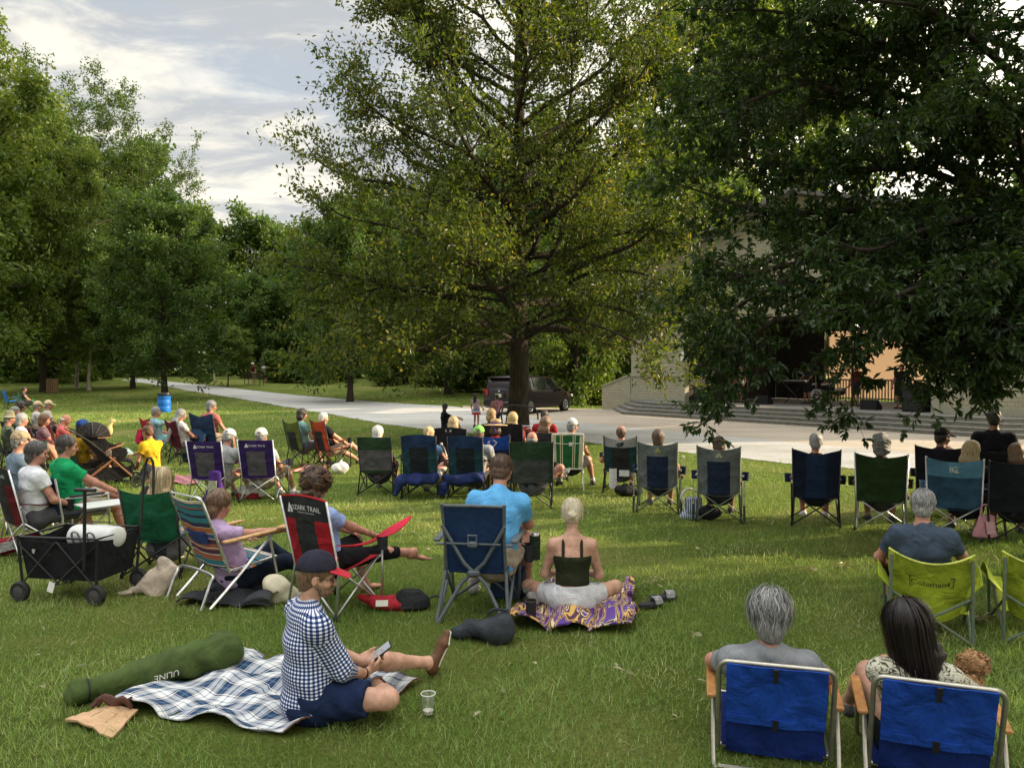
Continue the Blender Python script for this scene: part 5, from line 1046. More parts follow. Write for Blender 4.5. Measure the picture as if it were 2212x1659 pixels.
    strands('hair_locks',t,I,420,[(0,(.26,.19,.10)),(.5,(.46,.36,.21)),(1,(.66,.56,.38))],(.1,1.75),(.9,2.0),.014,.009,6,.06,wave=.006,ell=(.094,.110,.103))
    # man in green shirt, director chair
    cl,cy=cp(112,1196,40,.24); director_chair('navy folding chair with a pale side table under the green shirted man',cl,cy)
    person('grey haired man with glasses in a bright green t-shirt, one ankle over his knee',rest(cl,cy,-.02,.0),cy,hs=.40,skin='r',shirt=(.012,.27,.10),sleeve=.55,pants=(.32,.29,.24),pleg=.85,shoe=(.02,.02,.022),hair='dgrey',style='short',lean=9,hy=18,fat=1.22,hands=((-.2,.4,.62),(.24,.36,.66)),feet=((.18,.62,.52),(.20,.50,.075)),knees=((-1,.3,.5),(.2,.3,1)),toe=((.5,.3,.8),(.2,1,-.1)),h=.009,glasses=True,poles=((-.8,-.4,-.4),(.7,-.5,-.6)))
    # low blue lawn chairs in front
    cl=np.array([1.37,4.02,0.]); cy=R_(-15)
    lawn_chair('low blue lawn chair with wooden arms under the grey haired person',cl,cy)
    t,I=person('person with thick wavy grey hair and grey t-shirt, elbows out, in a low blue chair',rest(cl,cy,-.02,.08),cy,hs=-.02,skin='r',shirt=(.20,.21,.225),sleeve=.62,pants=(.012,.013,.018),hair='grey',style='thick',lean=23,hp=16,hands=((-.10,.20,.37),(.12,.20,.35)),feet=((-.12,.72,.06),(.14,.70,.06)),h=.0075,curl=(.5,.7),ret=True,poles=((-1.,-.1,-.1),(1.,-.1,-.15)),hdir=((.35,.9,.35),(-.8,.5,.1)),fr=.009,sc=.97)
    strands('hair_locks',t,I,2600,[(0,(.05,.068,.066)),(.3,(.20,.195,.19)),(.75,(.36,.355,.345)),(1,(.52,.51,.50))],(.05,2.0),(.35,.8),.020,.0045,8,.04,wave=.012,ell=(.092,.110,.104))
    l2=np.array([2.07,3.80,0.]); y2=R_(-20)
    lawn_chair('low blue lawn chair with wooden arms under the long dark haired woman',l2,y2)
    t,I=person('woman with long dark brown hair and a leafy print blouse in a low chair',rest(l2,y2,-.04,.06),y2,hs=-.03,fem=True,skin='l',shirt=(.4,.4,.34),shirtmat=leafprint(),sleeve=.8,pants=(.012,.014,.018),hair='dark',style='long',lean=14,side=-4,hy=-32,hr=-10,hp=4,hands=((-.10,.42,.40),(.25,.30,.36)),feet=((-.30,.55,.06),(.1,.66,.06)),h=.0075,ret=True,glasses=True,poles=((-.5,-.4,-.7),(.95,-.3,-.5)),sc=.95)
    strands('hair_locks',t,I,1500,[(0,(.006,.004,.004)),(.6,(.014,.008,.007)),(.9,(.03,.014,.011)),(1,(.06,.028,.02))],(.03,1.75),(1.3,3.5),.018,.006,9,.05,wave=.004,ell=(.093,.110,.104),phi=(PI*.72,PI*2.28))
    dog(rest(l2,y2,.20,.15,.39),y2)
    # lime sling chairs
    cl,cy=cp(2010,1388,24,.30); sling_chair('lime green sling chair with a lantern logo under the man in the blue grey shirt',cl,cy)
    person('man with cropped grey hair and blue grey t-shirt raising one hand, in the lime chair',rest(cl,cy,-.04,.12),cy,hs=.20,skin='r',shirt=(.055,.075,.11),sleeve=.62,pants=(.03,.03,.035),hair='silver',style='short',lean=14,hp=5,hy=6,hands=((-.24,.2,.40),(.23,.30,.62)),feet=((-.2,.55,.075),(.16,.5,.075)),h=.009,fat=1.15,curl=(.5,1.),hdir=(None,(-.2,.2,1.)),fr=.009,poles=((-.9,-.3,-.5),(.8,-.1,-.9)))
    cl,cy=cp(2262,1402,24,.30); sling_chair('lime green sling chair cut off by the right edge of the photo',cl,cy,False)
def gingham():
    m,nt,b,N,L=newmat('gingham'); uv=N('ShaderNodeUVMap'); uv.uv_map='UVMap'; sp=N('ShaderNodeSeparateXYZ'); L(uv.outputs[0],sp.inputs[0]); o=[]
    for i in (0,1):
        a=N('ShaderNodeMath'); a.operation='DIVIDE'; L(sp.outputs[i],a.inputs[0]); a.inputs[1].default_value=.0205
        f=N('ShaderNodeMath'); f.operation='FRACT'; L(a.outputs[0],f.inputs[0]); g=N('ShaderNodeMath'); g.operation='GREATER_THAN'; L(f.outputs[0],g.inputs[0]); g.inputs[1].default_value=.5; o.append(g.outputs[0])
    s=N('ShaderNodeMath'); s.operation='ADD'; L(o[0],s.inputs[0]); L(o[1],s.inputs[1]); h=N('ShaderNodeMath'); h.operation='MULTIPLY'; L(s.outputs[0],h.inputs[0]); h.inputs[1].default_value=.5
    c=N('ShaderNodeValToRGB'); e=c.color_ramp.elements; e[0].color=(.74,.75,.78,1); e[1].position=1; e[1].color=(.010,.016,.06,1); k=e.new(.5); k.color=(.10,.14,.30,1); L(h.outputs[0],c.inputs[0]); L(c.outputs[0],b.inputs['Base Color']); b.inputs['Roughness'].default_value=.9; b.inputs['Specular IOR Level'].default_value=.1; return m
def leafprint():
    m,nt,b,N,L=newmat('leaf print'); tc=N('ShaderNodeTexCoord'); mp=N('ShaderNodeMapping'); mp.inputs['Scale'].default_value=(16,16,34); mp.inputs['Rotation'].default_value=(.5,.6,.3); L(tc.outputs['Object'],mp.inputs[0])
    v=N('ShaderNodeTexNoise'); v.inputs['Scale'].default_value=1.1; v.inputs['Detail'].default_value=3; v.inputs['Distortion'].default_value=2.2; L(mp.outputs[0],v.inputs['Vector'])
    c=N('ShaderNodeValToRGB'); c.color_ramp.interpolation='CONSTANT'; e=c.color_ramp.elements; e[0].color=(.03,.03,.025,1); e[1].position=.46; e[1].color=(.52,.50,.40,1); k=e.new(.40); k.color=(.16,.16,.09,1); k=e.new(.62); k.color=(.06,.06,.045,1); L(v.outputs['Fac'],c.inputs[0]); L(c.outputs[0],b.inputs['Base Color']); b.inputs['Roughness'].default_value=.9; return m
def dog(l,y):
    t=root('dog','small curly tan dog looking over the dark haired woman\'s arm','dog',l,y,None,.66); m1=mat('tan fur',(.34,.20,.10),.95,.4,30,.6,80,0,.1)
    P=[EL((0,.0,.02),(.10,.15,.11),None,.05),EL((.03,-.02,.20),(.075,.08,.075),None,.04),EL((.055,.06,.175),(.035,.05,.035),None,.03),EL((-.04,-.03,.19),(.028,.04,.06),None,.02),EL((.10,-.03,.19),(.028,.04,.06),None,.02),RC((-.06,.1,-.03),(-.06,.13,-.2),.035,.03,.03),RC((.06,.1,-.03),(.06,.13,-.2),.035,.03,.03),RC((-.06,-.08,-.05),(-.07,-.02,-.2),.05,.03,.03),RC((.06,-.08,-.05),(.07,-.02,-.2),.05,.03,.03),RC((0,-.13,.04),(.02,-.17,.14),.02,.015,.02)]
    blob('body',P,.009,m1,t,wrink(.014,5,2.5)); part('nose',paint(BLK,'dog nose'),t,lambda m:m.lathe([(0,-.012),(.012,0),(0,.012)],(.058,.112,.18),None,8))
    for s in (-1,1): part('eye',paint((.02,.012,.01),'dog eye',.2),t,lambda m:m.lathe([(0,-.008),(.008,0),(0,.008)],(.035+s*.03,.055,.21),None,8))
    r=np.random.default_rng(3); c=[]; V=[];F=[]
    B=[((0,.0,.02),(.11,.16,.12)),((.03,-.02,.20),(.085,.09,.085)),((-.04,-.03,.19),(.035,.05,.07)),((.10,-.03,.19),(.035,.05,.07))]
    m=MB()
    for q in range(320):
        k=r.integers(0,4); cc,rr=B[k]; d=rvec(r,1)[0]; p=np.array(cc)+d*np.array(rr)*.96; s=nrm(np.cross(d,rvec(r,1)[0])); w=np.cross(d,s); a0=r.uniform(0,6.3); pts=[p+(s*math.cos(a0+j*1.1)+w*math.sin(a0+j*1.1))*.009+d*.006*j for j in range(5)]; m.tube(pts,[.006,.005,.003],4)
    tag(m.build('fur',m1,t),kind='stuff')
def mid_cast():
    T=two_tone
    A=[ # px,py(rear feet),face, chair kw, person kw
    (446,1088,6,dict(label='purple camp chair with a grey mesh panel and a purple bag hung on it',cols=[PU,(.075,.07,.085)],frame='silver',top=.93,reg=T(.68,(.22,.78)),logos=[('text','OZARK TRAIL',.1,.86,.042,(.6,.6,.62)),(tri_logo,None,-.5,.86,.06,(.6,.6,.62))],cup=2),
      dict(label='man in a white cap and grey shirt writing on a paper in his purple chair',skin='r',shirt=(.33,.34,.35),pants=(.25,.21,.16),pleg=.9,hair='grey',hat=('bill',WHT,WHT),lean=-2,side=12,hp=24,hy=10,hands=((.10,.42,.56),(.24,.42,.56)),feet=((.0,.5,.075),(.25,.5,.075)),beard='grey',dx=.08)),
    (556,1086,4,dict(label='purple camp chair with a grey mesh panel, the second one beside a white shopping bag',cols=[PU,(.075,.07,.085)],frame='silver',top=.94,reg=T(.68,(.22,.78)),logos=[('text','OZARK TRAIL',.1,.86,.042,(.6,.6,.62)),(tri_logo,None,-.5,.86,.06,(.6,.6,.62))],cup=2),
      dict(label='person in a cream cap hidden behind the second purple chair, bare shins showing',skin='r',shirt=(.30,.33,.36),pants=(.25,.21,.15),pleg=.9,hair='grey',hat=('bill',(.6,.58,.5),(.6,.58,.5)),shoe=(.4,.4,.42),socks=(.6,.6,.6),feet=((.05,.55,.075),(.30,.52,.075)),lean=12)),
    (811,1073,5,dict(label='dark green and grey camp chair with a green cup holder under the white haired woman',cols=[DG,(.085,.082,.09)],top=.93,reg=T(.62,(.02,.98),.05),cup=2,peak=.0),
      dict(label='woman with fluffy white hair in the dark green and grey chair',fem=True,skin='l',shirt=(.10,.07,.10),pants=(.05,.04,.045),hair='white',style='thick',lean=13,sleeve=.9)),
    (906,1078,5,dict(label='navy camp chair with a black mesh panel and folded bag, under the ponytailed woman',cols=[NV,(.012,.016,.022),TE],top=.97,dip=-.03,reg=lambda u,v:1 if v<.68 and .22<u<.78 else (2 if v<.66 else 0),cup=2),
      dict(label='woman with a messy blonde ponytail and bare shoulders in a blue top',fem=True,skin='r',shirt=(.14,.26,.45),sleeve=.12,pants=(.55,.53,.5),hair='blonde',style='pony',lean=2,hands=((-.1,.4,.5),(.25,.38,.5)),dx=.10)),
    (1006,1080,6,dict(label='navy camp chair with a black mesh panel, under the person in the lime cap',cols=[NV,(.012,.016,.022),TE],top=.95,dip=-.03,reg=lambda u,v:1 if v<.68 and .22<u<.78 else (2 if v<.66 else 0),cup=2),
      dict(label='person in a lime green cap and grey t-shirt leaning right of the navy chair',skin='m',shirt=(.30,.31,.33),pants=(.05,.05,.06),hair='lbrown',hat=('bill',(.22,.48,.12),(.22,.48,.12)),lean=0,side=7,dx=.10,hands=((.0,.38,.5),(.22,.3,.5)))),
    (1148,1100,4,dict(label='wide dark green and grey camp chair under the bald man',cols=[DG,(.05,.055,.055)],top=.96,w=.60,reg=T(.60,(.03,.97),.03),cup=2),
      dict(label='bald man in a navy t-shirt with one ankle crossed over his knee',skin='r',shirt=(.022,.032,.06),sleeve=.5,pants=(.10,.10,.11),hair='grey',style='bald',lean=9,fat=1.1,hands=((-.22,.3,.5),(.34,.36,.48)),feet=((-.15,.5,.075),(.42,.40,.42)),knees=((-.1,.3,1),(.9,.3,.6)),toe=((0,1,-.1),(.5,.3,.5)),shoe=(.16,.17,.17))),
    (1340,1068,12,dict(label='grey, teal and black camp chair with a bird head emblem',cols=[CH,(.30,.31,.32),TE],top=.93,w=.50,dip=.06,reg=lambda u,v:1 if v>.68 else (2 if (u<.2 or u>.8) else 0),logos=[(eagle,None,.0,.80,.12,(.015,.02,.022))],cup=2),
      dict(label='man with thinning brown hair and grey t-shirt in the bird emblem chair',skin='r',shirt=(.28,.27,.27),pants=(.05,.05,.05),hair='brown',style='balding',lean=12,hands=((-.26,.2,.5),(.18,.3,.75)))),
    (1420,1112,14,dict(label='tall grey rocking camp chair with a navy centre, the left of the two',cols=[(.135,.15,.15),(.016,.025,.06)],frame='green',top=1.0,w=.52,dip=.05,reg=lambda u,v:1 if v<.72 and .22+.12*(.72-v)*0<u<.80 else 0,rocker=True,cup=2,logos=[(tri_logo,None,.0,.88,.085,(.36,.32,.10))]),
      dict(label='brown haired person mostly hidden behind the left grey rocking chair',skin='m',shirt=(.015,.025,.06),pants=(.03,.03,.035),hair='brown',style='thick',lean=14,hands=((-.2,.3,.5),(.30,.3,.52)),hs=0.27)),
    (1552,1130,17,dict(label='tall grey rocking camp chair with a navy centre, the right of the two',cols=[(.135,.15,.15),(.016,.025,.06)],frame='green',top=1.0,w=.52,dip=.05,reg=lambda u,v:1 if v<.72 and .22<u<.80 else 0,rocker=True,cup=2,logos=[(tri_logo,None,.0,.88,.085,(.5,.45,.30))]),
      dict(label='person in a brown cap mostly hidden behind the right grey rocking chair',skin='m',shirt=(.02,.025,.04),pants=(.03,.03,.035),hair='brown',hat=('bill',(.06,.045,.035),(.05,.04,.03)),lean=20,hs=0.24,hands=((-.2,.3,.5),(.26,.3,.5)))),
    (1762,1140,20,dict(label='dark navy camp chair with raised corners under the silver haired man',cols=[(.010,.015,.035),NV],top=.99,w=.54,dip=.0,peak=.075,reg=lambda u,v:1 if .3<u<.75 else 0,cup=2),
      dict(label='man with short silver hair in a black shirt sitting upright in the dark navy chair',skin='r',shirt=(.018,.02,.025),pants=(.02,.022,.028),hair='silver',style='short',lean=6,hs=0.29,shoe=(.55,.55,.55))),
    (1902,1152,25,dict(label='dark green camp chair with silver legs under the curly grey haired woman',cols=[(.022,.045,.014)],frame='silver',top=.97,w=.56,dip=.05,cup=2),
      dict(label='woman with short curly grey hair in the dark green chair on the right',fem=True,skin='m',shirt=(.03,.03,.035),sleeve=.5,pants=(.04,.04,.04),hair='grey',style='curly',lean=9,hs=0.28,hands=((-.25,.2,.5),(.3,.2,.45)),sc=.96)),
    (2060,1168,30,dict(label='light blue camp chair with a white letter emblem and silver legs',cols=[(.035,.085,.15),(.10,.24,.38)],frame='silver',top=.96,w=.56,dip=.045,reg=lambda u,v:1 if v>.62 else 0,cup=2,logos=[('text','C',.03,.82,.13,(.62,.62,.60)),('text','N',-.03,.82,.12,(.60,.60,.58))]),
      dict(label='woman with long straw blonde hair and sunglasses on her head in the light blue chair',fem=True,skin='t',shirt=(.04,.035,.03),pants=(.02,.02,.025),hair='blonde',style='long',lean=5,side=5,dx=.12,hs=0.27,hands=((-.1,.3,.5),(.35,.30,.48)),hy=20)),
    (2030,1122,30,dict(label='black camp chair half hidden behind the light blue one',cols=[(.012,.013,.022)],top=.98,w=.56,dip=.04,cup=2),
      dict(label='man in a black cap raising his hand to his mouth, dark against the path',skin='t',shirt=(.02,.018,.018),pants=(.02,.02,.02),hair='dark',hat=('cap',(.012,.012,.014),(.012,.012,.014)),lean=2,hy=48,hs=0.31,hands=((-.2,.3,.5),(.14,.34,.92)),poles=((-.7,-.5,-.5),(.8,.1,-.7)))),
    (2200,1178,24,dict(label='black camp chair at the right edge with a walking stick leaning on it',cols=[(.012,.014,.02)],top=.95,w=.58,dip=.02,cup=2),
      dict(label='woman with brown hair in the black chair at the right edge',fem=True,skin='t',shirt=(.05,.05,.045),pants=(.02,.02,.02),hair='lbrown',style='bob',lean=12,hs=0.27)),
    (2150,1118,25,dict(label='black camp chair hidden behind its sitter near the right edge',cols=[(.014,.014,.016)],top=.88,cup=2),
      dict(label='tall dark haired man in a black shirt sitting upright near the right edge',skin='t',shirt=(.012,.013,.018),pants=(.02,.02,.02),hair='black',style='short',lean=2,hs=0.44,sc=1.04)),
    (974,1050,12,dict(label='black high backed camp chair with a small white tag behind the navy ones',cols=[(.013,.014,.016)],top=.98,w=.56,dip=-.03,logos=[(rect,(.05,.018),-.05,.92,1.,(.4,.4,.4))]),
      dict(label='blonde person just showing over the black high backed chair',fem=True,skin='l',shirt=(.05,.05,.06),hair='blonde',style='bob',lean=12,hs=0.31)),
    (1066,1062,10,dict(label='royal blue and navy camp chair with a diamond emblem under the straw hat',cols=[(.010,.016,.05),(.012,.06,.30)],top=.93,w=.54,dip=.05,reg=lambda u,v:1 if v>.55 else 0,logos=[(diamond,None,.0,.80,.15,(.6,.58,.58))]),
      dict(label='woman in a wide straw sun hat with a purple ribbon',fem=True,skin='r',shirt=(.30,.03,.03),sleeve=.2,pants=(.3,.05,.04),hair='brown',style='bob',hat=('straw',(.46,.31,.15),(.09,.06,.14)),lean=8,hs=0.26,hands=((-.2,.3,.5),(.28,.32,.5)))),
    (1056,1030,10,dict(label='black camp chair behind the straw hat',cols=[(.016,.016,.018)],top=.95),
      dict(label='woman with an auburn blonde bob seen above the straw hat',fem=True,skin='l',shirt=(.05,.05,.05),hair=(.32,.19,.08),style='bob',lean=4,hs=0.37)),
    (1102,1042,14,dict(label='black high backed camp chair beside the tree trunk',cols=[(.012,.012,.014)],top=1.02,w=.46,dip=-.02),
      dict(label='woman with shoulder length golden blonde hair in front of the tree trunk',fem=True,skin='l',shirt=(.25,.03,.03),hair=(.46,.32,.13),style='long',lean=8,hs=0.35)),
    (1170,1048,25,dict(label='dark camp chair hidden behind the bald man',cols=[(.03,.03,.035)],top=.9),
      dict(label='woman with light brown hair behind the bald man',fem=True,skin='r',shirt=(.2,.1,.08),hair='lbrown',style='long',lean=10,hs=0.30,hy=15)),
    (634,1010,42,dict(label='olive green camp chair with a dark mesh panel, side on',cols=[OL,CH],top=.96,w=.54,dip=.06,reg=lambda u,v:1 if v<.66 and .2<u<.8 else 0),
      dict(label='dark haired woman in a turquoise patterned blouse in the olive chair',fem=True,skin='m',shirt=(.16,.28,.28),pants=(.1,.1,.12),hair='dark',style='bob',lean=8,hy=10,hs=0.31)),
    (692,1012,46,dict(label='orange red and black camp chair, side on, right of the olive one',cols=[ORG,CH],top=.98,w=.54,dip=.05,reg=lambda u,v:1 if v<.66 and .2<u<.8 else 0),
      dict(label='white haired person in a black shirt in the orange red chair',skin='l',shirt=(.014,.015,.02),pants=(.3,.22,.17),pleg=.8,hair='white',style='short',lean=22,hs=0.27,feet=((-.1,.75,.075),(.15,.7,.2)))),
    (440,1000,26,dict(label='large navy camp chair with raised corners under the man in the salmon shirt',cols=[(.016,.036,.085)],top=1.06,w=.66,peak=.08,cup=2),
      dict(label='grey haired man with glasses in a salmon shirt sitting high in the large navy chair',skin='r',shirt=(.42,.13,.12),pants=(.3,.25,.2),hair='grey',style='thick',lean=6,hs=0.44,glasses=True,hy=22)),
    (376,1004,42,dict(label='maroon camp chair with long grey hair hanging over its back',cols=[MAR],top=.93,w=.50,peak=.06),
      dict(label='person with very long straight grey hair in the maroon chair',fem=True,skin='r',shirt=(.55,.55,.55),pants=(.2,.2,.22),hair='grey',style='vlong',lean=12,hs=0.28)),
    (320,990,42,dict(label='bright red camp chair with a red bag hung on its back',cols=[(.36,.012,.03)],top=.90,w=.50,peak=.05),
      dict(label='grey haired woman in a turquoise blouse raising one hand, in the bright red chair',fem=True,skin='r',shirt=(.22,.42,.46),pants=(.2,.42,.46),hair='grey',style='short',lean=10,hs=0.27,hands=((-.15,.3,.55),(.12,.34,.95)),hy=10)),
    ]
    for px,py,fc,ck,pk in A:
        l,y=cp(px,py,fc); far=l[1]>13
        camp_chair(loc=l,yaw=y,**ck); pk=dict(pk); dx=pk.pop('dx',0.); person(loc=rest(l,y,dx),yaw=y,h=.0135 if not far else .017,fr=.004,**pk)
    # webbing lawn chair
    l,y=cp(1226,1060,2,.27); web_chair('green and cream webbed lawn chair with a white tag',l,y)
    person('man in a grey white cap and dark green shirt, bare legs, in the webbed chair',rest(l,y,.06),y,hs=0.28,skin='r',shirt=(.02,.03,.022),sleeve=.55,pants=(.03,.03,.03),pleg=.8,shoe=(.015,.015,.017),socks=(.6,.6,.6),hair='grey',hat=('bill',(.50,.50,.50),(.50,.50,.50)),lean=7,hands=((-.2,.3,.55),(.30,.28,.62)),feet=((-.18,.35,.075),(.42,.40,.075)),h=.0135,twist=-12)
def left_cast():
    # seated at the left edge, mostly heads and shoulders over one another
    A=[(18,1208,38,dict(label='dark red and black camp chair with a white logo at the left edge',cols=[(.10,.008,.014),CH],frame='silver',top=.955,w=.52,dip=-.02,reg=lambda u,v:1 if v>.68 or .25<u<.75 else 0,logos=[('text','OZARK TRAIL',.0,.86,.05,(.6,.6,.6))],cup=2),
      dict(label='man with dark grey hair and a white shirt in the red and black chair',skin='r',shirt=(.60,.62,.66),pants=(.08,.08,.09),hair='dgrey',style='thick',lean=4,hs=0.34,hy=32,dx=.12)),
      (-2,1150,40,dict(label='silver framed camp chair cut off at the left edge',cols=[(.05,.07,.09)],frame='silver',top=.80,cup=0),
      dict(label='man in a tan cap and grey blue t-shirt at the left edge',skin='r',shirt=(.14,.19,.24),pants=(.2,.17,.13),hair='grey',hat=('cap',(.30,.23,.15),(.30,.23,.15)),lean=6,hs=0.34,hy=12,fat=1.1,dx=.08)),
      (150,1050,40,dict(label='dark green camp chair behind the stroller',cols=[(.016,.05,.03)],top=.80,cup=0),
      dict(label='person in a royal blue cap and yellow shirt behind the stroller',skin='r',shirt=(.38,.22,.02),pants=(.06,.05,.04),hair='dark',hat=('bill',(.015,.04,.16),(.5,.5,.5)),lean=8,hs=0.23,hy=10,dx=.05)),
      (112,996,52,dict(label='bright red camp chair under the bald man at the left',cols=[(.34,.02,.03)],top=.86,w=.48),
      dict(label='bald man in a salmon pink shirt looking down at his lap',skin='r',shirt=(.55,.15,.14),pants=(.35,.30,.25),pleg=.8,hair='white',style='bald',lean=4,hs=0.13,hp=24,hy=12,hands=((-.1,.34,.42),(.1,.34,.42)),feet=((-.1,.62,.075),(.2,.62,.2)))),
      (72,1010,50,dict(label='dark red camp chair under the woman in the checked blouse',cols=[(.16,.012,.03)],top=.80,w=.48),
      dict(label='woman with dark red hair in a dark checked blouse',fem=True,skin='r',shirt=(.16,.10,.12),pants=(.42,.25,.18),hair='red',style='bob',lean=8,hs=0.19,hy=20)),
      (28,1020,48,dict(label='dark grey green camp chair under the white haired man in a white shirt',cols=[(.03,.05,.042)],top=.86,w=.56,peak=.04),
      dict(label='white haired man in a white shirt at the left, seen from behind',skin='r',shirt=(.62,.63,.66),pants=(.3,.22,.17),hair='silver',style='thick',lean=12,hs=0.25)),
      (-4,1016,48,dict(label='dark camp chair under the man in the camouflage hat',cols=[(.03,.035,.03)],top=.80),
      dict(label='man in a camouflage sun hat and olive shirt at the left edge',skin='r',shirt=(.13,.14,.09),pants=(.1,.1,.09),hair='grey',hat=('bucket',(.22,.21,.14),None),lean=8,hs=0.25)),
      (14,985,46,dict(label='black camp chair under the grey haired man at the left',cols=[(.02,.02,.022)],top=.80),
      dict(label='grey haired man in an olive shirt behind the white haired man at the left',skin='r',shirt=(.15,.16,.11),hair='grey',style='short',lean=10,hs=0.25,hy=15)),
      (30,955,46,dict(label='black camp chair under the curly dark haired woman',cols=[(.02,.02,.022)],top=.80),
      dict(label='woman with bushy dark hair at the left edge of the crowd',fem=True,skin='m',shirt=(.42,.4,.38),hair='dark',style='curly',lean=8,hs=0.21,hy=20)),
      (62,960,48,dict(label='grey camp chair under the left one of the two tan caps',cols=[(.1,.1,.1)],top=.80),
      dict(label='person in a tan cap, left and lower of two tan caps',skin='r',shirt=(.50,.47,.43),hair='grey',hat=('cap',(.50,.40,.25),(.50,.40,.25)),lean=6,hs=0.24,hy=20)),
      (84,958,48,dict(label='grey camp chair under the right one of the two tan caps',cols=[(.1,.1,.1)],top=.80),
      dict(label='person in a tan cap with a long brim, right of two tan caps',skin='r',shirt=(.55,.5,.45),hair='grey',hat=('cap',(.55,.44,.28),(.55,.44,.28)),lean=4,hs=0.25,hy=30)),
      (44,890,58,dict(label='green lounge chair under the woman sitting apart behind the left crowd',cols=[(.03,.22,.07)],top=.90,w=.5),
      dict(label='woman in a dark tank top and sunglasses sitting apart behind the left crowd',fem=True,skin='r',shirt=(.05,.05,.055),sleeve=.1,pants=(.05,.05,.06),hair='dark',style='bun',lean=12,hs=0.29,glasses=True,hy=10)),
      ]
    for px,py,fc,ck,pk in A:
        l,y=cp(px,py,fc); camp_chair(loc=l,yaw=y,**ck); pk=dict(pk); dx=pk.pop('dx',0.); person(loc=rest(l,y,dx),yaw=y,h=.010 if l[1]<9.5 else .0135 if l[1]<14 else .017,**pk)
    l,y=cp(12,884,40); camp_chair('empty bright blue camp chair at the left edge',l,y,[(.03,.18,.55)],'black',.92,.5)
    l,y=cp(52,975,50); camp_chair('tan brown camp chair back among the left crowd',l,y,[(.33,.15,.055)],'black',.98,.46)
    # woman kneeling in yellow
    l,y=loc_of(330,1042,-62)
    t,I=person('woman with a red brown bun kneeling in a yellow t-shirt, holding out a picture book',l,y,'floor',fem=True,skin='r',shirt=(.55,.34,.02),sleeve=.5,pants=(.04,.04,.05),hair='red',style='topbun',hs=0.11,z0=.12,lean=-6,hp=14,hands=((-.1,.3,.3),(.02,.62,.46)),feet=((-.12,-.2,.08),(.12,-.2,.08)),knees=((-.3,1,-.1),(.3,1,-.1)),toe=((0,-1,-.1),(0,-1,-.1)),h=.0125,ret=True)
    S=lambda a,b:np.array([a,-.118-.0-.02*abs(a)*8,.40+b]); V=[(-.09,.05),(.09,.05),(.0,-.10),(-.075,.058),(.075,.058),(.0,-.085),(.0,.03),(-.02,-.05)]
    part('shirt_print',mat('print',(.05,.03,.01),.8),t,lambda m:[m.tube([I['pel']+I['u']*(.28+b)+np.array([a,-.128,0]) for a,b in s],.0035,4) for s in ([(-.06,.04),(.06,.06),(.02,-.08),(-.06,.04)],[(-.02,.045),(.02,-.08)],[(-.06,.04),(.04,.0)])])
    k=root('picture_book','colourful picture book held out towards the stroller by the kneeling woman','book',rest(l,y,.02,.78,.50),y); part('cover',mat('teal cover',(.03,.13,.16),.5,.6,22,0,90,0,.4,(.35,.42,.42)),k,lambda m:m.box((0,0,0),(.24,.17,.012),rotx(.5),0,.003)); part('pages',mat('paper',(.6,.6,.56),.8,.05),k,lambda m:m.box((0,.0,-.011),(.23,.16,.010),rotx(.5)))
    # seated on the path edge, children, walkers
    l,y=loc_of(962,932,70); person('woman with long dark hair in black sitting at the edge of the gravel path',l,y,'floor',fem=True,skin='l',shirt=(.014,.015,.022),sleeve=.6,pants=(.016,.017,.025),pleg=.8,hair='black',style='long',lean=4,hy=-55,hands=((.0,.5,.45),(.05,.48,.42)),feet=((-.1,.5,.075),(.1,.52,.075)),h=.017,z0=.01)
    l,y=loc_of(1029,921,20); person('small girl with long dark hair in a red, white and blue dress on the path',l,y,'stand',sc=.66,fem=True,skin='m',shirt=(.45,.34,.40),sleeve=.5,pants=None,hair='dark',style='long',h=.02,group='children playing on the path',hands=(None,(.32,.15,.95)))
    g=gp(1029,921); o=[q for q in bpy.data.objects if q.get('label','').startswith('small girl')][0]
    part('skirt',[cloth((.16,.22,.40),'skirt'),cloth((.45,.04,.05),'red hem'),cloth((.5,.48,.48),'white band')],o,lambda m:(m.lathe([(.13,1.06),(.20,.82)],(0,0,0),None,16,0),m.lathe([(.20,.82),(.225,.74)],(0,0,0),None,16,2),m.lathe([(.225,.74),(.25,.62)],(0,0,0),None,16,1)))
    l,y=loc_of(1071,936,-20); person('small boy in a pink shirt and navy shorts on the path',l,y,'stand',sc=.70,skin='m',shirt=(.48,.22,.27),pants=(.03,.04,.09),pleg=.8,hair='dark',style='short',h=.02,group='children playing on the path')
    l,y=loc_of(1176,1010,10); person('dark haired man in a red t-shirt sitting on the grass right of the tree trunk',l,y,'floor',skin='m',shirt=(.26,.02,.025),pants=(.05,.05,.06),hair='dark',style='short',h=.015,lean=0,z0=.28,feet=((-.15,.5,.05),(.15,.5,.05)))
    b=gx(548,60)
    for dx,kw in ((-.35,dict(label='man in a maroon shirt and pale hat standing behind the park bench',shirt=(.10,.02,.03),pants=(.4,.38,.36),hair='dark',hat=('bucket',(.5,.46,.4),None))),(.55,dict(label='woman in a white top pointing right beside the park bench',fem=True,shirt=(.55,.55,.56),sleeve=.1,pants=(.05,.05,.06),hair='dark',style='bob',hands=(None,(.75,.15,1.35))))):
        person(loc=(b[0]+dx,b[1]+1.1,b[2]),yaw=-.4,pose='stand',skin='m',h=.025,group='people walking by the bench',**kw)
near_cast(); mid_cast(); left_cast()
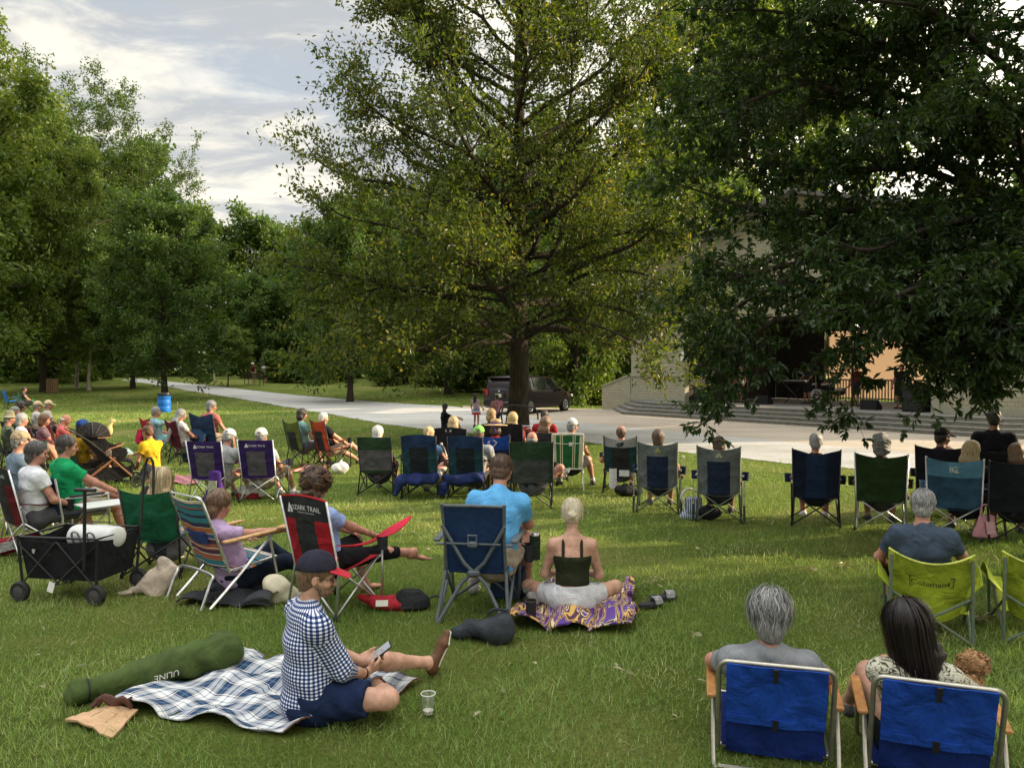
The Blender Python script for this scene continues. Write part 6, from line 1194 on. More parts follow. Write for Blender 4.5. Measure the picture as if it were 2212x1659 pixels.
# ================================================================ stage, vehicle, furniture and belongings
def siding():
    m,nt,b,N,L=newmat('painted shingle siding'); tc=N('ShaderNodeTexCoord'); mp=N('ShaderNodeMapping'); mp.inputs['Rotation'].default_value=(PI/2,0,0); L(tc.outputs['Object'],mp.inputs[0])
    br=N('ShaderNodeTexBrick'); br.inputs['Scale'].default_value=1; br.inputs['Brick Width'].default_value=.21; br.inputs['Row Height'].default_value=.14; br.inputs['Mortar Size'].default_value=.005; br.inputs['Mortar Smooth'].default_value=.2; br.inputs['Bias'].default_value=.1
    br.inputs['Color1'].default_value=(.33,.305,.215,1); br.inputs['Color2'].default_value=(.38,.355,.25,1); br.inputs['Mortar'].default_value=(.19,.175,.125,1); L(mp.outputs[0],br.inputs['Vector']); L(br.outputs['Color'],b.inputs['Base Color'])
    bp=N('ShaderNodeBump'); bp.inputs['Strength'].default_value=1; bp.inputs['Distance'].default_value=.02; bp.invert=True; L(br.outputs['Fac'],bp.inputs['Height']); L(bp.outputs[0],b.inputs['Normal']); b.inputs['Roughness'].default_value=.8; return m
SA=np.array([5.9,34.,0.]); SY=math.atan2(-.792,.61)
def sw(s,t,z=.53): return SA+rotz(SY)@np.array([s,t,z])
def stage():
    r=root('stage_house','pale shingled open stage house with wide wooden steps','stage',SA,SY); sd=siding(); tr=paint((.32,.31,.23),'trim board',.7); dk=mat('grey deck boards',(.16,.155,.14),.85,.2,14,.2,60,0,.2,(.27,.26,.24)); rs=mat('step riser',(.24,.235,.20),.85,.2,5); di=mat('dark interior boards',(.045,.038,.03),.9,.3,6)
    def outl(k):
        o=.34*k; return [(-2.05-o*1.1,1.2),(-.12*k,-o),(14.2+.12*k,-o),(15.6+o*1.1,1.2)]
    def flat(P): return lambda u,v,w:(u,v,w)
    for k in range(3,-1,-1):
        H=.53-.1325*k; bk=9. if k==0 else 1.35
        P=outl(k)+([(15.6,9.),(-2.05,9.)] if k==0 else [(15.6+.34*k*1.1,1.2+.002*k),(0,.5)][:0])
        part('step' if k else 'stage_floor',[rs,dk],r,lambda m:(m.prism(P,lambda u,v,w:(u,v,w),H-.035,0),m.prism([(u*1.0+(-.02 if u<0 else .02 if u>13 else 0),v-(.03 if v<1 else 0)) for u,v in P],lambda u,v,w:(u,v,H-.033+w),.033,1)),False)
    part('left_wall',[sd,tr],r,lambda m:(m.box((-.5,1.3,2.9),(3.,.2,4.74),mi=0),m.box((-.5,1.19,.66),(3.02,.05,.24),mi=1),m.box((-.5,1.18,1.72),(3.02,.06,.13),mi=1)),False)
    part('right_wall',[sd,tr],r,lambda m:(m.box((13.6,1.3,2.9),(3.4,.2,4.74),mi=0),m.box((13.6,1.19,.66),(3.42,.05,.24),mi=1),m.box((13.6,1.18,1.72),(3.42,.06,.13),mi=1)),False)
    for s in (1.14,11.76): part('corner_post',tr,r,lambda m:m.box((s,1.27,2.9),(.26,.30,4.76),None,0,.01),False)
    part('gable',[sd,tr],r,lambda m:(m.prism([(-2.2,5.3),(15.5,5.3),(15.5,6.2),(6.6,8.6),(-2.2,6.2)],lambda u,v,w:(u,1.2+w,v),.2,0),m.box((6.6,1.16,5.28),(17.9,.08,.26),mi=1)),False)
    part('header',[tr,sd],r,lambda m:m.box((6.45,1.3,4.6),(10.35,.24,1.1),mi=1),False)
    def roof(m):
        for q in (-1,1):
            P=np.array([[(6.6+q*9.6*i,.6+9.*j,8.75-2.6*i) for j in (0,.5,1)] for i in (0,.5,1)]); m.sheet(P,.16)
    part('roof',mat('roof shingles',(.16,.15,.14),.9,.25,12,.3,50),r,roof,False)
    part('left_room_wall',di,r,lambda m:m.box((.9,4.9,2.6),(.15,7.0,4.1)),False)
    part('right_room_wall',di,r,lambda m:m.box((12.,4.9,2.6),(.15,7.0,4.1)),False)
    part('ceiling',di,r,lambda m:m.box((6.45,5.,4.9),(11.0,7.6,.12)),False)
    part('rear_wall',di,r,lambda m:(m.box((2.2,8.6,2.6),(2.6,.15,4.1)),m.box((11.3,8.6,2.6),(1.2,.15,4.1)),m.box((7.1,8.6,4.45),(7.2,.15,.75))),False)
    part('railing',paint((.42,.36,.26),'railing wood',.7),r,lambda m:([m.box((3.6+.14*i,8.55,1.02),(.045,.045,.9)) for i in range(51)],m.box((7.1,8.55,1.5),(7.2,.09,.07)),m.box((7.1,8.55,.66),(7.2,.07,.05))),False)
    for q,(s0,s1,side) in enumerate(((-2.06,-3.95,-1),(15.4,17.6,1))):
        part('wing_wall',[sd,tr],r,lambda m:(m.prism([(s0,0),(s1,0),(s1,1.12),(s0,1.68)],lambda u,v,w:(u,1.2+w,v),.2,0),m.prism([(s0,1.682),(s1,1.122),(s1+.04*side,1.17),(s0,1.76)],lambda u,v,w:(u,1.16+w,v),.28,1)),False)
    part('notice',mat('white notice',(.7,.7,.68),.6,.05),r,lambda m:m.box((1.14,1.10,2.55),(.16,.02,.42)),False)
    # translucent peach stand-in added behind the railing, backlit to pass for a sunlit wall
    m,nt,b,N,L=newmat('peach stand-in'); b.inputs['Base Color'].default_value=(.62,.53,.46,1); t_=N('ShaderNodeBsdfTranslucent'); t_.inputs['Color'].default_value=(.66,.55,.46,1); ms=N('ShaderNodeMixShader'); ms.inputs[0].default_value=.6; L(b.outputs[0],ms.inputs[1]); L(t_.outputs[0],ms.inputs[2]); L(ms.outputs[0],nt.nodes['Material Output'].inputs['Surface'])
    c=root('sunlit_wall_standin','peach stand-in screen added to glow like a sunlit wall behind the stage railing','screen',sw(7.,9.6,0),SY)
    part('canvas',m,c,lambda q:q.sheet(np.array([[(-3.9+7.8*i/12,.04*math.sin(i*1.3),.6+3.2*j/4) for j in range(5)] for i in range(13)]),.004)); 
    for s in (-3.9,3.9): part('pole',paint((.3,.25,.2),'stand-in pole'),c,lambda q:q.tube([(s,0,0),(s,0,3.85)],.04,8))
stage()
def gear():
    bk=mat('black amp cloth',(.012,.012,.013),.8,.3,40,.3,200)
    def spk(lab,s,t,w,d,h,z=.53,g=None):
        r=root('loudspeaker',lab,'speaker',sw(s,t,z),SY,g); part('cabinet',bk,r,lambda m:m.box((0,0,h/2+.002),(w,d,h),None,0,.02)); part('grille',mat('speaker grille',(.02,.02,.021),.6,.2,90),r,lambda m:m.box((0,-d/2-.006,h/2),(w*.88,.012,h*.86)))
    spk('low black speaker cabinet at the left front of the stage',1.75,1.9,.80,.6,.56); spk('tall black speaker at the right front of the stage',10.9,1.7,.7,.6,.95)
    def wedge(lab,s,t):
        r=root('stage_monitor',lab,'speaker',sw(s,t),SY,'wedge monitors on the stage floor'); part('cabinet',bk,r,lambda m:m.prism([(0,0),(.42,0),(.42,.12),(.14,.36),(0,.36)],lambda u,v,w:(w-.3,u,v),.6)); part('grille',mat('speaker grille',(.02,.02,.021),.6,.2,90),r,lambda m:m.sheet(np.array([[(-.27+.54*i,.15+.26*j,.365-.235*j) for j in (0,.5,1)] for i in (0,.5,1)]),.01))
    wedge('black wedge monitor in front of the keyboard',4.4,2.2); wedge('black wedge monitor on the right half of the stage floor',9.3,1.5)
    def spole(lab,s,t):
        r=root('loudspeaker',lab,'speaker',sw(s,t),SY); part('cabinet',bk,r,lambda m:m.box((0,0,1.85),(.38,.35,.62),None,0,.02)); part('pole',paint(BLK,'stand'),r,lambda m:m.tube([(0,0,.02),(0,0,1.55)],.022,8))
        for q in range(3): part('leg',paint(BLK,'stand'),r,lambda m:m.tube([(0,0,.5),(.45*math.cos(q*2.1),.45*math.sin(q*2.1),.01)],.012,6))
    spole('black speaker on a tripod pole at the left of the stage',1.8,2.8)
    r=root('drum_kit','drum kit with a white swirl on the bass drum head','drum kit',sw(5.2,5.2),SY); wh=mat('drum head',(.7,.7,.68),.4,.05); bl=paint((.02,.02,.022),'drum shell'); cy=metal((.55,.42,.16),'cymbal',.3)
    part('bass_drum',[bl,wh],r,lambda m:(m.lathe([(.30,-.2),(.30,.2)],(0,0,.31),rotx(PI/2),28,0),m.lathe([(0,.2),(.30,.2)],(0,0,.31),rotx(PI/2),28,1)))
    part('swirl',bl,r,lambda m:m.tube([( (.05+.16*q/20)*math.cos(q*.42),-.21,.31+(.05+.16*q/20)*math.sin(q*.42)) for q in range(21)],[.03,.05,.02],6))
    for x,y,z,ra in ((-.28,.05,.72,.15),(.28,.05,.72,.16),(-.62,.45,.55,.18),(.68,.5,.5,.22)):
        o=part('drum',[bl,wh],r,lambda m:(m.lathe([(ra,-.1),(ra,.1)],(x,y,z),rotx(.35),20,0),m.lathe([(ra,.1),(0,.101)],(x,y,z),rotx(.35),20,1)))
        part('drum_leg',metal(SIL),o,lambda m:m.tube([(x,y+.05,z-.1),(x,y+.1,.02)],.014,6))
    for x,y,z in ((-.8,.1,1.1),(.8,.15,1.15),(-.9,.6,.95)): part('cymbal',cy,r,lambda m:m.lathe([(.24,0),(.05,.02),(0,.03)],(x,y,z),rotx(.25),20) and m.tube([(x,y,z),(x,y+.1,.02)],.010,6))
    k=root('keyboard','black keyboard on a crossed stand at the middle of the stage','keyboard',sw(5.0,3.6),SY); part('case',bk,k,lambda m:m.box((0,0,.93),(1.3,.32,.10),None,0,.01)); part('keys',wh,k,lambda m:m.box((0,-.06,.985),(1.2,.15,.015)))
    for q in (-1,1): part('stand_leg',paint(BLK,'stand'),k,lambda m:m.tube([(-q*.45,.0+.03*q,.02),(q*.45,.03*q,.87)],.018,6))
    for s,t,l in ((3.6,2.4,'microphone stand beside the guitarist in pale jeans'),(6.6,2.6,'microphone stand right of the keyboard'),(8.3,3.0,'microphone stand in front of the railing on the right')):
        q=root('microphone_stand',l,'microphone stand',sw(s,t),SY); part('pole',paint(BLK,'stand'),q,lambda m:m.tube([(0,0,.01),(0,0,1.3),(.25,-.25,1.5)],.011,6)); part('microphone',metal((.2,.2,.2)),q,lambda m:m.lathe([(0,-.07),(.018,-.06),(.025,.03),(0,.06)],(.27,-.27,1.52),rotx(1.),10)); part('base',paint(BLK,'stand'),q,lambda m:[m.tube([(0,0,.12),(.3*math.cos(a),.3*math.sin(a),.012)],.009,5) for a in (0.3,2.4,4.5)])
    for s,t,kw in ((2.75,3.,dict(label='musician in a white shirt and pale jeans on the left of the stage',shirt=(.5,.5,.5),pants=(.30,.38,.42))),(5.15,4.4,dict(label='musician behind the keyboard in a dark shirt',shirt=(.03,.03,.04),pants=(.03,.03,.035),hands=((-.2,.4,.95),(.2,.4,.95)))),(7.6,3.8,dict(label='singer in a dark red shirt at the right of the stage',shirt=(.16,.02,.02),pants=(.03,.03,.035))),(9.6,3.2,dict(label='musician in black near the railing at the right',shirt=(.02,.02,.02),pants=(.02,.02,.025)))):
        person(loc=sw(s,t),yaw=SY+PI,pose='stand',skin='r',hair='brown',h=.02,group='musicians on the stage',**kw)
    person('drummer sitting behind the drum kit',sw(5.2,6.1),SY+PI,'chair',hs=.5,skin='r',shirt=(.1,.12,.14),pants=(.02,.02,.025),h=.02,group='musicians on the stage',hands=((-.2,.4,.85),(.2,.4,.85)))
    w=root('guitar','red brown guitar held by the musician in pale jeans','guitar',sw(2.75,2.8,1.55),SY); part('guitar_body',mat('guitar wood',(.25,.07,.03),.3,.2),w,lambda m:m.lathe([(0,-.04),(.17,-.04),(.18,0),(.17,.04),(0,.04)],(0,0,0),rotx(PI/2),18)); part('neck',mat('guitar neck',(.12,.06,.03),.4,.2),w,lambda m:m.bar((.1,-.03,.05),(.75,-.03,.32),.05,.025))
gear()
def van():
    r=root('minivan','dark maroon minivan parked on the gravel behind the oak trunk','minivan',(.87,35.75,0),R_(-34)); bd,nt,b,N,L=newmat('maroon car paint'); b.inputs['Base Color'].default_value=(.013,.0045,.006,1); b.inputs['Roughness'].default_value=.28; b.inputs['Coat Weight'].default_value=.25; b.inputs['Specular IOR Level'].default_value=.3
    nz=N('ShaderNodeTexNoise'); nz.inputs['Scale'].default_value=3; mr=N('ShaderNodeMapRange'); mr.inputs[3].default_value=.22; mr.inputs[4].default_value=.42; L(nz.outputs['Fac'],mr.inputs[0]); L(mr.outputs[0],b.inputs['Roughness'])
    gl=mat('dark glass',(.012,.014,.015),.06,.2,3,0,90,0,.7); bk=paint((.012,.012,.012),'black plastic',.6); rub=paint((.015,.015,.015),'tyre rubber',.85); al=metal((.55,.55,.56),'alloy wheel',.3)
    # stations: y, z floor, z belt, z roof, half width low, half width belt, half width roof
    ST=[(-2.56,.42,.98,1.02,.80,.80,.72),(-2.50,.34,1.02,1.30,.90,.90,.74),(-2.38,.28,1.03,1.58,.95,.94,.74),(-2.2,.26,1.03,1.67,.97,.965,.75),(-1.2,.25,1.02,1.70,.985,.975,.77),(0,.25,.99,1.69,.985,.975,.77),(.75,.25,.97,1.62,.985,.97,.74),(1.35,.26,.96,1.24,.98,.95,.78),(1.75,.27,.93,.99,.97,.93,.82),(2.3,.30,.78,.84,.90,.86,.76),(2.52,.36,.66,.70,.78,.72,.66),(2.56,.42,.60,.62,.70,.66,.6)]
    def body(m):
        V=[];n=14
        for y,zf,zb,zr,w0,w1,w2 in ST:
            zm=zf+(zb-zf)*.45; pr=[(w0*.86,zf),(w0*.97,zf+.05),(w0,zm),(w1*1.0,zb-.05),(w1*.985,zb),(w2+(w1-w2)*.12,zr-.08 if zr-zb>.2 else (zr+zb)/2),(w2*.9,zr)]
            V+=[(x,y,z) for x,z in pr]+[(-x,y,z) for x,z in pr[::-1]]
        F=[]
        for i in range(len(ST)-1):
            for j in range(n): F.append([i*n+j,i*n+(j+1)%n,(i+1)*n+(j+1)%n,(i+1)*n+j])
        F.append(list(range(n))[::-1]); F.append([(len(ST)-1)*n+j for j in range(n)]); m.add(V,F)
    part('body',bd,r,body)
    def side(y,v,o=.008):   # point on the greenhouse side, v 0 belt .. 1 roof
        a=[np.interp(y,[q[0] for q in ST],[q[k] for q in ST]) for k in range(7)]; zb,zr,w1,w2=a[2],a[3],a[5],a[6]; x0,z0=w1*.985,zb; x1,z1=w2+(w1-w2)*.12,zr-.08; return np.array([x0+(x1-x0)*v+o,y,z0+(z1-z0)*v])
    for s in (-1,1):
        for nm,ya,yb in (('rear_quarter_window',-2.15,-1.25),('sliding_door_window',-1.17,-.12),('front_door_window',-.02,.95)):
            part(nm,gl,r,lambda m:m.sheet(np.array([[side(ya+(yb-ya)*i/6,.10+.86*j/3)*[s,1,1] for j in range(4)] for i in range(7)]),.006))
        for yw in (-1.55,1.52):
            w=part('wheel',rub,r,lambda m:m.lathe([(.20,-.10),(.31,-.105),(.335,-.07),(.335,.07),(.31,.105),(.20,.10)],(s*.89,yw,.335),roty(PI/2),28))
            part('wheel_arch',bk,r,lambda m:m.lathe([(.0,0),(.395,0),(.395,.012)],(s*.955,yw,.355),roty(s*PI/2),24))
            def rim(m):
                m.lathe([(.215,.0),(.225,.012),(.205,.02),(.19,.0)],(s*.985,yw,.335),roty(s*PI/2),24); m.lathe([(0,.018),(.05,.018),(.055,.0)],(s*.985,yw,.335),roty(s*PI/2),12)
                for q in range(7): a=q*2*PI/7; m.bar((s*.99,yw+.04*math.cos(a),.335+.04*math.sin(a)),(s*.99,yw+.205*math.cos(a),.335+.205*math.sin(a)),.045,.012,up=(1,0,0))
            part('rim',al,w,rim)
        part('tail_light',mat('tail light',(.38,.015,.02),.2,.15),r,lambda m:m.sheet(np.array([[(s*(.60+.33*i),-2.565+.02*i+.10*i*i+.00*j-.008,.86+.24*j) for j in (0,.5,1)] for i in (0,.33,.66,1)]),.02))
        part('head_light',mat('head light',(.6,.6,.6),.15,.1),r,lambda m:m.box((s*.68,2.46,.72),(.3,.12,.14),None,0,.03)); part('door_mirror',bd,r,lambda m:m.box((s*1.08,.82,1.05),(.20,.12,.15),None,0,.03))
        part('door_handle',bk,r,lambda m:m.box((s*.99,-.9,.90),(.03,.2,.03))); part('door_handle',bk,r,lambda m:m.box((s*.985,.15,.88),(.03,.2,.03))); part('side_moulding',bk,r,lambda m:m.bar((s*.995,-1.1,.52),(s*.99,1.05,.52),.02,.06))
    part('rear_window',gl,r,lambda m:m.sheet(np.array([[(-.66+1.32*i/6,-2.56+.17*j/4*(1+.2*j/4)+.02*abs(i-3)/3,1.08+.45*j/4) for j in range(5)] for i in range(7)]),.012))
    part('rear_bumper',bd,r,lambda m:m.box((0,-2.52,.46),(1.72,.22,.26),None,0,.06)); part('plate_recess',bk,r,lambda m:m.box((0,-2.60,.86),(.62,.03,.22),None,0,.01)); part('number_plate',mat('number plate',(.55,.52,.38),.5,.1),r,lambda m:m.box((0,-2.622,.84),(.32,.012,.15))); part('rear_emblem',al,r,lambda m:(m.box((0,-2.575,1.03),(.09,.02,.08),None,0,.01),)); part('roof_spoiler',bd,r,lambda m:m.bar((-.7,-2.42,1.62),(.7,-2.42,1.62),.2,.04,bev=.015))
van()
def bench():
    b=gx(546,59); r=root('park_bench','dark slatted park bench beside the young tree','bench',b,R_(-20)); w=mat('bench wood',(.09,.065,.04),.8,.3,20); k=paint(BLK,'iron')
    part('seat',w,r,lambda m:[m.box((0,.02+.1*i,.45),(1.7,.08,.035)) for i in range(4)],False); part('backrest',w,r,lambda m:[m.box((0,-.10-.03*i,.55+.1*i),(1.7,.03,.08)) for i in range(4)],False)
    for s in (-.7,.7): part('leg',k,r,lambda m:m.tube([(s,-.15,.9),(s,-.06,.45),(s,-.1,0)],.025,6)); part('leg',k,r,lambda m:m.tube([(s,-.06,.44),(s,.36,.44),(s,.36,0)],.025,6)); part('armrest',k,r,lambda m:m.tube([(s,-.12,.65),(s,.36,.65),(s,.36,.44)],.022,6))
bench()
def street():
    g=gp(355,891); r=root('barrel','bright blue plastic barrel with a black bag rim on the lawn','barrel',g); part('drum',mat('blue plastic',(.012,.14,.52),.45,.12,6,.05,30),r,lambda m:m.lathe([(.0,.0),(.26,.0),(.275,.03),(.285,.28),(.275,.30),(.285,.32),(.285,.56),(.275,.58),(.285,.60),(.27,.84),(.275,.86)],(0,0,0),None,28)); part('bag_rim',paint((.015,.015,.017),'bin bag',.4),r,lambda m:m.lathe([(.26,.70),(.285,.80),(.292,.88),(.28,.90),(.26,.86),(.25,.5),(0,.3)],(0,0,0),None,28))
    r=root('litter_bin','wooden slatted litter bin under the left trees','litter bin',gx(113,51)); 
    part('slats',mat('weathered slat',(.20,.12,.06),.8,.3,12),r,lambda m:[m.box((.33*math.cos(a),.33*math.sin(a),.48),(.10,.03,.95),rotz(a+PI/2)) for a in np.linspace(0,2*PI,17)[:-1]],False); part('liner',paint((.02,.02,.02),'liner'),r,lambda m:m.lathe([(.0,.02),(.28,.02),(.29,.96),(.25,.97)],(0,0,0),None,16))
    r=root('marker_post','short pale post beside the path under the trees','post',gx(463,66)); part('post',mat('pale post',(.5,.42,.3),.8,.2),r,lambda m:m.box((0,0,.5),(.14,.14,1.)))
    part('cap',mat('pale post',(.5,.42,.3),.8,.2),r,lambda m:m.box((0,0,1.02),(.2,.2,.05)))
    t=root('white_canopy','white canopy roof beyond the right end of the stage','canopy',gx(2235,29)); part('roof',mat('white canvas',(.75,.75,.74),.7,.04),t,lambda m:m.add([(-1.6,-1.6,1.1),(1.6,-1.6,1.1),(1.6,1.6,1.1),(-1.6,1.6,1.1),(0,0,2.)],[[0,1,4],[1,2,4],[2,3,4],[3,0,4]]),False)
    for a in (-1.55,1.55):
        for b in (-1.55,1.55): part('pole',metal(SIL),t,lambda m:m.tube([(a,b,0),(a,b,1.15)],.02,6))
street()
def wagon():
    g=gp(176,1284); r=root('folding_wagon','black collapsible wagon with a tall pull handle in front of the green shirted man','wagon',g,R_(-10)); bk=fab((.010,.011,.013),'black canvas'); tb=paint(BLK,'wagon tube',.4); rub=paint((.018,.018,.019),'wheel rubber',.8)
    a,b,c,d=.335,.23,.375,.27   # bottom half size, top half size
    for nm,p,q in (('side_panel',(-1,-1),(1,-1)),('side_panel',(1,1),(-1,1)),('end_panel',(1,-1),(1,1)),('end_panel',(-1,1),(-1,-1))):
        P=np.array([[[ (p[0]+(q[0]-p[0])*i/8)*(a+(c-a)*j/4), (p[1]+(q[1]-p[1])*i/8)*(b+(d-b)*j/4), .20+.35*j/4-.035*math.sin(PI*i/8)*(j==4)] for j in range(5)] for i in range(9)]); P[1:-1,1:-1]*=[1.012,1.012,1.]
        part(nm,bk,r,lambda m:m.sheet(P,.006))
    part('floor',bk,r,lambda m:m.box((0,0,.20),(2*a,2*b,.02)))
    part('top_rail',tb,r,lambda m:m.tube([(-c,-d,.555),(c,-d,.56),(c,d,.56),(-c,d,.555),(-c,-d,.555)],.010,8))
    for s in (-1,1):
        for e in (-1,1):
            part('corner_post',tb,r,lambda m:m.tube([(e*(c+.01),s*(d+.012),.57),(e*(a+.02),s*(b+.03),.12)],.012,8)); part('brace',tb,r,lambda m:m.tube([(-e*c*.98,s*(d+.015),.50),(e*.02,s*(b+.05),.16)],.008,6)); part('brace',tb,r,lambda m:m.tube([(e*.0,s*(d+.02),.53),(e*(a+.01),s*(b+.045),.16)],.008,6))
            w=part('wheel',rub,r,lambda m:m.lathe([(.045,-.022),(.078,-.028),(.088,-.012),(.088,.012),(.078,.028),(.045,.022)],(e*(a+.03),s*(b+.05),.088),roty(PI/2)@rotx(0) if False else rotx(PI/2),22)); part('hub',paint((.05,.05,.052),'wheel hub'),w,lambda m:m.lathe([(.05,-.024),(.0,-.03)],(e*(a+.03),s*(b+.05),.088),rotx(PI/2),10) and m.lathe([(.05,.024),(.0,.03)],(e*(a+.03),s*(b+.05),.088),rotx(PI/2),10))
    part('pull_handle',tb,r,lambda m:(m.tube([(c-.10,-d-.03,.30),(c-.07,-d-.05,.98)],.014,8),m.tube([(c-.16,-d-.05,.985),(c+.03,-d-.05,.985)],.017,8)))
    part('push_handle',tb,r,lambda m:m.tube([(c+.03,d-.02,.5),(c+.05,d+.03,1.12),(c+.13,d+.03,1.15),(c+.15,d,.85)],.012,8,smooth_pts=3))
    part('care_tag',mat('white tag',(.75,.75,.72),.8,.05),r,lambda m:m.box((-.08,-b-.03,.13),(.06,.004,.09),roty(.3)))
    part('shield_mark',mat('print',(.3,.3,.3),.7,.05),r,lambda m:m.prism([(-.014,.02),(.014,.02),(.014,-.005),(0,-.022),(-.014,-.005)],lambda u,v,w:(-.22+u,-.287+w-.005,.44+v),.003))
    l=g+rotz(R_(-10))@np.array([.14,.02,.42]); o=root('cooler_bag','white soft cooler bag with grey handles inside the black wagon','cooler bag',l,R_(-14)); blob('bag',[EC((-.2,0,.10),(.2,0,.10),(.12,.10),(.12,.10),(0,1,0),.03,.25)],.01,mat('white vinyl',(.55,.56,.55),.45,.08,8,.1,60),o,wrink(.008,4,.6))
    for s in (-.1,.06): part('handle',mat('grey webbing',(.16,.16,.16),.8,.1),o,lambda m:m.tube([(s-.03,-.12,.05),(s-.02,-.15,.15),(s+.04,-.15,.15),(s+.05,-.12,.05)],.009,6,smooth_pts=3))
    part('zip',paint(BLK,'zip'),o,lambda m:m.tube([(-.18,.0,.225),(.18,.01,.225)],.005,5))
wagon()
def stroller():
    g=gp(232,1052); r=root('stroller','dark stroller with tan leather frame and a ribbed hood behind the green shirted man','stroller',g,R_(-62)); bk=fab((.012,.011,.012),'black canvas'); br=paint((.20,.085,.035),'tan frame',.5); fr=paint((.03,.028,.028),'dark frame',.4); rub=paint((.02,.02,.02),'wheel rubber',.8); pl=fab((.020,.013,.013),'plum canvas')
    for s in (-1,1):
        part('frame_rail',fr,r,lambda m:m.tube([(s*.24,-.55,1.0),(s*.25,-.25,.80),(s*.26,.42,.16)],.014,8,smooth_pts=2)); part('rear_leg',br,r,lambda m:m.tube([(s*.255,.12,.52),(s*.27,-.36,.13)],.019,8)); part('front_leg',br,r,lambda m:m.tube([(s*.255,-.05,.62),(s*.26,.36,.20)],.019,8)); part('hinge',paint((.10,.08,.07),'hinge'),r,lambda m:m.box((s*.275,.02,.60),(.03,.09,.11),None,0,.012))
        for y,ra in ((-.38,.14),(.44,.10)):
            w=part('wheel',rub,r,lambda m:m.lathe([(ra*.72,-.02),(ra*.95,-.024),(ra,0),(ra*.95,.024),(ra*.72,.02)],(s*.30,y,ra),roty(PI/2),24)); part('spokes',fr,w,lambda m:[m.bar((s*.30,y,ra),(s*.30,y+ra*.8*math.cos(q),ra+ra*.8*math.sin(q)),.02,.012,up=(1,0,0)) for q in np.linspace(0,2*PI,7)[:-1]])
    part('handlebar',br,r,lambda m:m.tube([(-.24,-.55,1.0),(-.2,-.60,1.03),(.2,-.60,1.03),(.24,-.55,1.0)],.018,8,smooth_pts=3))
    part('seat',bk,r,lambda m:m.sheet(np.array([[(x,*p) for p in spline([(-.42,.96),(-.22,.70),(-.02,.46),(.22,.46),(.36,.42),(.42,.28)],3)] for x in np.linspace(-.21,.21,5)]),.035))
    for s in (-1,1): part('side_panel',bk,r,lambda m:m.prism([(-.46,.98),(-.24,.68),(-.04,.44),(.24,.44),(.32,.60),(.02,.74),(-.16,1.0)],lambda u,v,w:(s*.222+w-.006,u,v),.012))
    Rh=rotx(-.5); hc=np.array([0,-.20,.86]); hd=blob('hood',[EL(hc,(.27,.26,.25),Rh,.01),PLN(hc,Rh@np.array([0,.55,-1.])),EL(hc,(.25,.24,.23),Rh,0,True)],.014,bk,r)
    for a in (-.55,0.,.55,1.1): part('hood_rib',br if a==1.1 else fr,hd,lambda m:m.tube([hc+Rh@np.array([.275*math.cos(q),.265*math.sin(q)*math.sin(a),.258*math.sin(q)*math.cos(a)]) for q in np.linspace(.25,PI-.25,13)],.008,6))
    part('basket',bk,r,lambda m:m.sheet(np.array([[(x,y,.34-.14*math.sin(PI*(y+.33)/.72)-.0) for y in np.linspace(-.33,.39,9)] for x in (-.23,0,.23)]),.01) and m.sheet(np.array([[(.235,y,.36-(.30-.14)*j*1.0-.06*math.sin(PI*(y+.33)/.72)*j) for j in (0,.5,1)] for y in np.linspace(-.33,.39,9)]),.01))
    part('bumper_bar',br,r,lambda m:m.tube([(-.25,.02,.66),(-.2,.22,.72),(.2,.22,.72),(.25,.02,.66)],.015,8,smooth_pts=3))
    t=root('plush_toy','small pale yellow plush giraffe propped on the stroller hood','plush toy',g+rotz(R_(-62))@np.array([.0,.04,.90]),R_(-60)); pm=mat('plush',(.55,.42,.2),.95,.25,25); blob('body',[EL((0,0,.06),(.05,.05,.09),None,.03),RC((0,0,.1),(0,.03,.2),.03,.025,.02),EL((0,.05,.22),(.03,.05,.03),None,.02)],.009,pm,t)
    for s in (-1,1): part('ear',pm,t,lambda m:m.tube([(s*.02,.03,.24),(s*.035,.02,.29)],[.012,.005],6))
stroller()
def plaidm():
    m,nt,b,N,L=newmat('plaid blanket'); uv=N('ShaderNodeUVMap'); uv.uv_map='UVMap'; sp=N('ShaderNodeSeparateXYZ'); L(uv.outputs[0],sp.inputs[0]); o=[]
    W_=(.60,.61,.62);B_=(.02,.05,.12);K=(.004,.006,.014);G=(.09,.14,.19)
    st=[(0,W_),(.15,K),(.19,W_),(.23,K),(.26,B_),(.40,G),(.48,B_),(.60,K),(.64,W_),(.68,K),(.71,W_),(.90,G),(.95,W_)]
    for i in (0,1):
        a=N('ShaderNodeMath'); a.operation='DIVIDE'; L(sp.outputs[i],a.inputs[0]); a.inputs[1].default_value=.165; f=N('ShaderNodeMath'); f.operation='FRACT'; L(a.outputs[0],f.inputs[0])
        c=N('ShaderNodeValToRGB'); c.color_ramp.interpolation='CONSTANT'; e=c.color_ramp.elements
        while len(e)<len(st): e.new(.5)
        for k,(p,q) in enumerate(st): e[k].position=p; e[k].color=c4(q)
        L(f.outputs[0],c.inputs[0]); o.append(c.outputs[0])
    mx=N('ShaderNodeMix'); mx.data_type='RGBA'; mx.inputs[0].default_value=.5; L(o[0],mx.inputs[6]); L(o[1],mx.inputs[7]); L(mx.outputs[2],b.inputs['Base Color']); b.inputs['Roughness'].default_value=.95; b.inputs['Specular IOR Level'].default_value=.1; return m
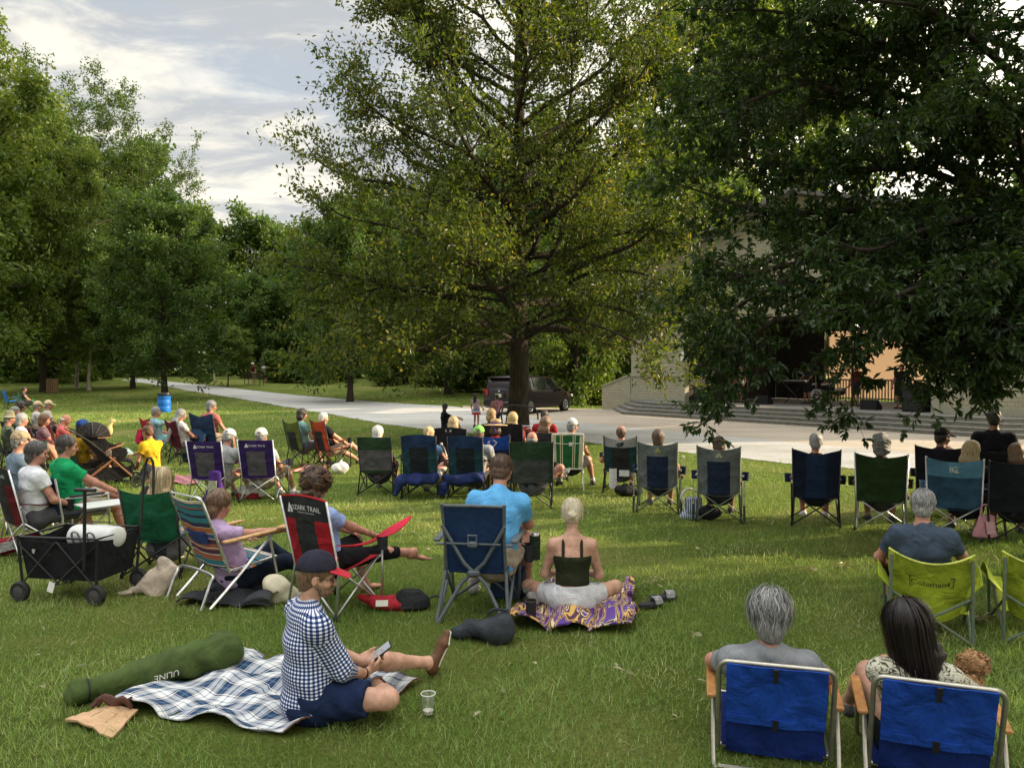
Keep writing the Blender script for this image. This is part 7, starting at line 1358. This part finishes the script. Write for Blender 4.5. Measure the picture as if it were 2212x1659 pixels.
def tigerm():
    m,nt,b,N,L=newmat('purple and gold cloth'); tc=N('ShaderNodeUVMap'); tc.uv_map='UVMap'; mp=N('ShaderNodeMapping'); mp.inputs['Scale'].default_value=(4.5,24,1); mp.inputs['Rotation'].default_value=(0,0,.35); L(tc.outputs[0],mp.inputs[0])
    n=N('ShaderNodeTexNoise'); n.inputs['Scale'].default_value=1.; n.inputs['Detail'].default_value=1; n.inputs['Distortion'].default_value=.8; L(mp.outputs[0],n.inputs['Vector'])
    c=N('ShaderNodeValToRGB'); c.color_ramp.interpolation='CONSTANT'; e=c.color_ramp.elements; st=[(0,(.085,.03,.22)),(.40,(.62,.52,.30)),(.42,(.05,.012,.03)),(.47,(.58,.34,.09)),(.515,(.06,.012,.035)),(.555,(.62,.50,.26)),(.575,(.09,.025,.26)),(.65,(.07,.012,.04))]
    while len(e)<len(st): e.new(.5)
    for i,(p,q) in enumerate(st): e[i].position=p; e[i].color=c4(q)
    L(n.outputs['Fac'],c.inputs[0]); L(c.outputs[0],b.inputs['Base Color']); b.inputs['Roughness'].default_value=.6; return m
def patch(C,nu,nv,hf,edge=.0):
    "cloth spread on the ground between four corner points, folds from hf(u,v)"
    P=np.zeros((nu,nv,3)); U=np.zeros((nu,nv,2)); a=np.linalg.norm(C[1]-C[0]); b=np.linalg.norm(C[3]-C[0])
    for i in range(nu):
        for j in range(nv):
            u,v=i/(nu-1),j/(nv-1); p=C[0]*(1-u)*(1-v)+C[1]*u*(1-v)+C[2]*u*v+C[3]*(1-u)*v; h=hf(u,v); wx=edge*(math.sin(v*17+1)*(u*(u>.5)-(1-u)*(u<.5))); wy=edge*(math.sin(u*19+2)*(v*(v>.5)-(1-v)*(v<.5)))
            P[i,j]=p+np.array([wx,wy,h]); U[i,j]=(u*a,v*b)
    return P,U
def clear(g,rx,ry): NOGRASS.append((g[0],g[1],rx,ry))
def belongings():
    C=[gp(246,1532),gp(540,1414),gp(912,1486),gp(600,1606)]
    hf=lambda u,v:.040+.022*math.sin(9*u+5*v+1.5*math.sin(6*v))+.018*math.sin(13*v-7*u+2*math.sin(5*u))+.012*math.sin(23*u+11*v)+.007*math.sin(37*v-19*u)+.05*math.exp(-((v-1)/.10)**2)*max(0,math.sin(11*u+.6))*(1-u)
    P,U=patch(C,64,64,hf,.03); b=root('picnic_blanket','blue and white plaid picnic blanket under the man in the checked shirt','blanket',(0,0,0)); part('cloth',[plaidm()],b,lambda m:m.sheet(P,.008,uv=U),uv=True)
    part('binding',fab((.10,.05,.03),'brown binding'),b,lambda m:m.tube([p for p in P[::2,-1]]+[p for p in P[-1,::-2]],.006,5))
    for u in np.linspace(.04,.96,14):
        for v in np.linspace(.04,.96,14): p=C[0]*(1-u)*(1-v)+C[1]*u*(1-v)+C[2]*u*v+C[3]*(1-u)*v; clear(p,.09,.09)
    C=[gp(1112,1362),gp(1175,1272),gp(1385,1276),gp(1352,1384)]
    hf=lambda u,v:.055+.035*math.sin(7*u+9*v+2*math.sin(5*v))+.03*math.sin(15*v-6*u+2*math.sin(7*u))+.018*math.sin(29*u+17*v)+.05*sst(.75,1,v)*abs(math.sin(9*u))
    P,U=patch(C,60,60,hf,.07); P[...,2]=np.maximum(P[...,2],.012); b=root('blanket','crumpled purple, maroon and gold blanket under the blonde woman','blanket',(0,0,0)); part('cloth',[tigerm()],b,lambda m:m.sheet(P,.014,uv=U),uv=True)
    for u in np.linspace(.04,.96,10):
        for v in np.linspace(.04,.96,10): p=C[0]*(1-u)*(1-v)+C[1]*u*(1-v)+C[2]*u*v+C[3]*(1-u)*v; clear(p,.08,.08)
    C=[gp(396,1312),gp(455,1268),gp(592,1270),gp(575,1322)]; hf=lambda u,v:.03+.03*math.sin(8*u+7*v)+.025*math.sin(17*v-5*u)+.05*sst(.7,1,v)*abs(math.sin(7*u)); P,U=patch(C,36,30,hf,.05); P[...,2]=np.maximum(P[...,2],.01); b=root('towel','charcoal towel crumpled under the striped beach chair','towel',(0,0,0)); part('cloth',[fab((.028,.03,.034),'charcoal towel')],b,lambda m:m.sheet(P,.012))
    for u in (.1,.4,.7,.95):
        for v in (.1,.5,.9): p=C[0]*(1-u)*(1-v)+C[1]*u*(1-v)+C[2]*u*v+C[3]*(1-u)*v; clear(p,.14,.1)
    # olive carry bag
    a,e=gp(198,1522),gp(487,1448); a=a+[0,0,.075]; e=e+[0,0,.11]; d=nrm(e-a); L=np.linalg.norm(e-a); r=root('chair_bag','long olive green chair bag lying along the plaid blanket','bag',(0,0,0)); ol=fab((.055,.085,.022),'olive nylon')
    bg=blob('bag',[RC(a+d*.02,a+d*L*.45,.062,.088,.05),RC(a+d*L*.45,e-d*.03,.088,.125,.05),EL(e,(.10,.12,.115),None,.04),RC(a,a-d*.09-[0,0,.02],.045,.07,.03)],.009,ol,r,lambda X,Y,Z:wrink(.018,3,.55)(X,Y,Z)+wrink(.010,8,1.1)(X,Y,Z))
    s=np.array([d[1],-d[0],0]); s=s if s[1]<0 else -s; V,F=text2d('ULINE'); o=a+d*L*.50
    def onbag(u,v): rr=.113; an=.05+v/rr; return o+d*(-u)+ (s*math.cos(an)-np.array([0,0,1.])*math.sin(an))*rr
    decal('lettering',r,V*.055,F,onbag,mat('print white',(.6,.6,.55),.7,.05)); part('drawstring',paint(BLK,'cord'),r,lambda m:m.tube([a-d*.02+(s*math.cos(q)+np.array([0,0,1])*math.sin(q))*.066 for q in np.linspace(0,2*PI,13)],.005,5))
    for q in np.linspace(-.05,L,9): clear(a+d*q,.11,.11)
    # tan pouch with straps
    C=[gp(146,1580),gp(215,1548),gp(300,1556),gp(238,1600)]; P,U=patch(C,14,10,lambda u,v:.025+.02*u+.015*math.sin(5*v),.01); r=root('leather_pouch','flat tan leather pouch with brown straps beside the plaid blanket','pouch',(0,0,0)); part('flap',[mat('tan leather',(.46,.29,.16),.6,.12,10,.1,80)],r,lambda m:m.sheet(P,.012))
    sc=gp(235,1556); part('strap',mat('brown leather',(.075,.03,.022),.5,.2),r,lambda m:(m.tube([sc+[-.06,.0,.06],sc+[-.02,-.03,.12],sc+[.03,0,.07],sc+[.09,-.02,.11],sc+[.13,0,.05]],[.012,.022,.012],6,smooth_pts=3),m.tube([sc+[-.10,.0,.05],sc+[-.04,.03,.10],sc+[.05,.03,.06],sc+[.12,.03,.09]],[.012,.02,.012],6,smooth_pts=3)))
    part('stamp',mat('stamp',(.55,.42,.28),.7,.05),r,lambda m:m.tube([P[4,3]+[0,0,.009],P[9,3]+[0,0,.009],P[9,6]+[0,0,.009],P[4,6]+[0,0,.009],P[4,3]+[0,0,.009]],.003,4))
    for q in (0,.5,1): clear(C[0]*(1-q)+C[2]*q,.13,.08)
    # clear plastic cups
    pm,nt,b,N,L_=newmat('clear plastic'); b.inputs['Base Color'].default_value=(.95,.96,.96,1); b.inputs['Roughness'].default_value=.12; b.inputs['Transmission Weight'].default_value=.95; b.inputs['IOR'].default_value=1.12
    for px,py,h,lab in ((517,1452,.10,'clear plastic cup standing behind the olive bag'),(925,1548,.10,'clear plastic cup with a little foam on the grass beside the man\'s bare leg')):
        g=gp(px,py); r=root('plastic_cup',lab,'cup',g+[0,0,.01]); part('cup_wall',pm,r,lambda m:m.lathe([(0,.002),(.028,.002),(.030,.006),(.041,.115),(.042,.118),(.040,.118),(.0285,.008)],(0,0,0),None,24)); part('rim',mat('cup rim',(.75,.76,.76),.3,.05),r,lambda m:m.lathe([(.0395,.118),(.043,.118),(.043,.122),(.0395,.122),(.0395,.118)],(0,0,0),None,24)); part('dregs',mat('foam',(.62,.60,.52),.6,.15,60),r,lambda m:m.lathe([(0,.006),(.027,.006),(.031,.026),(0,.028)],(0,0,0),None,18)); clear(g,.05,.06)
    # soft bags
    def soft(name,lab,px,py,pr,col,h=.011,wr=.010,fr=.7,yaw=0.,cat='bag',z=0.,parts=(),loc=None,clr=.14,group=None):
        g=gp(px,py) if loc is None else np.array(loc); r=root(name,lab,cat,g+[0,0,z],yaw,group); blob('bag' if cat=='bag' else 'cloth',pr,h,fab(col,'soft bag') if not isinstance(col,bpy.types.Material) else col,r,wrink(wr,len(lab),fr)); 
        for nm,m_,fn in parts: part(nm,m_,r,fn)
        if clr and z==0: clear(g,clr,clr*.6)
        return r
    soft('canvas_bag','slumped grey canvas bag lying behind the big grey framed chair',1068,1392,[EL((.03,0,.09),(.13,.12,.11),None,.05),RC((-.05,.05,.09),(-.22,.06,.06),.08,.06,.05),EL((-.26,.08,.05),(.07,.06,.05),None,.04),EL((.06,.0,.16),(.07,.08,.05),None,.04)],(.035,.042,.05),.008,.024,.8,parts=[('bag_handle',fab((.03,.035,.04),'webbing'),lambda m:m.tube([(-.05,.05,.19),(.0,.02,.235),(.10,.04,.22)],.012,6,smooth_pts=3))],clr=.2)
    soft('tote_bag','beige slumped tote bag left of the striped beach chair',338,1284,[EC((-.06,0,.03),(.10,.05,.26),(.15,.07),(.10,.05),(1,0,.3),.04,.3),EL((-.17,0,.04),(.08,.05,.04),None,.04)],(.40,.33,.26),parts=[('tie',fab((.42,.35,.28),'tie'),lambda m:m.tube([(-.2,-.03,.03),(-.28,-.06,.02),(-.33,-.02,.015)],[.03,.012],6,smooth_pts=3))])
    soft('cloth_bag','cream plastic shopping bag on the grass left of the red chair',602,1305,[EL((0,0,.09),(.13,.09,.11),None,.04),EL((-.05,-.02,.17),(.06,.05,.06),None,.04),EL((.08,.02,.05),(.08,.07,.06),None,.04)],mat('thin cream plastic',(.55,.50,.36),.5,.12,10,.2,60),.009,.014,.8,parts=[('printed_mark',paint((.12,.09,.06),'print'),lambda m:m.bar((-.04,-.105,.08),(.03,-.105,.11),.006,.018))])
    r=soft('sling_bag','open red bag with a black flap on the grass right of the red chair',866,1316,[EC((-.22,0,.05),(.02,0,.05),(.10,.05),(.12,.07),(0,1,0),.03,.3),RC((-.22,-.02,.06),(-.34,-.02,.10),.05,.02,.03)],(.30,.015,.025),.009,.008,.7,parts=[('black_flap',fab((.014,.015,.017),'black flap'),lambda m:m.lathe([(.0,.13),(.08,.12),(.14,.06),(.155,.0)],(.08,0,.03),np.diag([1.1,.8,1.]),18)),('strap',paint(BLK,'webbing'),lambda m:m.tube([(.2,.05,.05),(.30,.06,.09),(.36,.02,.03)],.010,6,smooth_pts=3)),('label',mat('paper label',(.6,.58,.52),.7,.1),lambda m:m.box((-.14,-.112,.075),(.10,.006,.05),rotz(.1)@rotx(-.25)))],clr=.25)
    soft('shirt_bundle','bundled grey shirt beside the blonde woman\'s hip',1156,1316,[EL((0,0,.05),(.07,.08,.06),None,.04),EL((.04,-.03,.04),(.06,.05,.04),None,.03),EL((-.04,.05,.08),(.05,.04,.04),None,.03)],(.28,.27,.25),.008,.018,1.2,cat='bundle',z=.05)
    g=gp(1147,1352); r=root('tumbler','black insulated cup on the patterned blanket','cup',g+[0,0,.05]); part('cup_body',paint((.012,.012,.013),'black foam',.7),r,lambda m:m.lathe([(0,0),(.038,0),(.042,.12),(.043,.135),(.036,.135),(.034,.10),(0,.10)],(0,0,0),None,20)); part('cup_rim',paint((.05,.05,.05),'rim'),r,lambda m:m.lathe([(.043,.130),(.045,.134),(.043,.140)],(0,0,0),None,20))
    o,y=cp(1034,1352,8,.34); p=rest(o,y,.385,.20,.36); r=root('can_cooler','dark green can holder with a can in the mesh pocket of the big chair','can',p,0); part('sleeve',fab((.022,.035,.020),'foam sleeve'),r,lambda m:m.lathe([(0,.03),(.042,.03),(.046,.16),(.046,.23),(.040,.235)],(0,0,0),None,18)); part('can_top',metal((.6,.6,.62),'can top',.3),r,lambda m:m.lathe([(.036,.22),(.034,.25),(.03,.258),(0,.255)],(0,0,0),None,18))
    g=gp(1098,1292); r=root('cooler','navy cooler bag under the big grey framed chair','cooler bag',g,-.1); part('box',fab((.015,.035,.075),'navy cooler'),r,lambda m:m.box((0,0,.13),(.30,.22,.25),None,0,.03)); part('lid',fab((.012,.025,.055),'navy lid'),r,lambda m:m.box((0,0,.265),(.31,.23,.03),None,0,.012))
    for k,(px,py,ya,lab) in enumerate(((1405,1316,.5,'black and grey slide sandal nearest the patterned blanket'),(1432,1305,.9,'black slide sandal lying just beyond the other one'))):
        g=gp(px,py); r=root('sandal',lab,'sandal',g+[0,0,.02],-ya-.6); part('sole',paint((.02,.02,.022),'foam sole',.8),r,lambda m:m.prism([(.045*math.sin(q)*(1+.15*math.cos(q)),.125*math.cos(q)) for q in np.linspace(0,2*PI,19)[:-1]],lambda u,v,w:(u,v,w),.028)); part('band',mat('patterned strap',(.05,.05,.055),.7,.5,60,0,90,0,.3,(.4,.4,.4)),r,lambda m:m.sheet(np.array([[(.05*math.cos(q),.02+.075*j,.02+.05*math.sin(q)) for j in (0,.5,1)] for q in np.linspace(0,PI,9)]),.006)); clear(g,.09,.07)
    # things hung on or beside the chairs of the middle row
    o,y=cp(446,1088,6); soft('drawstring_bag','purple drawstring bag hung on the back of the left purple chair',0,0,[EC((0,0,.02),(0,.02,.42),(.15,.07),(.08,.04),(1,0,0),.03,.3),RC((-.14,0,.0),(.14,0,.0),.06,.06,.05)],(.05,.018,.14),.012,.010,.7,y,parts=[('printed_panel',mat('print panel',(.45,.43,.33),.7,.6,26,0,90,0,.3,(.10,.14,.08)),lambda m:m.sheet(np.array([[(-.065+.13*i,-.088+.02*j,.07+.24*j) for j in (0,.5,1)] for i in (0,.5,1)]),.006)),('grey_base',fab((.07,.075,.10),'grey base'),lambda m:m.tube([(-.15,-.03,-.02),(.15,-.03,-.02)],.055,8))],loc=rest(o,y,.19,-.38,.0),clr=0,z=.06)
    g=gp(541,1072); soft('shopping_bag','white and red shopping bags on the grass under the second purple chair',541,1076,[EC((-.16,0,.08),(.0,0,.08),(.10,.09),(.10,.10),(0,1,0),.03,.3),EL((.13,.0,.10),(.10,.08,.09),None,.03),EL((.05,.03,.15),(.09,.06,.05),None,.03)],mat('white plastic bag',(.62,.60,.57),.5,.15,8,.2,60),.013,.014,.8,parts=[('red_box',fab((.22,.015,.02),'red box'),lambda m:m.box((-.02,-.07,.045),(.34,.08,.085),None,0,.01))])
    for px,py,fc,lab in ((906,1078,5,'folded navy bag draped low on the back of the left navy chair'),(1006,1080,6,'folded navy bag draped low on the back of the right navy chair')):
        o,y=cp(px,py,fc); soft('chair_bag',lab,0,0,[RC((-.26,-.30,.30),(.24,-.29,.36),.085,.065,.05),RC((-.28,-.31,.28),(-.36,-.32,.10),.075,.045,.05),RC((-.1,-.33,.27),(.22,-.32,.30),.06,.05,.05)],(.012,.022,.085),.012,.022,.75,y,loc=o,clr=0,z=.0,parts=[('cord',paint(BLK,'cord'),lambda m:m.tube([(-.28,-.29,.36),(-.27,-.24,.45),(.2,-.24,.43),(.24,-.29,.39)],.006,5))],group='navy chair bags hung on the chairs')
    o,y=cp(440,1000,26); Q=np.array([[(-.42+.62*i/12,-.36-.10*math.sin(PI*j/8)-.02*math.sin(i*1.3),.62+.10*math.sin(PI*i/12)-(.35+.40*(1-i/12))*j/8) for j in range(9)] for i in range(13)]); r=root('chair_bag','dark teal bag draped over the rear of the large navy chair','bag',o,y); part('cloth',fab((.012,.035,.075),'teal navy nylon'),r,lambda m:m.sheet(Q,.03)); part('cord',paint(BLK,'cord'),r,lambda m:m.tube([(-.1,-.37,.70),(-.05,-.33,.85),(.05,-.36,.71)],.006,5))
    o,y=cp(320,990,42); soft('red_bag','red bag hung on the back of the bright red chair',0,0,[EC((0,0,.0),(0,.0,.26),(.16,.08),(.08,.05),(1,0,0),.03,.3)],(.38,.012,.05),.014,.012,.7,y,loc=rest(o,y,-.10,-.40,.36),clr=0,z=.01)
    g=gp(14,1195); soft('chair_bag','red chair bag with a white printed label at the left edge',14,1205,[RC((-.1,0,.08),(.22,.12,.16),.085,.07,.04),EL((-.14,-.02,.06),(.1,.08,.07),None,.04)],(.22,.008,.02),.010,.012,.7,parts=[('label',mat('photo label',(.5,.5,.5),.6,.5,30,0,90,0,.3,(.12,.12,.12)),lambda m:m.sheet(np.array([[(-.02+.2*i,-.085+.08*i-.01*j,.05+.10*j+.05*i) for j in (0,.5,1)] for i in (0,.5,1)]),.006))],clr=.2)
    g=gp(2128,1168); r=soft('tote_bag','pale pink tote bag beside the light blue chair',2128,1170,[EC((0,0,.06),(.0,.01,.30),(.15,.07),(.11,.02),(1,0,-.3),.02,.2)],mat('pink vinyl',(.56,.26,.30),.5,.1,8,.1,60),.010,.012,.7,parts=[('handle',mat('pink strap',(.55,.26,.30),.6,.1),lambda m:m.tube([(-.07,-.02,.31),(-.06,-.03,.42),(.01,-.03,.42),(.03,-.02,.31)],.010,6,smooth_pts=3)),('front_panel',mat('pale pink panel',(.62,.36,.38),.6,.08),lambda m:m.sheet(np.array([[(-.03+.09*i,-.085+.03*j,.10+.14*j) for j in (0,.5,1)] for i in (0,.5,1)]),.004))])
    st=mat('blue striped cloth',(.05,.08,.17),.8,.3,.5); m,nt,b,N,L_=newmat('blue white stripe'); tc=N('ShaderNodeTexCoord'); w=N('ShaderNodeTexWave'); w.inputs['Scale'].default_value=12; w.inputs['Distortion'].default_value=.4; L_(tc.outputs['Object'],w.inputs['Vector']); cr=N('ShaderNodeValToRGB'); cr.color_ramp.elements[0].color=(.04,.06,.13,1); cr.color_ramp.elements[1].color=(.42,.46,.5,1); cr.color_ramp.elements[0].position=.4; cr.color_ramp.elements[1].position=.6; L_(w.outputs['Fac'],cr.inputs[0]); L_(cr.outputs[0],b.inputs['Base Color'])
    soft('striped_bag','blue and white striped cooler bag between the two grey rocking chairs',1497,1120,[EC((0,0,.10),(0,0,.26),(.13,.09),(.12,.07),(1,0,0),.02,.2),RC((-.1,0,.02),(.1,0,.02),.07,.07,.05)],m,.012,.006,.7,parts=[('strap',mat('cream strap',(.5,.48,.42),.8,.1),lambda m:m.tube([(-.13,-.04,.18),(-.17,-.05,.30),(-.08,-.03,.40),(.05,-.02,.36)],.016,6,smooth_pts=3))])
    soft('backpack','black backpack on the grass left of the right rocking chair',1532,1124,[EL((0,0,.09),(.15,.11,.10),None,.04)],(.013,.013,.015),.013,.01,.7,parts=[('strap',paint(BLK,'webbing'),lambda m:m.tube([(-.08,-.05,.16),(0,-.02,.22),(.06,-.04,.17)],.010,6,smooth_pts=3))])
    soft('backpack','black bag on the grass under the bird emblem chair',1350,1072,[EL((0,0,.08),(.18,.12,.09),None,.04),EL((.18,.0,.06),(.1,.09,.06),None,.04)],(.012,.012,.013),.013,.012,.7,parts=[('strap',paint(BLK,'webbing'),lambda m:m.tube([(-.08,-.05,.15),(0,-.02,.20),(.06,-.04,.15)],.010,6,smooth_pts=3))])
    o,y=cp(1340,1068,12); r=root('hand_towel','white hand towel hanging below the bird emblem chair','towel',rest(o,y,-.12,-.26,.06),y); part('cloth',mat('white towel',(.6,.6,.6),.9,.06,10,.2,80),r,lambda m:m.sheet(np.array([[(-.06+.12*i/4,-.01*math.sin(i),.02+.32*j/5) for j in range(6)] for i in range(5)]),.006)); part('fold',mat('white towel',(.6,.6,.6),.9,.06,10,.2,80),r,lambda m:m.sheet(np.array([[(.10+.16*i/4,.0,.22+.10*j/3) for j in range(4)] for i in range(5)]),.006))
    def bottle(lab,p,col,h=.22,ra=.034,cap=(.02,.02,.02),lean=0.):
        r=root('bottle',lab,'bottle',p,0); r.rotation_euler=(0,lean,0); part('bottle_body',col,r,lambda m:m.lathe([(0,0),(ra,.0),(ra,h*.75),(ra*.5,h*.9),(ra*.5,h)],(0,0,0),None,16)); part('cap',paint(cap,'bottle cap'),r,lambda m:m.lathe([(ra*.55,h*.96),(ra*.55,h*1.08),(0,h*1.1)],(0,0,0),None,12))
    o,y=cp(906,1078,5); bottle('pale teal water bottle in the holder of the navy chair',rest(o,y,-.34,.215,.52),mat('teal plastic',(.16,.34,.36),.4,.1),.24,.045)
    bottle('black and silver tumbler leaning between the two navy chairs',rest(o,y,.335,.215,.55),paint((.03,.03,.032),'black steel',.3),.26,.04,(.4,.4,.42),-.3)
    o,y=cp(1420,1112,14); bottle('clear water bottle in the arm of the left grey rocking chair',rest(o,y,.335,.215,.52),pm,.22,.032,(.6,.6,.62))
    g=gp(2176,1172); r=root('walking_stick','white and black walking stick leaning on the chair at the right edge','walking stick',g); part('shaft',[paint((.7,.7,.68),'white shaft'),paint((.015,.015,.016),'black shaft')],r,lambda m:(m.tube([(0,0,0.01),(-.02,.05,.30)],.014,8,1),m.tube([(-.02,.05,.30),(-.055,.12,.56)],.009,8,0))); part('grip',paint(BLK,'grip'),r,lambda m:m.tube([(-.055,.12,.56),(-.065,.14,.64)],.016,8))
    soft('plastic_bag','white plastic bag on the grass in front of the orange red chair',735,1024,[EL((0,0,.10),(.16,.12,.12),None,.04)],mat('white plastic bag',(.62,.60,.57),.5,.15,8,.2,60),.014,.018,.8,parts=[('knot',mat('white plastic bag',(.62,.60,.57),.5,.15,8,.2,60),lambda m:m.tube([(0,0,.2),(.03,.02,.27)],[.03,.01],6))])
    C=[gp(628,1022),gp(655,1005),gp(712,1008),gp(700,1026)]; P,U=patch(C,20,12,lambda u,v:.02+.01*math.sin(9*u+5*v)); r=root('picnic_mat','red and cream striped mat under the orange red chair','mat',(0,0,0)); part('cloth',[mat('red cloth stripe',(.30,.05,.04),.9,.1),mat('cream cloth stripe',(.5,.42,.32),.9,.1)],r,lambda m:m.sheet(P,.008,lambda u,v:int(v*11)%2)); clear((C[0]+C[2])/2,.5,.25)
    C=[gp(368,1048),gp(382,1030),gp(430,1034),gp(425,1050)]; P,U=patch(C,16,12,lambda u,v:.03+.02*math.sin(9*u+8*v)); r=root('picnic_mat','maroon and pink patterned cloth on the grass beside the kneeling woman','cloth',(0,0,0)); part('cloth',[mat('maroon print',(.16,.03,.05),.9,.7,30,0,90,0,.2,(.45,.22,.26))],r,lambda m:m.sheet(P,.008)); clear((C[0]+C[2])/2,.4,.2)
    # folding cart by the trunk
    g=gp(1122,985); r=root('folding_cart','black and red folding cart with a tall looped handle beside the oak trunk','cart',g,.2); tb=paint(BLK,'cart tube'); 
    part('push_handle',tb,r,lambda m:m.tube([(-.38,0,.55),(-.38,0,1.12),(.28,0,1.12),(.42,0,.98),(.44,0,.82)],.02,8,smooth_pts=3)); part('basket',[fab((.03,.025,.025),'cart canvas'),fab((.3,.04,.04),'red canvas')],r,lambda m:(m.box((0,0,.38),(.8,.42,.28),None,0,.02),m.bar((-.1,-.22,.74),(.42,-.22,.48),.03,.05,mi=1)))
    for s in (-.3,.3): part('wheel',paint((.02,.02,.02),'cart wheel'),r,lambda m:m.lathe([(.0,-.03),(.1,-.03),(.12,0),(.1,.03),(0,.03)],(s,-.2,.12),rotx(PI/2),18))
    part('wire_rack',metal(SIL),r,lambda m:[m.tube([(-.05,-.2,.55+.05*i),(.38,-.2,.55+.05*i)],.008,5) for i in range(4)])
    o,y=cp(446,1088,6); p=root('notepad','white paper pad held by the man in the white cap','paper',rest(o,y,.30,.52,.60),y); part('sheet',mat('paper',(.65,.67,.70),.8,.06,20),p,lambda m:m.box((0,0,0),(.22,.29,.006),rotx(.5)@rotz(.2))); part('pen',paint(BLK,'pen'),p,lambda m:m.tube([(-.02,.05,.05),(.02,.08,.13)],.006,6))
    h=root('hand_fan','wooden stick held up by the grey haired woman in turquoise','stick',rest(*cp(320,990,42),.14,.36,1.0),0); part('stick',mat('pale wood',(.5,.42,.26),.7,.1),h,lambda m:m.tube([(0,0,-.08),(-.01,0,.22)],.008,6)); part('tip',mat('pale wood',(.5,.42,.26),.7,.1),h,lambda m:m.box((-.01,0,.23),(.02,.01,.04)))
    # fallen oak leaf sprigs
    r=np.random.default_rng(12); lm=leafmat('fallen leaf',[(0,(.10,.14,.04)),(.5,(.22,.22,.10)),(1,(.42,.38,.24))],.2); V_=[];F_=[];R__=[];n=0
    spots=[(1745,1243),(1815,1228),(1822,1234),(1420,1268),(1405,1275),(2105,1352),(2125,1356),(2150,1350),(1660,1135),(1180,1230),(1640,1290),(1030,1235),(820,1180),(1480,1385),(1905,1180),(660,1345),(1500,1170),(560,1125),(580,1126),(1270,1110),(1700,1330),(1560,1500),(1350,1470),(1120,1450)]+[(int(r.uniform(100,2150)),int(r.uniform(1080,1600))) for _ in range(90)]
    for q,(px,py) in enumerate(spots):
        g=gp(px,py)
        if any(((g[0]-ex)/(rx+.1))**2+((g[1]-ey)/(ry+.1))**2<1 for ex,ey,rx,ry in NOGRASS): continue
        k=9 if q<9 else 3 if q<24 else 1; g=gp(px,py); b=np.tile(g+[0,0,.045],(k,1))+r.normal(size=(k,3))*[.04,.03,.008]; a=unit(r.normal(size=(k,3))*[1,1,.25]); V,F=leaves(b,a,unit(r.normal(size=(k,3))*.4+[0,0,1]),.075*r.uniform(.5,1.2,k),.03*r.uniform(.6,1.2,k),1); V_.append(V);F_.append(F+n); n+=len(V); R__.append(np.repeat(r.random(k),2))
    tag(obj('fallen_leaves',mesh('fallen_leaves',np.concatenate(V_),np.concatenate(F_),lm,None,False,None,np.concatenate(R__))),'pale oak leaves and sprigs scattered on the grass','leaves',kind='stuff')
belongings()
make_grass()
